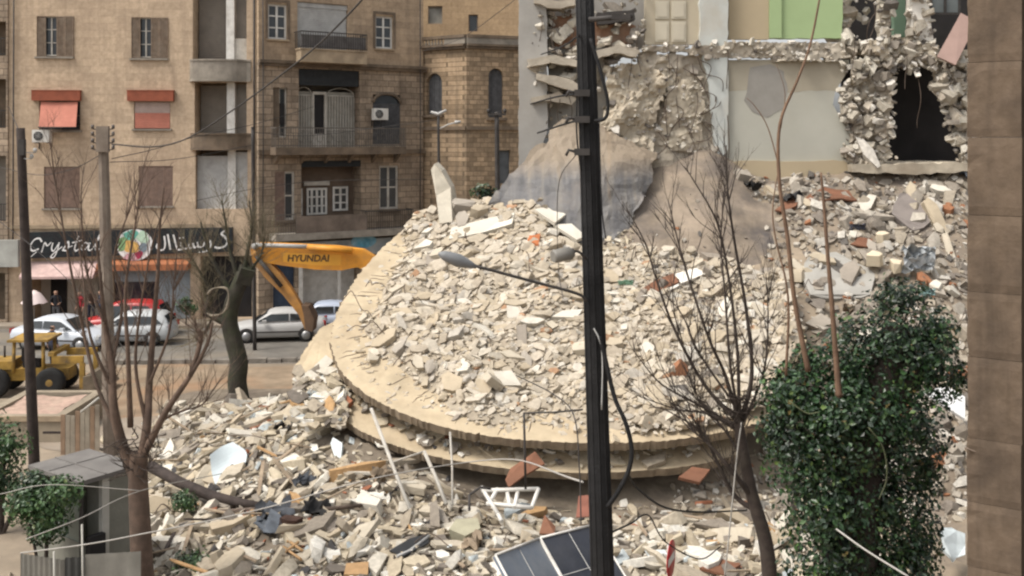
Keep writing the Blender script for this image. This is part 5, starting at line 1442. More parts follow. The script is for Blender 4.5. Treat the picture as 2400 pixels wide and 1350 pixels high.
# pale blue sheet, splintered chair, ladder, bent steel
_q = atr(536, 1090, 30, .1).y - 27.1 - .25
curved_plate([[at(492, 1066, 27.0 + _q), at(520, 1046, 27.3 + _q), at(546, 1036, 27.4 + _q)], [at(496, 1106, 26.8 + _q), at(540, 1084, 27.1 + _q), at(578, 1062, 27.2 + _q)], [at(506, 1142, 26.5 + _q), at(540, 1132, 26.6 + _q), at(566, 1110, 26.8 + _q)]], mat('pale_blue_sheet', (.50, .56, .58), .5, .08, 1.5, .05), .03, 'bent_sheet', 'pale blue bent metal sheet on the left end of the heap', 'metal sheet')
t = thing('ladder', 'pale metal ladder frame leaning against the lower curved slab', 'ladder', atr(965, 1205, 22.9))
M_lad = mat('pale_metal', (.42, .395, .35), .6, .15, 3, .1, dirt=(.25, .2, .15), dirt_amt=.5)
mb = MB(); mb.tube([atr(870, 958, 25.2), atr(920, 1090, 24.0), atr(966, 1206, 22.9)], .045, 8); mb.build('side_rail', M_lad, t, world=True)
mb = MB(); mb.tube([atr(994, 1058, 24.3), atr(1022, 1120, 23.8), atr(1046, 1182, 23.2)], .045, 8); mb.build('side_rail', M_lad, t, world=True)
mb = MB(); mb.tube([atr(918, 1084, 24.05), atr(994, 1058, 24.3)], .025, 6); mb.build('rung', M_lad, t, world=True)
mb = MB(); mb.tube([atr(1055, 1012, 24.2), atr(1060, 1100, 24.0), atr(1060, 1184, 23.3)], .028, 6); one('steel_post', mb, M_lad, 'thin pale steel post standing right of the ladder frame', 'post', loc=atr(1060, 1184, 23.3))
t = thing('window_frame', 'twisted white window frame lying in the heap below the rust panel', 'window frame', atr(1180, 1180, 23.2))
def bar3(pts, r_, m, name, par):
    mb = MB(); mb.tube([atr(*p) for p in pts], r_, 6); return mb.build(name, m, par, world=True)
for pts in (((1128, 1142, 23.7), (1168, 1206, 22.9)), ((1168, 1206, 22.9), (1176, 1222, 22.7)), ((1188, 1150, 23.7), (1196, 1188, 23.2)), ((1214, 1150, 23.7), (1206, 1190, 23.1)), ((1140, 1180, 23.3), (1246, 1190, 23.1)), ((1246, 1190, 23.1), (1262, 1146, 23.7)), ((1166, 1146, 23.7), (1148, 1176, 23.3)), ((1128, 1150, 23.6), (1262, 1146, 23.7))):
    bar3(pts, .05, M_whitepaint, 'bar', t)
t2 = MB(); t2.tube([atr(1100, 1196, 23.0), atr(1100, 1160, 23.4), atr(1126, 1142, 23.6), atr(1150, 1146, 23.6)], .03, 6); one('steel_hoop', t2, M_iron, 'dark bent steel hoop left of the twisted white window frame', 'steel hoop', loc=atr(1100, 1196, 23.0))
slab_thing('mattress', 'rolled greenish bundle lying below the twisted white window frame', 'bundle', [atr(1052, 1240, 22.5), atr(1070, 1216, 22.8), atr(1120, 1214, 22.8), atr(1126, 1238, 22.4), atr(1090, 1256, 22.2)], mat('drab_bundle', (.30, .28, .20), .9, .15, 3, .3), .25)
t = thing('broken_chair', 'splintered orange wooden frame lying low in the heap', 'wooden frame', atr(670, 1295, 21.9))
M_owood = mat('orange_wood', (.35, .215, .105), .7, .2, 5, .2)
for pts in (((648, 1312, 21.6), (676, 1288, 22.0)), ((676, 1288, 22.0), (700, 1270, 22.3)), ((664, 1282, 22.1), (706, 1312, 21.6)), ((680, 1270, 22.3), (708, 1290, 22.0)), ((672, 1270, 22.3), (690, 1262, 22.4))):
    bar3(pts, .03, M_owood, 'slat', t)
slab_thing('timber_board', 'rough orange yellow plank standing at the bottom edge left of the solar panels', 'plank', [atr(806, 1346, 21.4), atr(812, 1320, 21.7), atr(864, 1316, 21.8), atr(862, 1346, 21.4)], M_owood, .06)
t = thing('metal_gutter', 'dark metal tray with a silver rim in the lower heap', 'metal tray', atr(960, 1290, 22.1))
mb = MB(); mb.prism([atr(912, 1290, 22.3), atr(960, 1262, 22.7), atr(1004, 1250, 22.7), atr(1004, 1272, 22.4), atr(944, 1304, 22.0)], (0, .15, -.12)); mb.build('tray', mat('black_tray', (.025, .026, .028), .5, .3, 3, .1), t, world=True)
bar3(((930, 1304, 21.95), (958, 1292, 22.1), (1006, 1256, 22.5)), .03, M_greymetal, 'rim', t)
mb = MB(); mb.tube([atr(352, 1092, 26.0), atr(420, 1130, 25.0), atr(500, 1164, 24.2), atr(560, 1178, 24.0), atr(640, 1190, 23.7)], [.14, .13, .13, .11, .07], 8); one('tree_limb', mb, M_darkwood, 'long dark fallen limb crossing the left end of the heap', 'fallen limb', loc=atr(500, 1164, 24.2))
mb = MB(); mb.tube([atr(508, 1200, 23.7), atr(640, 1192, 23.6), atr(760, 1194, 23.5), atr(850, 1184, 23.6)], [.05, .06, .05, .04], 7); one('bent_pipe', mb, M_rebar, 'dark bent pipe lying below the fallen limb', 'pipe', loc=atr(660, 1192, 23.6))
mb = MB(); put_piece(mb, P_BLOCK[3], (0, 0, 0), (.55, .4, .7), (0, 0, 1), .2, .3); o = mb.build('charred_block', mat('charred_brown', (.055, .03, .022), .9, .4, 3, .4)); o.location = atr(678, 1236, 22.9); tag(o, 'dark charred brown block under the bent pipe', 'charred block')
# white van roof behind the ivy, white board lower down
slab_thing('white_board', 'bright white board in the gap between the ivy and the stone pier', 'board', [atr(2160, 918, 24.5), atr(2220, 905, 25.5), atr(2262, 930, 25.5), atr(2262, 982, 24.6)], mat('bright_white_board', (.8, .8, .79), .6, .04, 2, 0), .06)
slab_thing('white_board', 'pale blue white board low in the gap beside the stone pier', 'board', [at(2204, 1246, 21.0), at(2230, 1236, 21.2), at(2262, 1250, 21.2), at(2262, 1300, 20.8), at(2236, 1316, 20.7), at(2212, 1290, 20.8)], mat('blue_white_board', (.52, .57, .58), .6, .25, 3, .2), .06, jagged=.05)
# gibbet of thin steel in front of the rubble
mb = MB(); mb.tube([at(1232, 1146, 22.6), at(1230, 1060, 22.6), at(1228, 968, 22.6)], .03, 6); mb.tube([at(1227, 968, 22.6), at(1300, 966, 22.6), at(1366, 960, 22.5)], .02, 6); one('steel_bracket', mb, M_iron, 'thin dark steel bracket standing upright in front of the curved slab edges', 'bracket', loc=at(1232, 1146, 22.6))
# bent reinforcing rods
rg = random.Random(77)
for k in range(44):
    if k < 24: X, Y = reg_slab(); z = slab_h(X, Y)[0]
    elif k < 36: X, Y = reg_front(); z = base_h(X, Y)
    else: X, Y = reg_right(); z = base_h(X, Y)
    a = rg.uniform(0, 6.28); L = rg.uniform(.6, 1.6); pts = []
    for i in range(6):
        t_ = i / 5
        pts.append((math.cos(a) * L * t_ + rg.uniform(-.05, .05), math.sin(a) * L * t_ + rg.uniform(-.05, .05), .5 * L * math.sin(t_ * 2.4) * rg.uniform(.35, 1) + .02))
    mb = MB(); mb.tube(spline(pts, 3), .012, 5); o = mb.build('reinforcing_rod', M_rebar); o.location = (X, Y, z); tag(o, 'thin bent rusty reinforcing rod sticking out of the rubble', 'steel rod', 'bent reinforcing rods')

# splintered laths and rags in the lower heap
M_lath = mat('grey_lath', (.30, .235, .165), .9, .35, 4, .3, dirt=(.16, .11, .08), dirt_amt=.6)
for k in range(46):
    X, Y = reg_front(); z = base_h(X, Y); a = rg.uniform(0, 6.28); L = rg.uniform(.5, 1.7); tl = rg.gauss(0, .3)
    mb = MB(); w_ = rg.uniform(.025, .06); d = Vector((math.cos(a) * math.cos(tl), math.sin(a) * math.cos(tl), math.sin(tl))); sd = d.cross(Vector((0, 0, 1))).normalized(); up = sd.cross(d)
    q = [d * (-L / 2) - sd * w_, d * (L / 2 - .12) - sd * w_, d * (L / 2 + .05), d * (L / 2 - .05) + sd * w_, d * (-L / 2 + .08) + sd * w_]
    mb.prism(q, up * .03); o = mb.build('timber_lath', [M_lath, M_owood, M_darkwood][0 if k % 7 else 1 + k % 2]); o.location = (X, Y, z + .22)
    tag(o, 'thin splintered timber lath lying in the lower heap', 'timber lath', 'splintered timber laths')
M_rag = [mat('rag_' + n_, c, .9, .3, 3, .2) for n_, c in (('slate', (.07, .075, .085)), ('dun', (.22, .17, .12)), ('blue', (.085, .095, .11)), ('black', (.025, .024, .024)))]
for k in range(16):
    X, Y = reg_front() if k < 11 else reg_right(); z = base_h(X, Y)
    rr = random.Random(100 + k); mb = MB(); n_ = 7; sz = rr.uniform(.25, .5); vs = []
    for j in range(n_):
        for i in range(n_):
            vs.append(((i / (n_ - 1) - .5) * sz * 1.5 + rr.uniform(-.06, .06), (j / (n_ - 1) - .5) * sz + rr.uniform(-.06, .06), rr.uniform(0, .16) + .1 * math.sin(i * 1.3 + j)))
    fs = [(j * n_ + i, j * n_ + i + 1, (j + 1) * n_ + i + 1, (j + 1) * n_ + i) for j in range(n_ - 1) for i in range(n_ - 1)]
    mb.add(vs, fs, 0, True); mb.add([(v[0], v[1], v[2] - .015) for v in vs], [tuple(reversed(f)) for f in fs], 0, True)
    o = mb.build('cloth_rag', M_rag[k % 4]); o.location = (X, Y, z + .16); o.rotation_euler = (.5, 0, rr.uniform(0, 6))
    tag(o, 'crumpled dusty cloth rag caught among the broken stones', 'rag', 'dusty rags in the rubble')
# ================================================================ poles and lamps
t = thing('utility_pole', 'tall tarred black utility pole in the middle foreground', 'utility pole', (at(1414, 1350, 11.0).x + .03, 11.0, 0))
def px_pole(px0, py0, px1, py1, Y, r0, r1, n=14, wob=.0):
    a, b = at(px0, py0, Y), at(px1, py1, Y); d = (b - a) / (b.z - a.z); base = a + d * (-a.z)
    return [base.lerp(b, k / n) for k in range(n + 1)], [r0 + (r1 - r0) * k / n for k in range(n + 1)]
pts, rr = px_pole(1412, 1350, 1368, -60, 11.0, .150, .098)
mb = MB(); mb.tube(pts, rr, 14)
for k in range(5):                                       # splits and ribs along the weathered pole
    a = -math.pi / 2 + (k - 2) * .55
    mb.tube([p + Vector((math.cos(a) * r_ * .98, math.sin(a) * r_ * .98, 0)) for p, r_ in zip(pts, rr)], .012, 4)
mb.build('shaft', M_black, t, world=True)
def wtube(pl, r_, name, m, par, k=6, n=6):
    P = spline([at(*q) for q in pl], k) if len(pl) > 2 else [at(*q) for q in pl]
    mb = MB(); mb.tube(P, r_, n); return mb.build(name, m, par, world=True)
wtube([(1384, 90, 10.85), (1408, 170, 10.8), (1424, 235, 10.8), (1420, 275, 10.8), (1394, 284, 10.85)], .020, 'cable_loop', M_black, t)
for y_ in (218, 280, 356):
    mb = MB(); c = at(1364, y_, 10.85); mb.cbox(c, (.16, .08, .07)); mb.tube([c + Vector((-.06, 0, 0)), c + Vector((-.14, 0, .02)), c + Vector((-.17, 0, -.04))], .018, 6); mb.build('bracket', M_iron, t, world=True)
mb = MB(); mb.tube([at(1380, 46, 10.85), at(1430, 42, 10.8), at(1482, 38, 10.8)], .03, 6); mb.cbox(at(1455, 40, 10.8), (.2, .06, .06)); mb.build('crossarm', M_iron, t, world=True)
arm = wtube([(1376, 706, 10.88), (1352, 688, 10.85), (1250, 660, 10.75), (1110, 622, 10.6)], .018, 'lamp_arm', M_iron, t)
mb = MB(); M_lampgrey = mat('lamp_grey', (.17, .175, .18), .5, .12, 3, .1)
a, b = at(1112, 624, 10.6), at(1028, 594, 10.5); d = (b - a)
mb.tube([a - d * .05, a + d * .12, a + d * .45, a + d * .85, a + d], [.018, .04, .07, .05, .015], 12); mb.build('lamp_head', M_lampgrey, arm, world=True)
arm = wtube([(1374, 606, 10.9), (1356, 590, 10.85), (1340, 590, 10.8)], .014, 'lamp_bracket', M_iron, t)
mb = MB(); a, b = at(1342, 592, 10.8), at(1296, 602, 10.7); d = b - a
mb.tube([a, a + d * .12, a + d * .14, a + d * .9, b], [.05, .055, .07, .07, .06], 14); mb.build('lamp_housing', mat('dull_aluminium', (.20, .19, .17), .5, .15, 4, .1, dirt=(.2, .18, .15), dirt_amt=.5), arm, world=True)
mb = MB(); mb.tube([a - d * .03, a - d * .005], [.045, .052], 12); mb.build('lamp_glass', M_dark, arm, world=True)
wtube([(1404, 790, 10.86), (1416, 830, 10.84), (1440, 930, 10.8), (1466, 990, 10.78), (1480, 1050, 10.78), (1474, 1100, 10.78), (1450, 1150, 10.8), (1424, 1188, 10.84)], .026, 'cable_loop', M_black, t)
wtube([(1392, 770, 10.86), (1406, 800, 10.84), (1412, 850, 10.84), (1410, 960, 10.84)], .008, 'tie_wire', M_greymetal, t)
wtube([(1352, 220, 10.84), (1352, 320, 10.84), (1362, 400, 10.85)], .01, 'cable', M_black, t)
wtube([(1404, 290, 10.86), (1410, 480, 10.84), (1420, 560, 10.84)], .008, 'cable', M_black, t)

t = thing('utility_pole', 'dark slim timber pole at the far left, standing behind the booth roof', 'utility pole', (at(80, 1080, 26).x, 26, 0))
pts, rr = px_pole(80, 1080, 48, 300, 26, .14, .105); mb = MB(); mb.tube(pts, rr, 10); mb.build('shaft', M_darkwood, t, world=True)
mb = MB(); mb.cbox(at(52, 345, 25.8), (.14, .14, .4)); mb.build('clamp', M_iron, t, world=True)
for (x, y) in ((82, 358), (74, 372)):
    mb = MB(); c = at(x, y, 25.9); mb.lathe([(.03, 0), (.05, .05), (.05, .1), (.02, .12)], 8, 0, Matrix.Translation(c)); mb.tube([at(54, y, 25.95), c], .012, 5); mb.build('insulator', M_greymetal, t, world=True)
t = thing('utility_pole', 'grey concrete pole with rows of insulators near its top', 'utility pole', (at(258, 1000, 30).x, 30, 0))
pts, rr = px_pole(258, 1000, 241, 296, 30, .22, .15); mb = MB(); mb.tube(pts, rr, 8, sm=False); mb.build('shaft', M_concpole, t, world=True)
for y_ in (302, 318, 334, 350):
    for s in (-1, 1):
        x = 241 + s * 16
        mb = MB(); c = at(241 + s * 24, y_, 29.8); mb.tube([at(241, y_ + 4, 29.85), c], .018, 5); mb.tube([c, c + Vector((0, 0, .12))], [.05, .045], 8); mb.build('insulator', mat('brown_insulator', (.10, .085, .075), .4, .2, 3, 0), t, world=True)
mb = MB(); mb.cbox(at(241, 326, 29.83), (.36, .12, .75)); mb.build('crossarm', M_concpole, t, world=True)
t = thing('lamp_post', 'thin dark post in front of the joint between the two left buildings', 'post', (at(593, 600, 45).x, 45, 0))
pts, rr = px_pole(595, 600, 592, 300, 45, .09, .07); mb = MB(); mb.tube(pts, rr, 8); mb.build('shaft', M_iron, t, world=True)
mb = MB(); mb.tube([pts[-1], pts[-1] + Vector((0, 0, .06))], [.09, .05], 8); mb.build('cap', M_iron, t, world=True)
t = thing('street_lamp', 'slim street lamp with a small arm before the tower, left of the other lamp', 'street lamp', (at(1029, 500, 47).x, 47, 0))
pts, rr = px_pole(1030, 500, 1027, 268, 47, .09, .06); mb = MB(); mb.tube(pts, rr, 8); mb.build('shaft', M_iron, t, world=True)
mb = MB(); mb.tube([at(1010, 262, 46.9), at(1027, 268, 47), at(1046, 258, 46.9)], [.05, .09, .05], 8); mb.build('lamp_head', M_greymetal, t, world=True)
mb = MB(); mb.tube([at(1030, 302, 47), at(1050, 292, 46.9), at(1072, 286, 46.8)], .035, 6); ar = mb.build('lamp_arm', M_greymetal, t, world=True)
mb = MB(); mb.tube([at(1066, 287, 46.8), at(1080, 285, 46.8)], [.09, .05], 8); mb.build('lamp_head', M_greymetal, ar, world=True)
t = thing('street_lamp', 'dark post with a short crossbar in front of the right arched window of the tower', 'street lamp', (at(1166, 500, 47).x, 47, 0))
pts, rr = px_pole(1167, 500, 1164, 262, 47, .15, .10); mb = MB(); mb.tube(pts, rr, 8); mb.build('shaft', M_iron, t, world=True)
mb = MB(); mb.cbox(at(1164, 268, 46.9), (.85, .09, .09)); mb.build('crossbar', M_iron, t, world=True)
for x in (1145, 1183):
    mb = MB(); mb.lathe([(.06, 0), (.09, .1), (.05, .2)], 8, 0, Matrix.Translation(at(x, 265, 46.9))); mb.build('lamp_head', M_iron, t, world=True)

# ================================================================ overhead cables
def cable(label, pl, r_=.012, m=None, k=8):
    mb = MB(); P = spline([at(*q) for q in pl], k); mb.tube(P, r_, 5)
    return one('overhead_cable', mb, m or M_iron, label, 'cable', 'overhead cables', loc=P[0])
M_palewire = mat('pale_wire', (.36, .34, .31), .6, .1, 3, 0)
cable('dark cable sagging from the concrete pole up across the old house', [(262, 338, 29.8), (360, 344, 29), (440, 324, 28.5), (540, 262, 27), (640, 190, 25), (740, 110, 23), (830, 20, 21), (880, -40, 20)], .022)
cable('thinner cable below the sagging one, ending at the balcony corner', [(262, 372, 29.8), (360, 350, 32), (452, 322, 36), (600, 290, 44), (735, 250, 52)], .013)
cable('thin wire climbing past the tower towards the black pole', [(1268, 128, 18), (1320, 108, 13), (1358, 82, 10.85)], .011, M_black)
cable('short twisted cable reaching the middle bracket of the black pole', [(1244, 244, 14), (1300, 228, 12), (1352, 220, 10.9)], .011, M_black)
cable('frayed short cable reaching the lower bracket of the black pole', [(1260, 312, 14), (1308, 296, 12), (1354, 282, 10.9)], .013, M_black)
cable('thin wire in front of the right bare tree and along the slabs', [(1210, 880, 14), (1290, 920, 12.5), (1344, 972, 11.5), (1358, 1100, 11.2), (1362, 1230, 11)], .008)
cable('pale wire crossing low over the booth and the heap', [(48, 1296, 17), (200, 1276, 17), (330, 1252, 17), (600, 1196, 17.5), (900, 1116, 18), (1180, 1076, 19), (1366, 1130, 11.2)], .012, M_palewire)
cable('thin pale wire above the booth window at the lower left', [(0, 1158, 17), (120, 1136, 17), (330, 1150, 17.5)], .007, M_palewire)
cable('pale wire rising from the lower left bush to the left tree', [(60, 1264, 16.5), (190, 1214, 17), (330, 1150, 18.5), (520, 1110, 22)], .009, M_palewire)
cable('dark wire looping from the black pole to the right bare tree', [(1470, 1110, 10.8), (1500, 1150, 13), (1560, 1190, 15), (1640, 1200, 17), (1750, 1196, 19.6)], .016, M_black)
cable('dark low wire hanging below the road sign side of the black pole', [(1424, 1252, 11.2), (1480, 1226, 13), (1520, 1208, 15), (1560, 1270, 17), (1640, 1310, 18), (1690, 1280, 19)], .012, M_black)
cable('pale hanging wire in front of the trunk of the right bare tree', [(1738, 990, 18.8), (1728, 1060, 18.7), (1716, 1180, 18.6), (1706, 1280, 18.6), (1698, 1352, 18.6)], .014, M_palewire)
cable('dark wire stretched from the long left wall to the left bare tree', [(0, 520, 24), (90, 590, 23), (200, 700, 22), (300, 830, 21)], .008)
cable('thin pale cable over the ivy at the lower right corner', [(1960, 1240, 14), (2030, 1290, 13.5), (2130, 1352, 13)], .014, M_palewire)
cable('thin wire in front of the rubble crest left of the black pole', [(1352, 360, 10.9), (1312, 420, 12), (1306, 520, 13), (1310, 640, 13), (1320, 700, 12)], .005)
cable('loose dark wire along the facade above the tower', [(990, 120, 40), (1080, 90, 36), (1180, 20, 30), (1240, -30, 26)], .010)
cable('thin wire across the lower windows of the old house', [(460, 470, 44), (600, 442, 45), (760, 424, 46), (1000, 420, 47)], .012)
cable('thin wire sagging before the middle balcony of the old house', [(594, 310, 45), (720, 318, 46), (880, 300, 46.5), (1027, 280, 47)], .012)
cable('thin wire between the left shop windows and the concrete pole', [(0, 392, 40), (90, 410, 36), (170, 396, 33), (241, 360, 29.8)], .012)
cable('thin slack wire hanging across the red shutters', [(20, 250, 46), (46, 310, 26)], .012)
cable('thin wire over the rounded balconies of the honey block', [(258, 380, 29.8), (420, 372, 36), (592, 340, 45)], .012)
mb = MB(); P = spline([at(2262, 1050, 11.95), at(2300, 1064, 11.95), at(2360, 1084, 11.95), at(2402, 1088, 11.95)], 5); mb.tube(P, .014, 5); mb.tube([at(2366, 1086, 11.94), at(2368, 1140, 11.94), at(2366, 1215, 11.94)], .012, 5)
one('wall_cable', mb, mat('brown_wire', (.17, .13, .10), .8, .2, 3, 0), 'thin cable fixed to the brown stone pier at the right edge', 'cable', 'overhead cables', loc=P[0])

# ================================================================ booth, fence, planter at the lower left
bF, bL, bR = gp(185, 1130, 2.42), gp(65, 1090, 2.42), gp(320, 1085, 2.42)
ux = (bL - bF); uy = (bR - bF); LX, LY = ux.length, uy.length
ux.normalize(); uy = (uy - ux * uy.dot(ux)).normalized()
rz = math.atan2(uy.y, uy.x)
t = thing('guard_booth', 'small grey concrete guard booth with a flat overhanging roof at the lower left', 'booth', (bF.x, bF.y, 0), rz)
# local x along the right hand face, local y along the left hand face
M_booth = mat('booth_cement', (.20, .195, .165), .9, .15, 1.6, .3, dirt=(.12, .12, .095), dirt_amt=.6)
M_boothroof = mat('booth_roof', (.155, .145, .135), .9, .2, 1.8, .4, dirt=(.10, .09, .085), dirt_amt=.6)
M_boothpost = mat('booth_post', (.40, .385, .345), .85, .1, 2, .2)
mb = MB(); mb.box(0, LY, 0, LX, 2.42 - .09, 2.42); mb.box(LY * .42, LY * .445, .02, LX - .02, 2.421, 2.44); mb.box(.03, LY - .03, LX * .6, LX * .62, 2.421, 2.435); mb.build('roof', M_boothroof, t)
i_ = .10
mb = MB(); mb.box(i_, i_ + .05, i_ + .06, LX - .1, 0, 1.15); mb.box(i_ + .06, LY * .36, i_, i_ + .05, 0, 1.12); mb.box(LY * .52, LY - .08, i_, i_ + .06, 0, 2.329); mb.box(LY - .14, LY - .08, i_ + .07, LX - .1, 0, 2.329); mb.box(i_ + .06, LY - .15, LX - .16, LX - .1, 0, 2.329); mb.build('wall', M_booth, t)
mb = MB(); mb.box(LY * .40, LY * .515, i_ - .03, i_ + .09, 0, 2.328); mb.build('post', M_boothpost, t)
mb = MB(); mb.box(i_, i_ + .06, i_, i_ + .06, 1.12, 2.328); mb.box(i_, i_ + .06, LX - .17, LX - .1, 1.15, 2.328); mb.build('corner_post', M_iron, t)
mb = MB(); mb.box(i_ + .02, i_ + .04, i_ + .07, LX * .5, 1.15, 2.0); mb.build('window', mat('dusty_green_pane', (.16, .19, .17), .35, .2, 2, 0), t)
mb = MB(); mb.box(LY * .15, LY * .40, -.05, i_ - .005, .75, 1.25); mb.build('counter', M_dark, t)
# corrugated screen in front
t = thing('sheet_fence', 'low grey corrugated sheet screen in front of the booth at the bottom left', 'fence', (at(45, 1350, 19.4).x, 19.4, 0))
M_sheet = mat('corrugated_grey', (.125, .12, .105), .8, .25, 2, .2, dirt=(.21, .19, .16), dirt_amt=.5)
def corrugated(mb, a, b, z0, z1, pitch=.12, amp=.018):
    d = (b - a); L = d.length; d.normalize(); n_ = Vector((-d.y, d.x, 0)); k = int(L / pitch * 4); vs = []
    for i in range(k + 1):
        p = a + d * (L * i / k) + n_ * (amp * math.sin(i * math.pi / 2)); vs += [(p.x, p.y, z0), (p.x, p.y, z1)]
    fs = [(2 * i, 2 * i + 2, 2 * i + 3, 2 * i + 1) for i in range(k)]; o = len(vs)
    mb.add(vs + [(v[0] + n_.x * .01, v[1] + n_.y * .01, v[2]) for v in vs], fs + [tuple(reversed([q + o for q in f])) for f in fs], 0, True)
A_, B_, C_ = at(48, 1296, 19.3), at(150, 1290, 19.0), at(330, 1270, 19.2)
mb = MB(); corrugated(mb, Vector((A_.x, A_.y, 0)), Vector((B_.x, B_.y, 0)), 0, 1.42); mb.build('panel', M_sheet, t, world=True)
mb = MB(); corrugated(mb, Vector((B_.x + .02, B_.y, 0)), Vector((at(196, 1290, 19.0).x, 19.05, 0)), 0, 1.46); mb.build('panel', mat('dark_sheet', (.055, .055, .052), .8, .2, 2, .2), t, world=True)['label'] = 'dark panel of the screen'
mb = MB(); corrugated(mb, Vector((at(199, 1290, 19.05).x, 19.05, 0)), Vector((C_.x, C_.y, 0)), 0, 1.5, .3, .006); mb.build('panel', mat('pale_sheet', (.21, .20, .175), .85, .18, 2, .2, dirt=(.13, .12, .10), dirt_amt=.5), t, world=True)['label'] = 'paler flat panel of the screen'
for px in (196, 130):
    mb = MB(); p = at(px, 1280, 18.95); mb.tube([(p.x, p.y, 0), (p.x - .03, p.y, 2.1 if px > 150 else 1.6)], .018, 6); mb.build('post', M_boothpost, t, world=True)
# plank fence
t = thing('plank_fence', 'weathered grey plank fence with a sloping top, behind the booth', 'fence', (at(140, 1050, 30).x, 30, 0))
M_plank = mat('weathered_planks', (.27, .235, .185), .9, .2, 3, .4, dirt=(.16, .12, .09), dirt_amt=.6)
M_planko = mat('reddish_planks', (.22, .15, .10), .9, .25, 3, .4)
k = 0; x = 142.0; mb = MB(); mb2 = MB()
while x < 232:
    wd = 11.5; top = 972 if x < 172 else 962 - (x - 172) * .42
    a = at(x, 1056, 30 - k * .06); b = at(x + wd - 1.2, 1056, 30 - k * .06)
    zt = H - (top - HY) * 30 / F
    (mb if k % 3 else mb2).box(a.x, b.x, a.y, a.y + .03, 0, zt); k += 1; x += wd
mb.build('boards', M_plank, t, world=True); mb2.build('boards', M_planko, t, world=True)
mb = MB(); a, b = at(190, 966, 29.6), at(232, 932, 29.4); mb.tube([a, b], .035, 6); mb.build('top_rail', M_boothpost, t, world=True)
mb = MB(); a, b = at(100, 1012, 30.1), at(160, 1010, 30.1); mb.box(a.x, b.x, a.y, a.y + .06, a.z - .06, a.z); mb.build('rail', M_darkwood, t, world=True)
# planter
t = thing('planter', 'low walled planter bed filled with pinkish gravel, behind the plank fence', 'planter', (at(70, 1000, 31.5).x, 31.5, 0))
a, b = at(-60, 980, 31.2), at(146, 978, 31.2)
mb = MB(); mb.box(a.x, b.x, 31.2, 31.5, 0, .80); mb.box(a.x, b.x, 34.2, 34.5, 0, .80); mb.box(b.x - .3, b.x, 31.502, 34.198, 0, .80); mb.box(a.x, a.x + .3, 31.502, 34.198, 0, .8)
mb.build('wall', mat('planter_stone', (.27, .225, .165), .9, .2, 1.4, .4, dirt=(.16, .13, .10), dirt_amt=.5), t, world=True)
mb = MB(); mb.box(a.x - .04, b.x + .04, 31.14, 31.2 - .002, .66, .82); mb.build('coping', M_trim, t, world=True)
mb = MB(); grid_mesh(mb, a.x + .3, b.x - .3, 31.5, 34.2, .25, lambda x, y: .74 + .12 * nz(x, y, 4, 1.1) + .06 * nz(x, y, 5, 3)); mb.build('gravel', mat('pink_gravel', (.38, .265, .21), .95, .25, 4, .8, dirt=(.30, .24, .18), dirt_amt=.6), t, world=True)

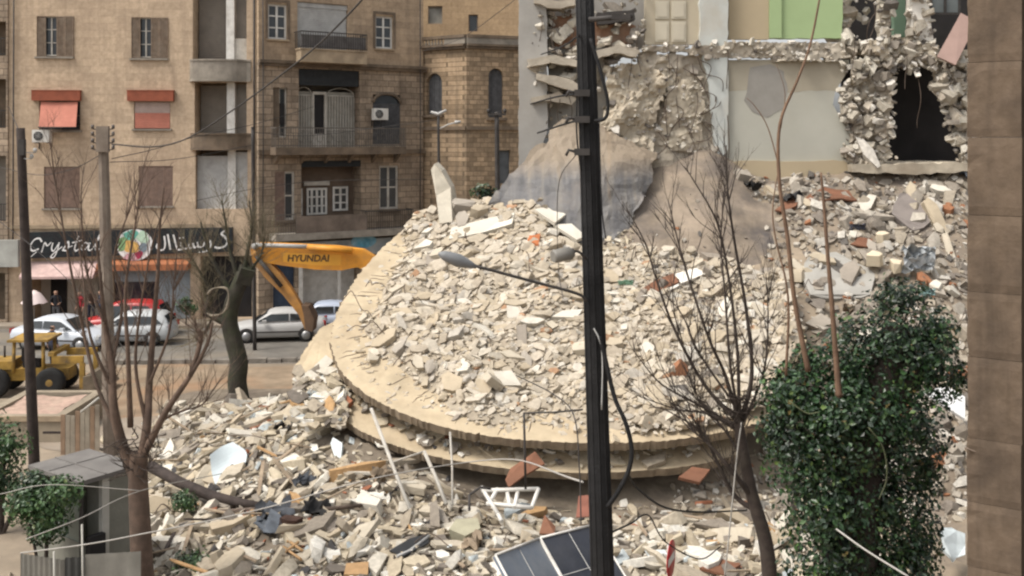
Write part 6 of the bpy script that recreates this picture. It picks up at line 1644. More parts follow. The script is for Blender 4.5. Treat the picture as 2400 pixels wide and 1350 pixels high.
# ================================================================ vehicles
M_tyre = mat('tyre_rubber', (.018, .018, .018), .85, .2, 5, .1)
M_rim = mat('wheel_rim', (.30, .30, .30), .4, .1, 3, 0, metal=.6)
M_carglass = mat('car_glass', (.02, .024, .026), .08, .2, 2, 0, spec=.6)
M_headlamp = mat('headlamp', (.55, .56, .56), .15, .05, 3, 0)
M_taillamp = mat('tail_lamp', (.30, .012, .012), .25, .1, 3, 0)
def car(label, cat, pos, heading, paint, L=4.2, Wd=1.72, Hh=1.46, hatch=True, group='cars on the street', trim=None):
    """local x runs from tail to nose"""
    t = thing('parked_car', label, cat, pos, heading, group)
    hw = Wd / 2
    # stations along the length: x, sill z, shoulder z, half width
    if hatch: ST = [(-.50, .42, .66, .74), (-.485, .27, .88, .90), (-.44, .22, .95, .96), (-.30, .2, .94, 1.0), (-.1, .2, .92, 1.0), (.1, .2, .90, 1.0), (.22, .2, .88, 1.0), (.36, .22, .80, .97), (.46, .25, .70, .88), (.495, .33, .58, .76), (.5, .38, .5, .7)]
    else: ST = [(-.50, .42, .66, .74), (-.49, .28, .86, .90), (-.45, .22, .93, .96), (-.30, .2, .93, 1.0), (-.1, .2, .90, 1.0), (.1, .2, .88, 1.0), (.22, .2, .87, 1.0), (.36, .22, .79, .97), (.46, .25, .69, .88), (.495, .33, .58, .76), (.5, .38, .5, .7)]
    mb = MB(); rows = []
    for (x, z0, z1, wf) in ST:
        w_ = hw * wf; h = z1 - z0
        half = [(w_ * .80, z0), (w_ * .95, z0 + h * .12), (w_, z0 + h * .42), (w_ * .985, z0 + h * .68), (w_ * .93, z0 + h * .94), (w_ * .84, z1), (w_ * .4, z1 + .035), (0, z1 + .045)]
        ring = [(x * L, y, z) for y, z in half] + [(x * L, -y, z) for y, z in reversed(half[:-1])]
        rows.append(ring)
    n = len(rows[0]); vs = [p for r_ in rows for p in r_]
    fs = [(i * n + k, i * n + (k + 1) % n, (i + 1) * n + (k + 1) % n, (i + 1) * n + k) for i in range(len(rows) - 1) for k in range(n)]
    fs += [tuple(range(n - 1, -1, -1)), tuple((len(rows) - 1) * n + k for k in range(n))]
    mb.add(vs, fs, 0, True)
    # cabin
    if hatch: CB = [(-.475, .90, .02, .86), (-.44, 1.22, .02, .80), (-.36, Hh - .05, .0, .74), (-.18, Hh, 0, .73), (.02, Hh - .02, 0, .72), (.09, Hh - .09, 0, .71), (.24, .91, 0, .84)]
    else: CB = [(-.36, .92, .02, .85), (-.24, Hh - .10, 0, .74), (-.18, Hh - .03, 0, .72), (-.06, Hh, 0, .72), (.04, Hh - .03, 0, .71), (.09, Hh - .09, 0, .70), (.24, .89, 0, .84)]
    rows = []
    for (x, z, _, wf) in CB:
        w_ = hw * wf
        rows.append([(x * L, hw * .9, .86), (x * L, w_ + .05, max(.87, z - .12)), (x * L, w_ - .05, max(.88, z - .015)), (x * L, 0, z + .02), (x * L, -w_ + .05, max(.88, z - .015)), (x * L, -w_ - .05, max(.87, z - .12)), (x * L, -hw * .9, .86)])
    n = 7; vs = [p for r_ in rows for p in r_]
    mb.add(vs, [(i * n + k, i * n + k + 1, (i + 1) * n + k + 1, (i + 1) * n + k) for i in range(len(rows) - 1) for k in range(n - 1)], 0, True)
    mb.build('body', paint, t)
    zr = Hh - .17
    for s in (-1, 1):
        y0, y1 = s * (hw * .905 + .012), s * (hw * .765 + .03)
        mb = MB(); q = [(.20 * L, y0, .97), (.06 * L, y1, zr), (-.12 * L, y1, zr + .01), (-.12 * L, y0, .98)]
        mb.prism(q, (0, -s * .03, 0)); mb.build('side_window', M_carglass, t)
        mb = MB(); e = -.40 if hatch else -.30
        q = [(-.135 * L, y0, .98), (-.135 * L, y1, zr + .01), (-.25 * L if not hatch else -.31 * L, y1, zr - .01), (e * L, y0, 1.0)]
        mb.prism(q, (0, -s * .03, 0)); mb.build('side_window', M_carglass, t)
        mb = MB(); mb.box(.10 * L, .145 * L, min(s * hw, s * (hw + .14)), max(s * hw, s * (hw + .14)), .93, 1.05); mb.build('wing_mirror', paint, t)
        mb = MB(); mb.box(-.30 * L, .30 * L, min(s * hw * .99, s * (hw + .012)), max(s * hw * .99, s * (hw + .012)), .46, .52); mb.build('side_moulding', trim or M_iron, t)
        mb = MB(); mb.cbox((.468 * L, s * hw * .66, .64), (.14, .34, .15), (0, .25, -s * .3)); mb.build('headlight', M_headlamp, t)
        mb = MB(); mb.cbox((-.487 * L, s * hw * .74, .82), (.08, .22, .22), (0, 0, s * .3)); mb.build('tail_light', M_taillamp, t)
        for x in (-.30, .305):
            Mx = Matrix.Translation((x * L, s * (hw - .17), .31)) @ Matrix.Rotation(R(90) * -s, 4, 'X')
            mb = MB(); mb.lathe([(.30, 0), (.315, .04), (.31, .17), (.27, .19), (.20, .18)], 22, 0, Mx); wh = mb.build('wheel', M_tyre, t)
            mb = MB(); mb.lathe([(.205, .10), (.2, .187), (.06, .20)], 14, 0, Mx); mb.build('rim', M_rim, wh)
            mb = MB(); arch = [(x * L + .37 * math.cos(a_), s * (hw * .985), .31 + .37 * math.sin(a_)) for a_ in [math.pi * k / 12 for k in range(13)]]
            mb.prism(arch, (0, s * .018, 0)); mb.build('wheel_arch', M_iron, t)
    mb = MB(); mb.prism([(.232 * L, hw * .78, .93), (.232 * L, -hw * .78, .93), (.105 * L, -hw * .64, Hh - .1), (.105 * L, hw * .64, Hh - .1)], (.03, 0, .02)); mb.build('windscreen', M_carglass, t)
    mb = MB()
    q = [(-.468 * L, hw * .74, 1.02), (-.468 * L, -hw * .74, 1.02), (-.415 * L, -hw * .64, Hh - .16), (-.415 * L, hw * .64, Hh - .16)] if hatch else [(-.348 * L, hw * .74, .97), (-.348 * L, -hw * .74, .97), (-.25 * L, -hw * .64, Hh - .17), (-.25 * L, hw * .64, Hh - .17)]
    mb.prism(q, (-.03, 0, .02)); mb.build('rear_window', M_carglass, t)
    mb = MB(); mb.box(.488 * L, .507 * L, -hw * .62, hw * .62, .3, .42); mb.build('bumper', M_iron, t)
    mb = MB(); mb.box(-.507 * L, -.492 * L, -.26, .26, .48, .6); mb.build('number_plate', M_whitepaint, t)
    return t
def paintm(name, c, r_=.35): return mat(name, c, r_, .06, 2, 0, spec=.5)
P_silver, P_red, P_white, P_grey, P_blue = paintm('silver_paint', (.40, .415, .42)), paintm('red_paint', (.34, .022, .022)), paintm('white_paint_car', (.46, .49, .53)), paintm('dusty_silver_paint', (.37, .365, .355), .5), paintm('blue_silver_paint', (.34, .38, .46))
def gxy(px, py): p = gp(px, py); return (p.x, p.y, 0)
car('silver white hatchback seen from the side, in front of the red car', 'car', gxy(308, 804), R(183), P_silver, 3.9, 1.68, 1.48)
car('red car parked at the pavement behind the silver white hatchback', 'car', (at(292, 760, 48.5).x, 48.5, 0), R(180), P_red, 4.35, 1.72, 1.66, hatch=True)
car('white car with a dark windscreen at the far left, behind the yellow loader', 'car', gxy(150, 815), R(-10), P_white, 4.3, 1.72, 1.45, hatch=False)
car('dusty silver saloon parked under the digger arm', 'car', (at(652, 775, 47.5).x, 47.5, 0), R(188), P_grey, 4.4, 1.72, 1.44, hatch=False)
car('blue silver car half hidden by the rubble slab, behind the dusty saloon', 'car', (at(760, 745, 49.6).x, 49.6, 0), R(184), P_blue, 4.3, 1.7, 1.44, hatch=False)

# ---------------------------------------------------------------- the excavator whose arm reaches over the street
M_orange = mat('machine_orange', (.62, .27, .035), .5, .1, 2, .1, dirt=(.30, .16, .06), dirt_amt=.75)
M_orange2 = mat('muddy_orange', (.40, .195, .05), .7, .25, 2.5, .3, dirt=(.22, .14, .08), dirt_amt=.8)
ex = at(985, 700, 44.0)
t = thing('excavator', 'orange tracked excavator with its arm reaching left over the street, body hidden by the slab', 'excavator', (ex.x, ex.y, 0), 0)
def world_box(par, name, m, c, size, rot=(0, 0, 0)):
    mb = MB(); mb.cbox(c, size, rot); return mb.build(name, m, par)
for s in (-1, 1):
    mb = MB(); prof = [(-1.9, .45), (-1.6, .02), (1.6, .02), (1.9, .45), (1.6, .85), (-1.6, .85)]
    mb.prism([(x, s * 1.0 - .27, z) for x, z in prof], (0, .54, 0)); mb.build('track', M_iron, t)
mb = MB(); mb.box(-1.2, 1.9, -1.3, 1.3, 1.0, 2.0); mb.box(.9, 1.9, -1.25, 1.25, 2.002, 2.25); mb.box(-.6, .6, -.6, .6, .5, .998); mb.build('house', M_orange, t)
mb = MB(); mb.prism([(-1.25, -1.25, 1.2), (.25, -1.25, 1.2), (.25, -1.25, 2.7), (-.9, -1.25, 2.7)], (0, .95, 0)); cb = mb.build('cab', M_orange, t)
mb = MB(); mb.prism([(-1.1, -1.27, 1.7), (.1, -1.27, 1.7), (.1, -1.27, 2.55), (-.8, -1.27, 2.55)], (0, .015, 0)); mb.build('cab_window', M_carglass, cb)
def arm_poly(pl, Y, th, name, m, par):
    mb = MB(); q = [at(x, y, Y - th / 2) for x, y in pl]; mb.prism(q, (0, th, 0)); return mb.build(name, m, par, world=True)
arm_poly([(590, 578), (604, 570), (700, 574), (790, 578), (850, 586), (905, 620), (985, 690), (960, 704), (880, 650), (838, 626), (800, 634), (740, 632), (660, 622), (600, 612), (588, 596)], 44.0, .62, 'boom', M_orange, t)
arm_poly([(586, 584), (606, 578), (622, 606), (656, 640), (682, 676), (714, 730), (726, 768), (714, 772), (700, 738), (662, 690), (620, 650), (592, 614)], 43.9, .40, 'stick', M_orange2, t)
mb = MB(); mb.tube([at(720, 578, 43.5), at(600, 574, 43.5)], .09, 8); mb.tube([at(602, 574, 43.5), at(592, 580, 43.5)], .13, 8); mb.build('hydraulic_cylinder', M_greymetal, t, world=True)
mb = MB(); mb.tube([at(826, 588, 43.5), at(720, 579, 43.5)], .13, 8); mb.build('hydraulic_cylinder', M_orange, t, world=True)
mb = MB(); mb.tube([at(600, 600, 43.55), at(660, 672, 43.55)], .09, 8); mb.build('hydraulic_cylinder', M_iron, t, world=True)
mb = MB(); c = at(600, 594, 43.5); mb.lathe([(.2, 0), (.2, .9)], 12, 0, Matrix.Translation(c) @ Matrix.Rotation(R(-90), 4, 'X')); mb.build('pivot_pin', M_orange2, t, world=True)
mb = MB(); q = [(706, 716), (722, 718), (736, 748), (732, 778), (716, 774), (712, 740)]; mb.prism([at(x, y, 43.5) for x, y in q], (0, .95, 0)); bk_ = mb.build('bucket', mat('bucket_rust', (.11, .07, .045), .8, .3, 3, .4), t, world=True)
cu = bpy.data.curves.new('lettering', 'FONT'); cu.body = 'HYUNDAI'; cu.size = .40; cu.extrude = .004; cu.align_x = 'CENTER'; cu.align_y = 'CENTER'; cu.shear = .12; cu.offset = .012
_tmp = bpy.data.objects.new('lettering', cu); C.objects.link(_tmp)
bpy.context.view_layer.update()
_me = bpy.data.meshes.new_from_object(_tmp.evaluated_get(bpy.context.evaluated_depsgraph_get()))
bpy.data.objects.remove(_tmp)
lt = bpy.data.objects.new('lettering', _me); C.objects.link(lt); lt.parent = t; _me.materials.clear(); _me.materials.append(mat('boom_lettering', (.10, .06, .03), .7, .3, 5, 0))
lp = at(722, 606, 43.685) - Vector((ex.x, ex.y, 0)); lt.location = lp; lt.rotation_euler = (R(90), 0, 0)
b = MB(); b.prism([at(x, y, 43.689) for x, y in [(662, 592), (800, 598), (798, 622), (740, 622), (664, 614)]], (0, .004, 0)); b.build('decal', mat('pale_orange_decal', (.68, .34, .05), .5, .05, 2, 0), t, world=True)

# ---------------------------------------------------------------- yellow wheel loader at the left edge
M_yellow = mat('machine_yellow', (.31, .19, .042), .7, .3, 2.5, .2, dirt=(.07, .055, .04), dirt_amt=.95)
lo = gp(95, 925); lo.z = 0
t = thing('wheel_loader', 'muddy yellow wheel loader with an open cab frame at the left edge', 'loader', (at(82, 900, 37.4).x, 37.4, 0), R(4)); t.scale = (.84, .84, .84)
for (x, y, r_) in ((-1.35, -.8, .62), (.95, -.8, .62), (-1.35, .8, .62), (.95, .8, .62)):
    Mx = Matrix.Translation((x, y + .2, r_)) @ Matrix.Rotation(R(90), 4, 'X')
    mb = MB(); mb.lathe([(.36, .02), (.55, 0), (.62, .08), (.62, .32), (.55, .4), (.36, .38)], 20, 0, Mx); wh = mb.build('wheel', M_tyre, t)
    mb = MB(); mb.lathe([(.35, .06), (.35, .36), (.1, .385)], 14, 0, Mx); mb.build('rim', M_yellow, wh)
mb = MB(); mb.box(-2.0, 1.6, -.5, .5, .65, 1.15); mb.box(-2.1, -.75, -.62, .62, 1.152, 1.5); mb.build('chassis', M_yellow, t)
mb = MB()
for x, y in ((-.65, -.68), (.62, -.68), (-.65, .68), (.62, .68)):
    mb.tube([(x, y, 1.0), (x * .94, y * .95, 2.35)], .075, 6)
mb.box(-.85, .85, -.85, .85, 2.35, 2.45); mb.build('cab_frame', M_yellow, t)
mb = MB(); mb.box(-.4, .3, -.3, .3, 1.152, 1.45); mb.box(-.45, -.3, -.3, .3, 1.452, 1.95); mb.build('seat', M_dark, t)
mb = MB()
mb.box(1.05, 2.35, -.95, -.8, 1.45, 1.75); mb.box(1.05, 2.35, .8, .95, 1.45, 1.75); mb.box(.9, 1.15, -.95, .95, 1.76, 1.92); mb.box(2.2, 2.4, -.95, -.78, .35, 1.44); mb.box(2.2, 2.4, .78, .95, .35, 1.44); mb.build('lift_arm', M_yellow, t)
mb = MB(); mb.prism([(2.42, -1.15, .1), (3.0, -1.15, .05), (3.25, -1.15, .3), (2.7, -1.15, .95), (2.42, -1.15, .9)], (0, 2.3, 0)); mb.build('bucket', mat('worn_bucket', (.13, .105, .075), .7, .35, 3, .4), t)
mb = MB(); mb.tube([(-1.4, .3, 1.5), (-1.4, .3, 2.0)], .05, 8); mb.build('exhaust_pipe', M_iron, t)

# ================================================================ solar panels and road sign in the foreground
t = thing('solar_panels', 'pair of framed blue grey solar panels tilted on a stand at the bottom', 'solar panels', (at(1300, 1350, 13.0).x, 13.2, 0))
M_solar = mat('solar_cells', (.085, .105, .14), .22, .2, 2, 0, spec=.5, dirt=(.20, .205, .21), dirt_amt=.55)
M_solard = mat('solar_cells_dark', (.022, .025, .035), .2, .3, 2, 0, spec=.5, dirt=(.08, .08, .085), dirt_amt=.4)
pA, pB, pC = at(1160, 1302, 12.2), at(1264, 1262, 13.4), at(1392, 1230, 14.2)
dn = Vector((.92, -1.05, -1.28))
dn2 = dn
def solar(a, b, m, nm):
    q = [a, b, b + dn * 1.15, a + dn * 1.15]
    nn = (q[1] - q[0]).cross(q[3] - q[0]).normalized()
    if nn.z < 0: nn = -nn
    mb = MB(); mb.prism(q, -nn * .04); pn = mb.build(nm, m, t, world=True)
    mb = MB()
    for i in range(4):
        mb.tube([q[i] + nn * .008, q[(i + 1) % 4] + nn * .008], .018, 4)
    mb.build('frame', M_whitepaint, pn, world=True)
    mb = MB()
    for k in (1, 2, 3):
        mb.tube([q[0].lerp(q[3], k / 4) + nn * .003, q[1].lerp(q[2], k / 4) + nn * .003], .006, 4)
    for k in (1,):
        mb.tube([q[0].lerp(q[1], .5) + nn * .003, q[3].lerp(q[2], .5) + nn * .003], .006, 4)
    mb.build('cell_line', M_greymetal, pn, world=True)
gap = (pB - pA).normalized() * .02
solar(pA, pB - gap, M_solar, 'panel'); solar(pB + gap, pC, M_solard, 'panel')
mb = MB()
for q in (pA + dn * .5, pB + dn * .5, pC + dn * .5):
    mb.tube([(q.x, q.y + .06, 0), (q.x, q.y + .06, q.z - .06)], .04, 8)
mb.build('stand_leg', M_iron, t, world=True)
p = at(1572, 1310, 18.5)
t = thing('road_sign', 'red and white round no entry sign turned sideways amid the lower rubble', 'road sign', (p.x, p.y, 0), 0)
Mx = Matrix.Translation((0, 0, p.z)) @ Matrix.Rotation(R(68), 4, 'Z') @ Matrix.Rotation(R(90), 4, 'X')
M_signred = mat('sign_red', (.45, .022, .028), .45, .12, 3, 0)
mb = MB(); mb.lathe([(.33, 0), (.335, .006), (.33, .012)], 32, 0, Mx); ds = mb.build('disc', M_signred, t)
mb = MB(); mb.add([(-.25, -.07, .0145), (.25, -.07, .0145), (.25, .07, .0145), (-.25, .07, .0145), (-.25, -.07, .0125), (.25, -.07, .0125), (.25, .07, .0125), (-.25, .07, .0125)], [(0, 1, 2, 3), (7, 6, 5, 4)], 0, False, Mx); mb.build('white_bar', M_signwhite, ds)
mb = MB(); mb.tube([(-.03, .05, 0), (-.03, .05, p.z + .25)], .03, 8); mb.build('post', M_greymetal, t)
# ================================================================ bare trees
M_bark = mat('red_brown_bark', (.115, .078, .058), .9, .3, 5, .4, dirt=(.06, .045, .036), dirt_amt=.6)
M_barkdark = mat('dark_bark', (.050, .038, .032), .9, .35, 5, .4, dirt=(.09, .075, .06), dirt_amt=.4)
M_barkgreen = mat('mossy_bark', (.042, .037, .029), .92, .35, 4, .5, dirt=(.05, .06, .028), dirt_amt=.6)
M_shoot = mat('tan_shoot', (.16, .10, .065), .85, .25, 5, .3, dirt=(.10, .055, .035), dirt_amt=.5)
def limb(mb, pl, r0, r1, n=6, k=5):
    P = spline([at(*q) for q in pl], k); m_ = len(P)
    mb.tube(P, [r0 + (r1 - r0) * (i / (m_ - 1)) ** .8 for i in range(m_)], n)
    return P, [r0 + (r1 - r0) * (i / (m_ - 1)) ** .8 for i in range(m_)]
def twig(mb, p, d, L, r_, depth, rg, up=.25, bend=.16):
    pts = [p]; d = d.normalized(); n = 5
    for i in range(n):
        d = (d + Vector((rg.uniform(-bend, bend), rg.uniform(-bend, bend), rg.uniform(-bend, bend) + up * .2))).normalized()
        pts.append(pts[-1] + d * L / n)
    mb.tube(pts, [r_ * (1 - .75 * i / n) for i in range(n + 1)], 4, cap=False)
    if depth > 0:
        for k in range(rg.randint(1, 3)):
            i = rg.randint(1, n - 1); q = (d + Vector((rg.uniform(-.9, .9), rg.uniform(-.9, .9), rg.uniform(-.2, .7)))).normalized()
            twig(mb, pts[i], q, L * rg.uniform(.4, .75), r_ * .55, depth - 1, rg, up, bend)
def twigs_on(mb, limbs, n, L, r_, depth, seed, up=.3, start=.25, spread=.9):
    rg = random.Random(seed)
    for k in range(n):
        P, rr = rg.choice(limbs); i = int(len(P) * rg.uniform(start, .98)); i = min(i, len(P) - 2)
        t_ = (P[i + 1] - P[i]).normalized()
        d = t_ + Vector((rg.uniform(-spread, spread), rg.uniform(-spread, spread) * .7, rg.uniform(-.1, .8)))
        twig(mb, P[i], d, L * rg.uniform(.4, 1.2), min(r_, rr[i] * .7), depth, rg, up)

p = at(335, 1350, 20)
t = thing('bare_tree', 'leafless red brown tree with many upright shoots, right beside the booth', 'tree', (p.x, 20, 0))
mb = MB(); a = at(334, 1350, 20)
P, rr = limb(mb, [(338, 1434, 20), (334, 1350, 20), (328, 1220, 20), (324, 1130, 20), (326, 1060, 20)], .24, .17, 12)
mb.build('trunk', M_bark, t, world=True)
mb = MB(); LB = []
Y = 20
for pl, r0, r1 in (([(322, 1130, Y), (286, 1040, Y), (266, 950, Y - .1), (262, 860, Y), (246, 760, Y + .1), (236, 660, Y), (226, 560, Y)], .13, .02),
                   ([(328, 1100, Y), (344, 1000, Y), (350, 900, Y + .2), (360, 760, Y + .2), (370, 640, Y + .2), (374, 540, Y + .2), (384, 440, Y)], .11, .012),
                   ([(330, 1080, Y), (386, 970, Y - .2), (446, 880, Y - .3), (486, 806, Y - .3), (498, 756, Y - .3)], .085, .02),
                   ([(334, 1050, Y), (376, 990, Y + .3), (430, 962, Y + .3), (474, 948, Y + .4), (516, 890, Y + .4)], .04, .008),
                   ([(290, 1040, Y), (226, 900, Y + .2), (186, 730, Y + .3), (160, 600, Y + .2), (130, 430, Y + .2), (118, 330, Y)], .05, .008),
                   ([(270, 930, Y), (212, 790, Y - .2), (196, 660, Y - .2), (180, 540, Y)], .04, .007),
                   ([(306, 1000, Y), (300, 830, Y - .3), (294, 680, Y - .3), (318, 520, Y - .3), (336, 400, Y - .2)], .06, .007),
                   ([(262, 860, Y), (286, 720, Y + .3), (268, 600, Y + .3), (316, 460, Y + .3), (352, 340, Y + .2)], .04, .006),
                   ([(344, 1000, Y), (318, 860, Y + .1), (330, 720, Y), (360, 560, Y), (400, 450, Y)], .045, .006),
                   ([(350, 900, Y), (396, 780, Y), (408, 660, Y), (420, 540, Y)], .035, .006),
                   ([(246, 760, Y), (204, 640, Y), (190, 480, Y), (196, 390, Y)], .03, .006),
                   ([(446, 880, Y - .3), (470, 800, Y - .3), (464, 770, Y - .3)], .05, .045)):
    LB.append(limb(mb, pl, r0, r1))
mb.build('limbs', M_bark, t, world=True)
mb = MB(); twigs_on(mb, LB, 170, .9, .011, 2, 5); mb.build('twigs', M_bark, t, world=True)
mb = MB(); rg = random.Random(9)
for k in range(46):                                        # dead ivy and suckers round the fork
    q = P[-1] + Vector((rg.uniform(-.3, .35), rg.uniform(-.3, .1), rg.uniform(-.5, .35))); twig(mb, q, Vector((rg.uniform(-1, 1), -.3, rg.uniform(-.6, 1))), rg.uniform(.2, .5), .014, 1, rg)
mb.build('suckers', M_barkdark, t, world=True)

p = at(566, 962, 35.5)
t = thing('bare_tree', 'pollarded dark trunk with a mass of fine greenish twigs, standing beyond the left heap', 'tree', (p.x, 35.5, 0))
mb = MB(); Y = 35.5
P, rr = limb(mb, [(570, 975, Y), (556, 900, Y), (560, 850, Y), (548, 800, Y), (538, 752, Y), (548, 700, Y), (572, 640, Y)], .36, .26, 12)
mb.cbox(at(574, 645, Y), (.5, .5, .55), (.2, .3, .4)); mb.build('trunk', M_barkgreen, t, world=True)
mb = MB(); LB = [limb(mb, pl, r0, r1) for pl, r0, r1 in (([(542, 760, Y), (506, 744, Y), (486, 726, Y), (492, 694, Y)], .16, .1), ([(552, 700, Y), (520, 650, Y), (490, 590, Y), (470, 520, Y)], .12, .03), ([(570, 650, Y), (580, 590, Y), (590, 530, Y), (584, 470, Y)], .10, .02),
      ([(560, 660, Y), (540, 590, Y), (530, 530, Y), (520, 470, Y)], .1, .02), ([(574, 650, Y), (610, 600, Y), (620, 560, Y)], .07, .02), ([(500, 740, Y), (480, 780, Y), (468, 800, Y)], .05, .03), ([(494, 690, Y), (470, 640, Y), (440, 590, Y)], .06, .02))]
mb.build('limbs', M_barkgreen, t, world=True)
mb = MB(); twigs_on(mb, LB, 280, 1.15, .011, 2, 12, up=.15, start=.1, spread=1.3); mb.build('twigs', mat('greenish_twigs', (.15, .125, .08), .9, .3, 3, 0), t, world=True)
mb = MB(); pl = [(486, 690, 35.1), (500, 676, 35.1), (530, 676, 35.1), (536, 700, 35.1), (526, 730, 35.1), (500, 740, 35.1), (484, 734, 35.1)]
mb.tube(spline([at(*q) for q in pl], 4), [.035 + .015 * math.sin(i) for i in range(25)], 6); mb.build('cut_limb', mat('pale_cut_wood', (.22, .185, .14), .9, .25, 4, .4), t, world=True)

p = at(1800, 1340, 19)
t = thing('bare_tree', 'leafless dark tree with a fan of thin branches, left of the ivy', 'tree', (p.x, 19, 0))
mb = MB(); Y = 19
P, rr = limb(mb, [(1812, 1490, Y), (1804, 1350, Y), (1792, 1260, Y), (1764, 1165, Y), (1748, 1090, Y), (1732, 1000, Y), (1730, 960, Y)], .165, .085, 12)
mb.build('trunk', M_barkdark, t, world=True)
mb = MB(); LB = [limb(mb, pl, r0 * .72, r1) for pl, r0, r1 in (
    ([(1732, 1000, Y), (1762, 880, Y), (1748, 720, Y + .2), (1722, 570, Y + .2), (1706, 450, Y), (1702, 340, Y)], .07, .012),
    ([(1732, 990, Y), (1700, 880, Y), (1660, 790, Y - .2), (1610, 640, Y - .2), (1588, 560, Y - .2), (1566, 470, Y - .2)], .06, .01),
    ([(1730, 990, Y), (1650, 900, Y + .2), (1580, 770, Y + .2), (1540, 660, Y + .2), (1512, 570, Y + .2), (1470, 490, Y + .2)], .06, .009),
    ([(1732, 970, Y), (1728, 820, Y), (1706, 640, Y), (1680, 520, Y), (1630, 430, Y), (1604, 390, Y)], .055, .008),
    ([(1734, 990, Y), (1712, 860, Y - .3), (1700, 700, Y - .3), (1690, 560, Y - .3), (1700, 440, Y - .3)], .05, .008),
    ([(1736, 1000, Y), (1788, 880, Y - .2), (1800, 760, Y - .2), (1796, 640, Y - .2)], .04, .008),
    ([(1728, 1000, Y), (1640, 950, Y + .3), (1550, 900, Y + .3), (1490, 830, Y + .3)], .05, .008),
    ([(1730, 1010, Y), (1660, 970, Y), (1590, 960, Y), (1500, 930, Y)], .05, .008),
    ([(1766, 1170, Y), (1720, 1110, Y - .2), (1660, 1040, Y - .2), (1610, 1000, Y - .2)], .09, .012),
    ([(1776, 1200, Y), (1720, 1160, Y + .2), (1680, 1080, Y + .2), (1640, 1010, Y + .2), (1560, 960, Y + .2)], .08, .01),
    ([(1748, 1090, Y), (1700, 1010, Y), (1640, 940, Y), (1610, 870, Y)], .05, .008),
    ([(1730, 960, Y), (1640, 830, Y), (1600, 740, Y), (1560, 690, Y)], .04, .008))]
mb.build('limbs', M_barkdark, t, world=True)
mb = MB(); twigs_on(mb, LB, 210, .95, .012, 2, 21, up=.35, start=.15); mb.build('twigs', M_barkdark, t, world=True)
mb = MB(); rg = random.Random(3)
for k in range(40):
    q = P[-1] + Vector((rg.uniform(-.22, .22), rg.uniform(-.2, .1), rg.uniform(-.3, .25))); twig(mb, q, Vector((rg.uniform(-1, 1), -.3, rg.uniform(-.3, 1))), rg.uniform(.2, .6), .016, 1, rg)
mb.build('suckers', M_barkdark, t, world=True)

# ================================================================ leaves
def leafmat(name, stops, rough=.42):
    m = bits(name, stops, rough, .5, 0, .2, 5, clump=.5); return m
M_ivy = leafmat('ivy_leaves', [(0, (.009, .027, .011)), (.3, (.017, .044, .017)), (.55, (.025, .06, .021)), (.75, (.006, .017, .008)), (.88, (.042, .085, .026)), (.955, (.075, .12, .035)), (.985, (.11, .085, .03))])
M_bush = leafmat('bush_leaves', [(0, (.025, .06, .022)), (.35, (.04, .085, .03)), (.65, (.055, .11, .04)), (.85, (.018, .042, .016)), (.95, (.09, .12, .045))])
def leaf_cloud(mb, blobs, n, size, seed, shell_bias=.55, droop=0.0, keep=None):
    rg = random.Random(seed); wts = [b[1][0] * b[1][2] for b in blobs]
    for k in range(n):
        c, r_ = rg.choices(blobs, wts)[0]
        d = Vector((rg.gauss(0, 1), rg.gauss(0, 1), rg.gauss(0, 1))).normalized()
        f = 1 - (rg.random() ** 1.3) * shell_bias
        bump = 1 + .22 * noise.noise(d * 2.3 + c * .7) + .10 * noise.noise(d * 6 + c)
        p = Vector((c[0] + d.x * r_[0] * f * bump, c[1] + d.y * r_[1] * f * bump, c[2] + d.z * r_[2] * f * bump))
        if p.z < .03 or (keep and not keep(p)): continue
        # gaps between sprays
        if noise.noise(p * 2.1) < -.14 and rg.random() < .68: continue
        s = size * rg.choice((.55, .7, .9, 1.0, 1.2, 1.5))
        up = (d + Vector((rg.uniform(-.8, .8), rg.uniform(-.8, .8), rg.uniform(-.4, .9) - droop))).normalized()
        a = up.orthogonal().normalized(); a = (Matrix.Rotation(rg.uniform(0, 6.28), 3, up) @ a); b_ = up.cross(a)
        mb.add([p - a * s * .5, p + b_ * s * .36 + up * s * .10, p + a * s * .62, p - b_ * s * .36 + up * s * .10], [(0, 1, 2, 3)])
def B(px, py, Y, rx, rz_, ry=None):
    s = Y / F; return (at(px, py, Y), (rx * s, (ry or rx) * s, rz_ * s))
p = at(1990, 1350, 17)
t = thing('ivy_tree', 'tall dark green ivy covered tree stump with bare shoots, beside the stone pier', 'tree', (p.x, 17.2, 0))
mb = MB(); Y = 17.2
blobs = [B(2092, 812, Y, 128, 150), B(2000, 860, Y, 105, 120), B(1888, 935, Y - .3, 108, 88), B(2176, 862, Y, 82, 105), B(1985, 990, Y - .4, 150, 150), B(2110, 1000, Y, 115, 150), B(1880, 1060, Y - .3, 100, 130), B(1950, 1180, Y - .3, 130, 150),
         B(2080, 1180, Y, 120, 150), B(1940, 1310, Y - .2, 110, 150), B(2070, 1350, Y, 125, 160), B(2168, 1080, Y + .1, 50, 120), B(2150, 1280, Y + .1, 60, 120), B(2240, 890, Y + .2, 40, 40), B(2120, 700, Y, 74, 56), B(2010, 1480, Y, 160, 150)]
blobs += [B(1835, 905, Y - .2, 62, 62), B(1910, 850, Y, 70, 62), B(2190, 780, Y, 60, 70), B(1810, 1000, Y - .2, 50, 80)]
leaf_cloud(mb, blobs, 46000, .076, 7, .8)
mb.build('crown', M_ivy, t, world=True)
mb = MB(); limb(mb, [(2000, 1560, Y), (1996, 1350, Y), (2010, 1150, Y), (2040, 1000, Y), (2080, 850, Y), (2100, 760, Y)], .55, .2, 12)
limb(mb, [(2000, 1150, Y), (1940, 1020, Y), (1890, 950, Y)], .3, .12, 10); limb(mb, [(2040, 1000, Y), (2130, 900, Y), (2170, 850, Y)], .25, .1, 10)
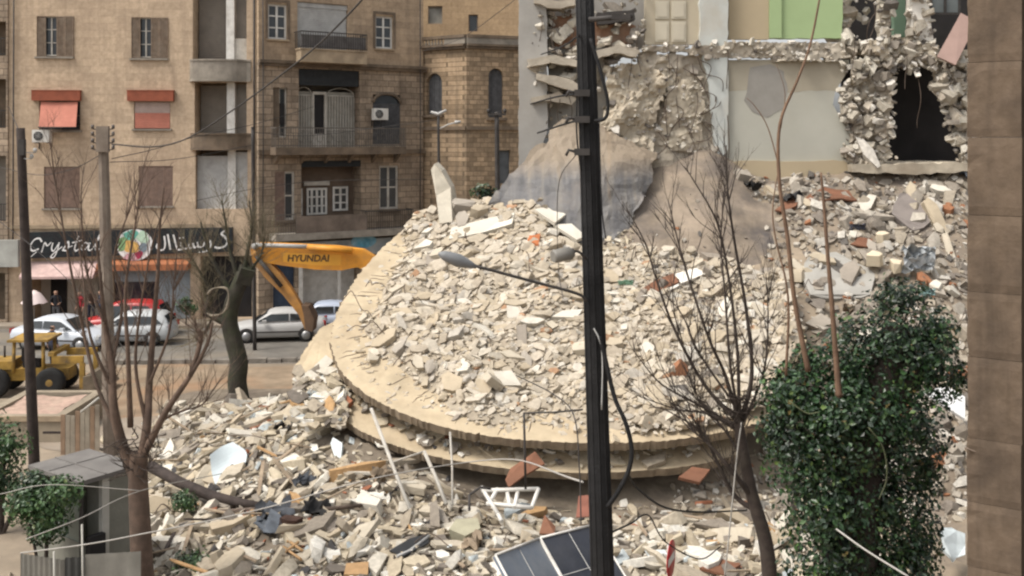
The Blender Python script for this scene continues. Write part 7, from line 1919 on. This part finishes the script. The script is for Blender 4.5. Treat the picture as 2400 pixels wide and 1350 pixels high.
mb.build('trunk', M_barkdark, t, world=True)
for pl, r0, r1 in (([(1966, 930, 16.2), (1962, 880, 16.2), (1950, 720, 16.2), (1940, 600, 16.2), (1930, 470, 16.2), (1924, 404, 16.2)], .058, .018),
                   ([(1894, 870, 16.3), (1880, 800, 16.3), (1860, 690, 16.3), (1846, 560, 16.3), (1826, 420, 16.3), (1828, 290, 16.3), (1868, 190, 16.3), (1900, 100, 16.3), (1926, -30, 16.3)], .050, .015),
                   ([(1842, 880, 16.5), (1848, 740, 16.5), (1842, 660, 16.5), (1818, 560, 16.5), (1811, 490, 16.5), (1822, 410, 16.5)], .025, .008),
                   ([(1828, 400, 16.4), (1800, 300, 16.4), (1770, 250, 16.4), (1750, 230, 16.4)], .012, .005), ([(1830, 300, 16.3), (1840, 220, 16.3), (1820, 150, 16.3)], .010, .004)):
    mb = MB(); limb(mb, pl, r0, r1, 7); mb.build('shoot', M_shoot, t, world=True)
for pl in ([(2034, 1000, 16.0), (2070, 1050, 16.0), (2078, 1120, 16.0), (2060, 1170, 16.0)], [(1850, 940, 16), (1890, 968, 16), (1920, 966, 16)]):
    mb = MB(); limb(mb, pl, .014, .009, 5); mb.build('vine_stem', mat('vine_green', (.10, .11, .06), .8, .2, 4, .1), t, world=True)
t = thing('shrub', 'leafy green shrub covering the left side of the booth', 'shrub', (at(110, 1250, 20.2).x, 20.2, 0)); Y = 20.2
mb = MB(); leaf_cloud(mb, [B(110, 1180, Y, 72, 66), B(150, 1150, Y - .3, 46, 40), B(60, 1180, Y, 50, 50), B(110, 1240, Y, 50, 40), B(70, 1130, Y + .3, 40, 34)], 5200, .075, 3, .8); mb.build('foliage', M_bush, t, world=True)
mb = MB(); limb(mb, [(110, 1440, Y), (108, 1330, Y), (112, 1200, Y)], .06, .03); limb(mb, [(110, 1440, Y), (90, 1330, Y), (66, 1200, Y)], .05, .02); mb.build('stem', M_barkdark, t, world=True)
t = thing('shrub', 'dark tall shrub at the far left edge beneath the slim dark pole', 'shrub', (at(10, 1150, 24).x, 24, 0)); Y = 24
mb = MB(); leaf_cloud(mb, [B(10, 1050, Y, 62, 66), B(-10, 1130, Y, 70, 56), B(40, 1140, Y, 46, 40), B(60, 1165, Y, 40, 26), B(-40, 1010, Y, 60, 60)], 5200, .085, 13, .8); mb.build('foliage', M_bush, t, world=True)
mb = MB(); limb(mb, [(0, 1262, Y), (4, 1180, Y), (10, 1080, Y)], .10, .04); limb(mb, [(0, 1262, Y), (30, 1200, Y), (46, 1150, Y)], .07, .03); mb.build('stem', M_barkdark, t, world=True)
for (px, py, Yb, rx, rz_, lab, sd) in ((432, 1172, 24.0, 34, 26, 'small green weed clump between booth and fallen limb', 31), (452, 1316, 21.8, 62, 28, 'low green weed clump at the bottom edge right of the left tree', 32), (436, 716, 50.3, 24, 22, 'round green bush by the roller door of the shop', 33), (1136, 452, 46.0, 34, 22, 'dark bush behind the rubble crest at the foot of the tower', 34)):
    t = thing('bush', lab, 'bush', (at(px, py, Yb).x, Yb, 0 if Yb > 40 else max(0, at(px, py + rz_, Yb).z)))
    mb = MB(); leaf_cloud(mb, [B(px, py, Yb, rx, rz_), B(px + rx * .5, py + rz_ * .3, Yb, rx * .6, rz_ * .7)], 1100 if Yb < 40 else 700, .07 if Yb < 40 else .13, sd, .9); mb.build('foliage', M_bush if sd != 34 else M_ivy, t, world=True)
    mb = MB(); c = at(px, py, Yb); mb.tube([(c.x, Yb, t.location.z), (c.x + .03, Yb, c.z)], [.04, .02], 6); mb.build('stem', M_barkdark, t, world=True)

# ================================================================ people on the pavement
M_skin = mat('skin', (.36, .215, .15), .6, .08, 5, 0)
M_hair = mat('dark_hair', (.02, .016, .014), .7, .3, 8, 0)
M_shoe = mat('dark_shoes', (.03, .026, .024), .6, .2, 5, 0)
def clothm(n, c): return mat('cloth_' + n, c, .9, .2, 5, .2)
def person(label, pos, face, top, legs, height=1.68, arms=0, stride=.10, pack=None, hood=None):
    """one skinned figure; local -y is the way it faces"""
    t = thing('person', label, 'person', pos, face)
    k = height / 1.70
    V, E, RD = [], [], []
    def add(p, r_, par=None):
        V.append((p[0] * k, p[1] * k, p[2] * k)); RD.append(r_ * k)
        if par is not None: E.append((par, len(V) - 1))
        return len(V) - 1
    pel = add((0, 0, .92), .135); sp = add((0, .01, 1.10), .12, pel); ch = add((0, .0, 1.30), .145, sp); nk = add((0, -.005, 1.44), .06, ch)
    hd0 = add((0, -.015, 1.52), .075, nk); hd1 = add((0, -.015, 1.60), .095, hd0); hd2 = add((0, -.005, 1.67), .07, hd1); nose = add((0, -.118, 1.575), .014, hd1)
    for s in (-1, 1):
        add((s * .088, .0, 1.585), .018, hd1)                                        # ear
        hip = add((s * .095, 0, .86), .098, pel); kn = add((s * .10, -s * stride * .4 - .02, .48), .065, hip); an = add((s * .10, -s * stride + .01, .09), .042, kn); he = add((s * .105, -s * stride, .045), .042, an); add((s * .115, -s * stride - .15, .035), .034, he)
        sh = add((s * .185, .005, 1.375), .062, ch)
        if arms == 1: el, wr = (s * .25, -.02, 1.11), (s * .14, -.20, 1.04)          # hands together in front
        elif arms == 2 and s > 0: el, wr = (s * .27, -.10, 1.14), (s * .19, -.26, 1.32)   # one hand raised
        else: el, wr = (s * .245, .03, 1.10), (s * .255, -.05, .86)
        e_ = add(el, .045, sh); w_ = add(wr, .030, e_)
        d = (Vector(wr) - Vector(el)).normalized(); side = d.cross(Vector((0, 1, 0))); side = side.normalized() if side.length > .1 else Vector((1, 0, 0)); fr_ = d.cross(side)
        pm = Vector(wr) + d * .055; pi_ = add(pm, .030, w_)
        for f, ln in ((-.026, .062), (-.009, .075), (.009, .07), (.026, .055)):
            b0 = pm + d * .035 + fr_ * f; b1 = b0 + d * ln * .6; b2 = b1 + (d * .8 - side * s * .5).normalized() * ln * .5
            i0 = add(b0, .0095, pi_); i1 = add(b1, .0085, i0); add(b2, .007, i1)
        th0 = pm - d * .03 + fr_ * -.03; i0 = add(th0, .011, pi_); add(th0 + (d + fr_ * -.9).normalized() * .05, .009, i0)
    me = bpy.data.meshes.new('body'); me.from_pydata(V, E, []); o = bpy.data.objects.new('body', me); C.objects.link(o)
    sk = o.modifiers.new('skin', 'SKIN'); sk.use_smooth_shade = True
    for i, r_ in enumerate(RD): me.skin_vertices[0].data[i].radius = (r_, r_ * (.78 if i in (pel, sp, ch) else 1))
    me.skin_vertices[0].data[0].use_root = True
    ss = o.modifiers.new('sub', 'SUBSURF'); ss.levels = 2; ss.render_levels = 2
    bpy.context.view_layer.update()
    m2 = bpy.data.meshes.new_from_object(o.evaluated_get(bpy.context.evaluated_depsgraph_get()))
    bpy.data.objects.remove(o); m2.name = 'body'
    m2.materials.clear()
    for m in (top, legs, M_skin, M_hair, M_shoe): m2.materials.append(m)
    W = Vector((0, 0, 0)); wrists = [Vector(V[i]) for i in range(len(V)) if abs(RD[i] / k - .030) < 1e-6]
    for f in m2.polygons:
        c = f.center
        if c.z > 1.47 * k:
            hair = c.z > 1.655 * k or (c.y > .03 * k and c.z > 1.53 * k)
            f.material_index = 3 if hair else 2
            if hood is not None and (hair or c.z < 1.50 * k): f.material_index = 0
        elif min((c - w_).length for w_ in wrists) < .10 * k and (abs(c.x) > .2 * k or c.y < -.13 * k): f.material_index = 2
        elif c.z < .085 * k: f.material_index = 4
        elif c.z < .90 * k and not (abs(c.x) > .205 * k and c.z > .75 * k): f.material_index = 1
        else: f.material_index = 0
    bo = bpy.data.objects.new('body', m2); C.objects.link(bo); bo.parent = t
    for s in (-1, 1):
        mb = MB(); mb.lathe([(.004, -.004), (.011, 0), (.004, .004)], 8, 0, Matrix.Translation((s * .034 * k, -.098 * k, 1.60 * k)) @ Matrix.Rotation(R(90), 4, 'X')); mb.build('eye', M_hair, t)
    mb = MB(); mb.cbox((0, -.100 * k, 1.535 * k), (.045, .012, .008)); mb.build('mouth', mat('lips', (.25, .10, .08), .6, .1, 5, 0), t)
    if pack is not None:
        mb = MB(); mb.cbox((0, .18 * k, 1.24 * k), (.30, .16, .42)); mb.box(-.12, .12, .262 * k, .30 * k, 1.08 * k, 1.26 * k); mb.build('backpack', pack, t)
    return t
black, red, navy, brown, grey_ = clothm('black', (.022, .022, .026)), clothm('red', (.26, .022, .03)), clothm('navy', (.03, .034, .055)), clothm('brown', (.09, .055, .04)), clothm('grey', (.12, .12, .125))
yp = 50.4
person('person in black standing at the shop front, left of the one in red', (at(131, 740, yp).x, yp, .14), R(20), black, grey_, 1.72, 1)
person('person in a red jacket standing before the open shop', (at(188, 745, yp - .2).x, yp - .2, .14), R(-30), red, brown, 1.70, 0)
person('person in a brown coat standing under the pale pink canopy beside the red jacket', (at(214, 740, yp + .8).x, yp + .8, .15), R(40), brown, navy, 1.66, 1)
person('person in navy with a bluish bundle, standing at the shop doorway near the concrete pole', (at(236, 740, yp).x, yp, .14), R(-60), navy, black, 1.72, 2, pack=grey_)
person('dark dressed person standing alone in the white shop front under the digger arm', (at(766, 690, 55.4).x, 55.4, .16), R(10), black, black, 1.72, 0, .12)
person('person in dark clothes standing on the road beside the white car and yellow loader', (at(122, 840, 41.5).x, 41.5, .004), R(160), navy, black, 1.74, 0, .08)
# a small white tent-like umbrella by the far left pole
t = thing('umbrella', 'small white and pink umbrella held at the pavement beside the slim dark pole', 'umbrella', (at(80, 750, 49.9).x, 49.9, .14))
mb = MB(); mb.lathe([(.012, 0), (.012, 1.75)], 8); mb.build('pole', M_greymetal, t)
mb = MB(); nseg = 8
vs = [(0, 0, 1.80)] + [(r_ * math.cos(a), r_ * math.sin(a), z - .05 * (k % 2) * (r_ > .4)) for r_, z in ((.30, 1.62), (.62, 1.20)) for k, a in enumerate([2 * math.pi * i / 16 for i in range(16)])]
fs = [(0, 1 + i, 1 + (i + 1) % 16) for i in range(16)] + [(1 + i, 17 + i, 17 + (i + 1) % 16, 1 + (i + 1) % 16) for i in range(16)]
mb.add(vs, fs, 0, True); mb.add([(v[0] * .97, v[1] * .97, v[2] - .015) for v in vs], [tuple(reversed(f)) for f in fs], 0, True); mb.build('canopy', mat('pinkish_white_cloth', (.62, .52, .50), .8, .12, 2, .1), t)
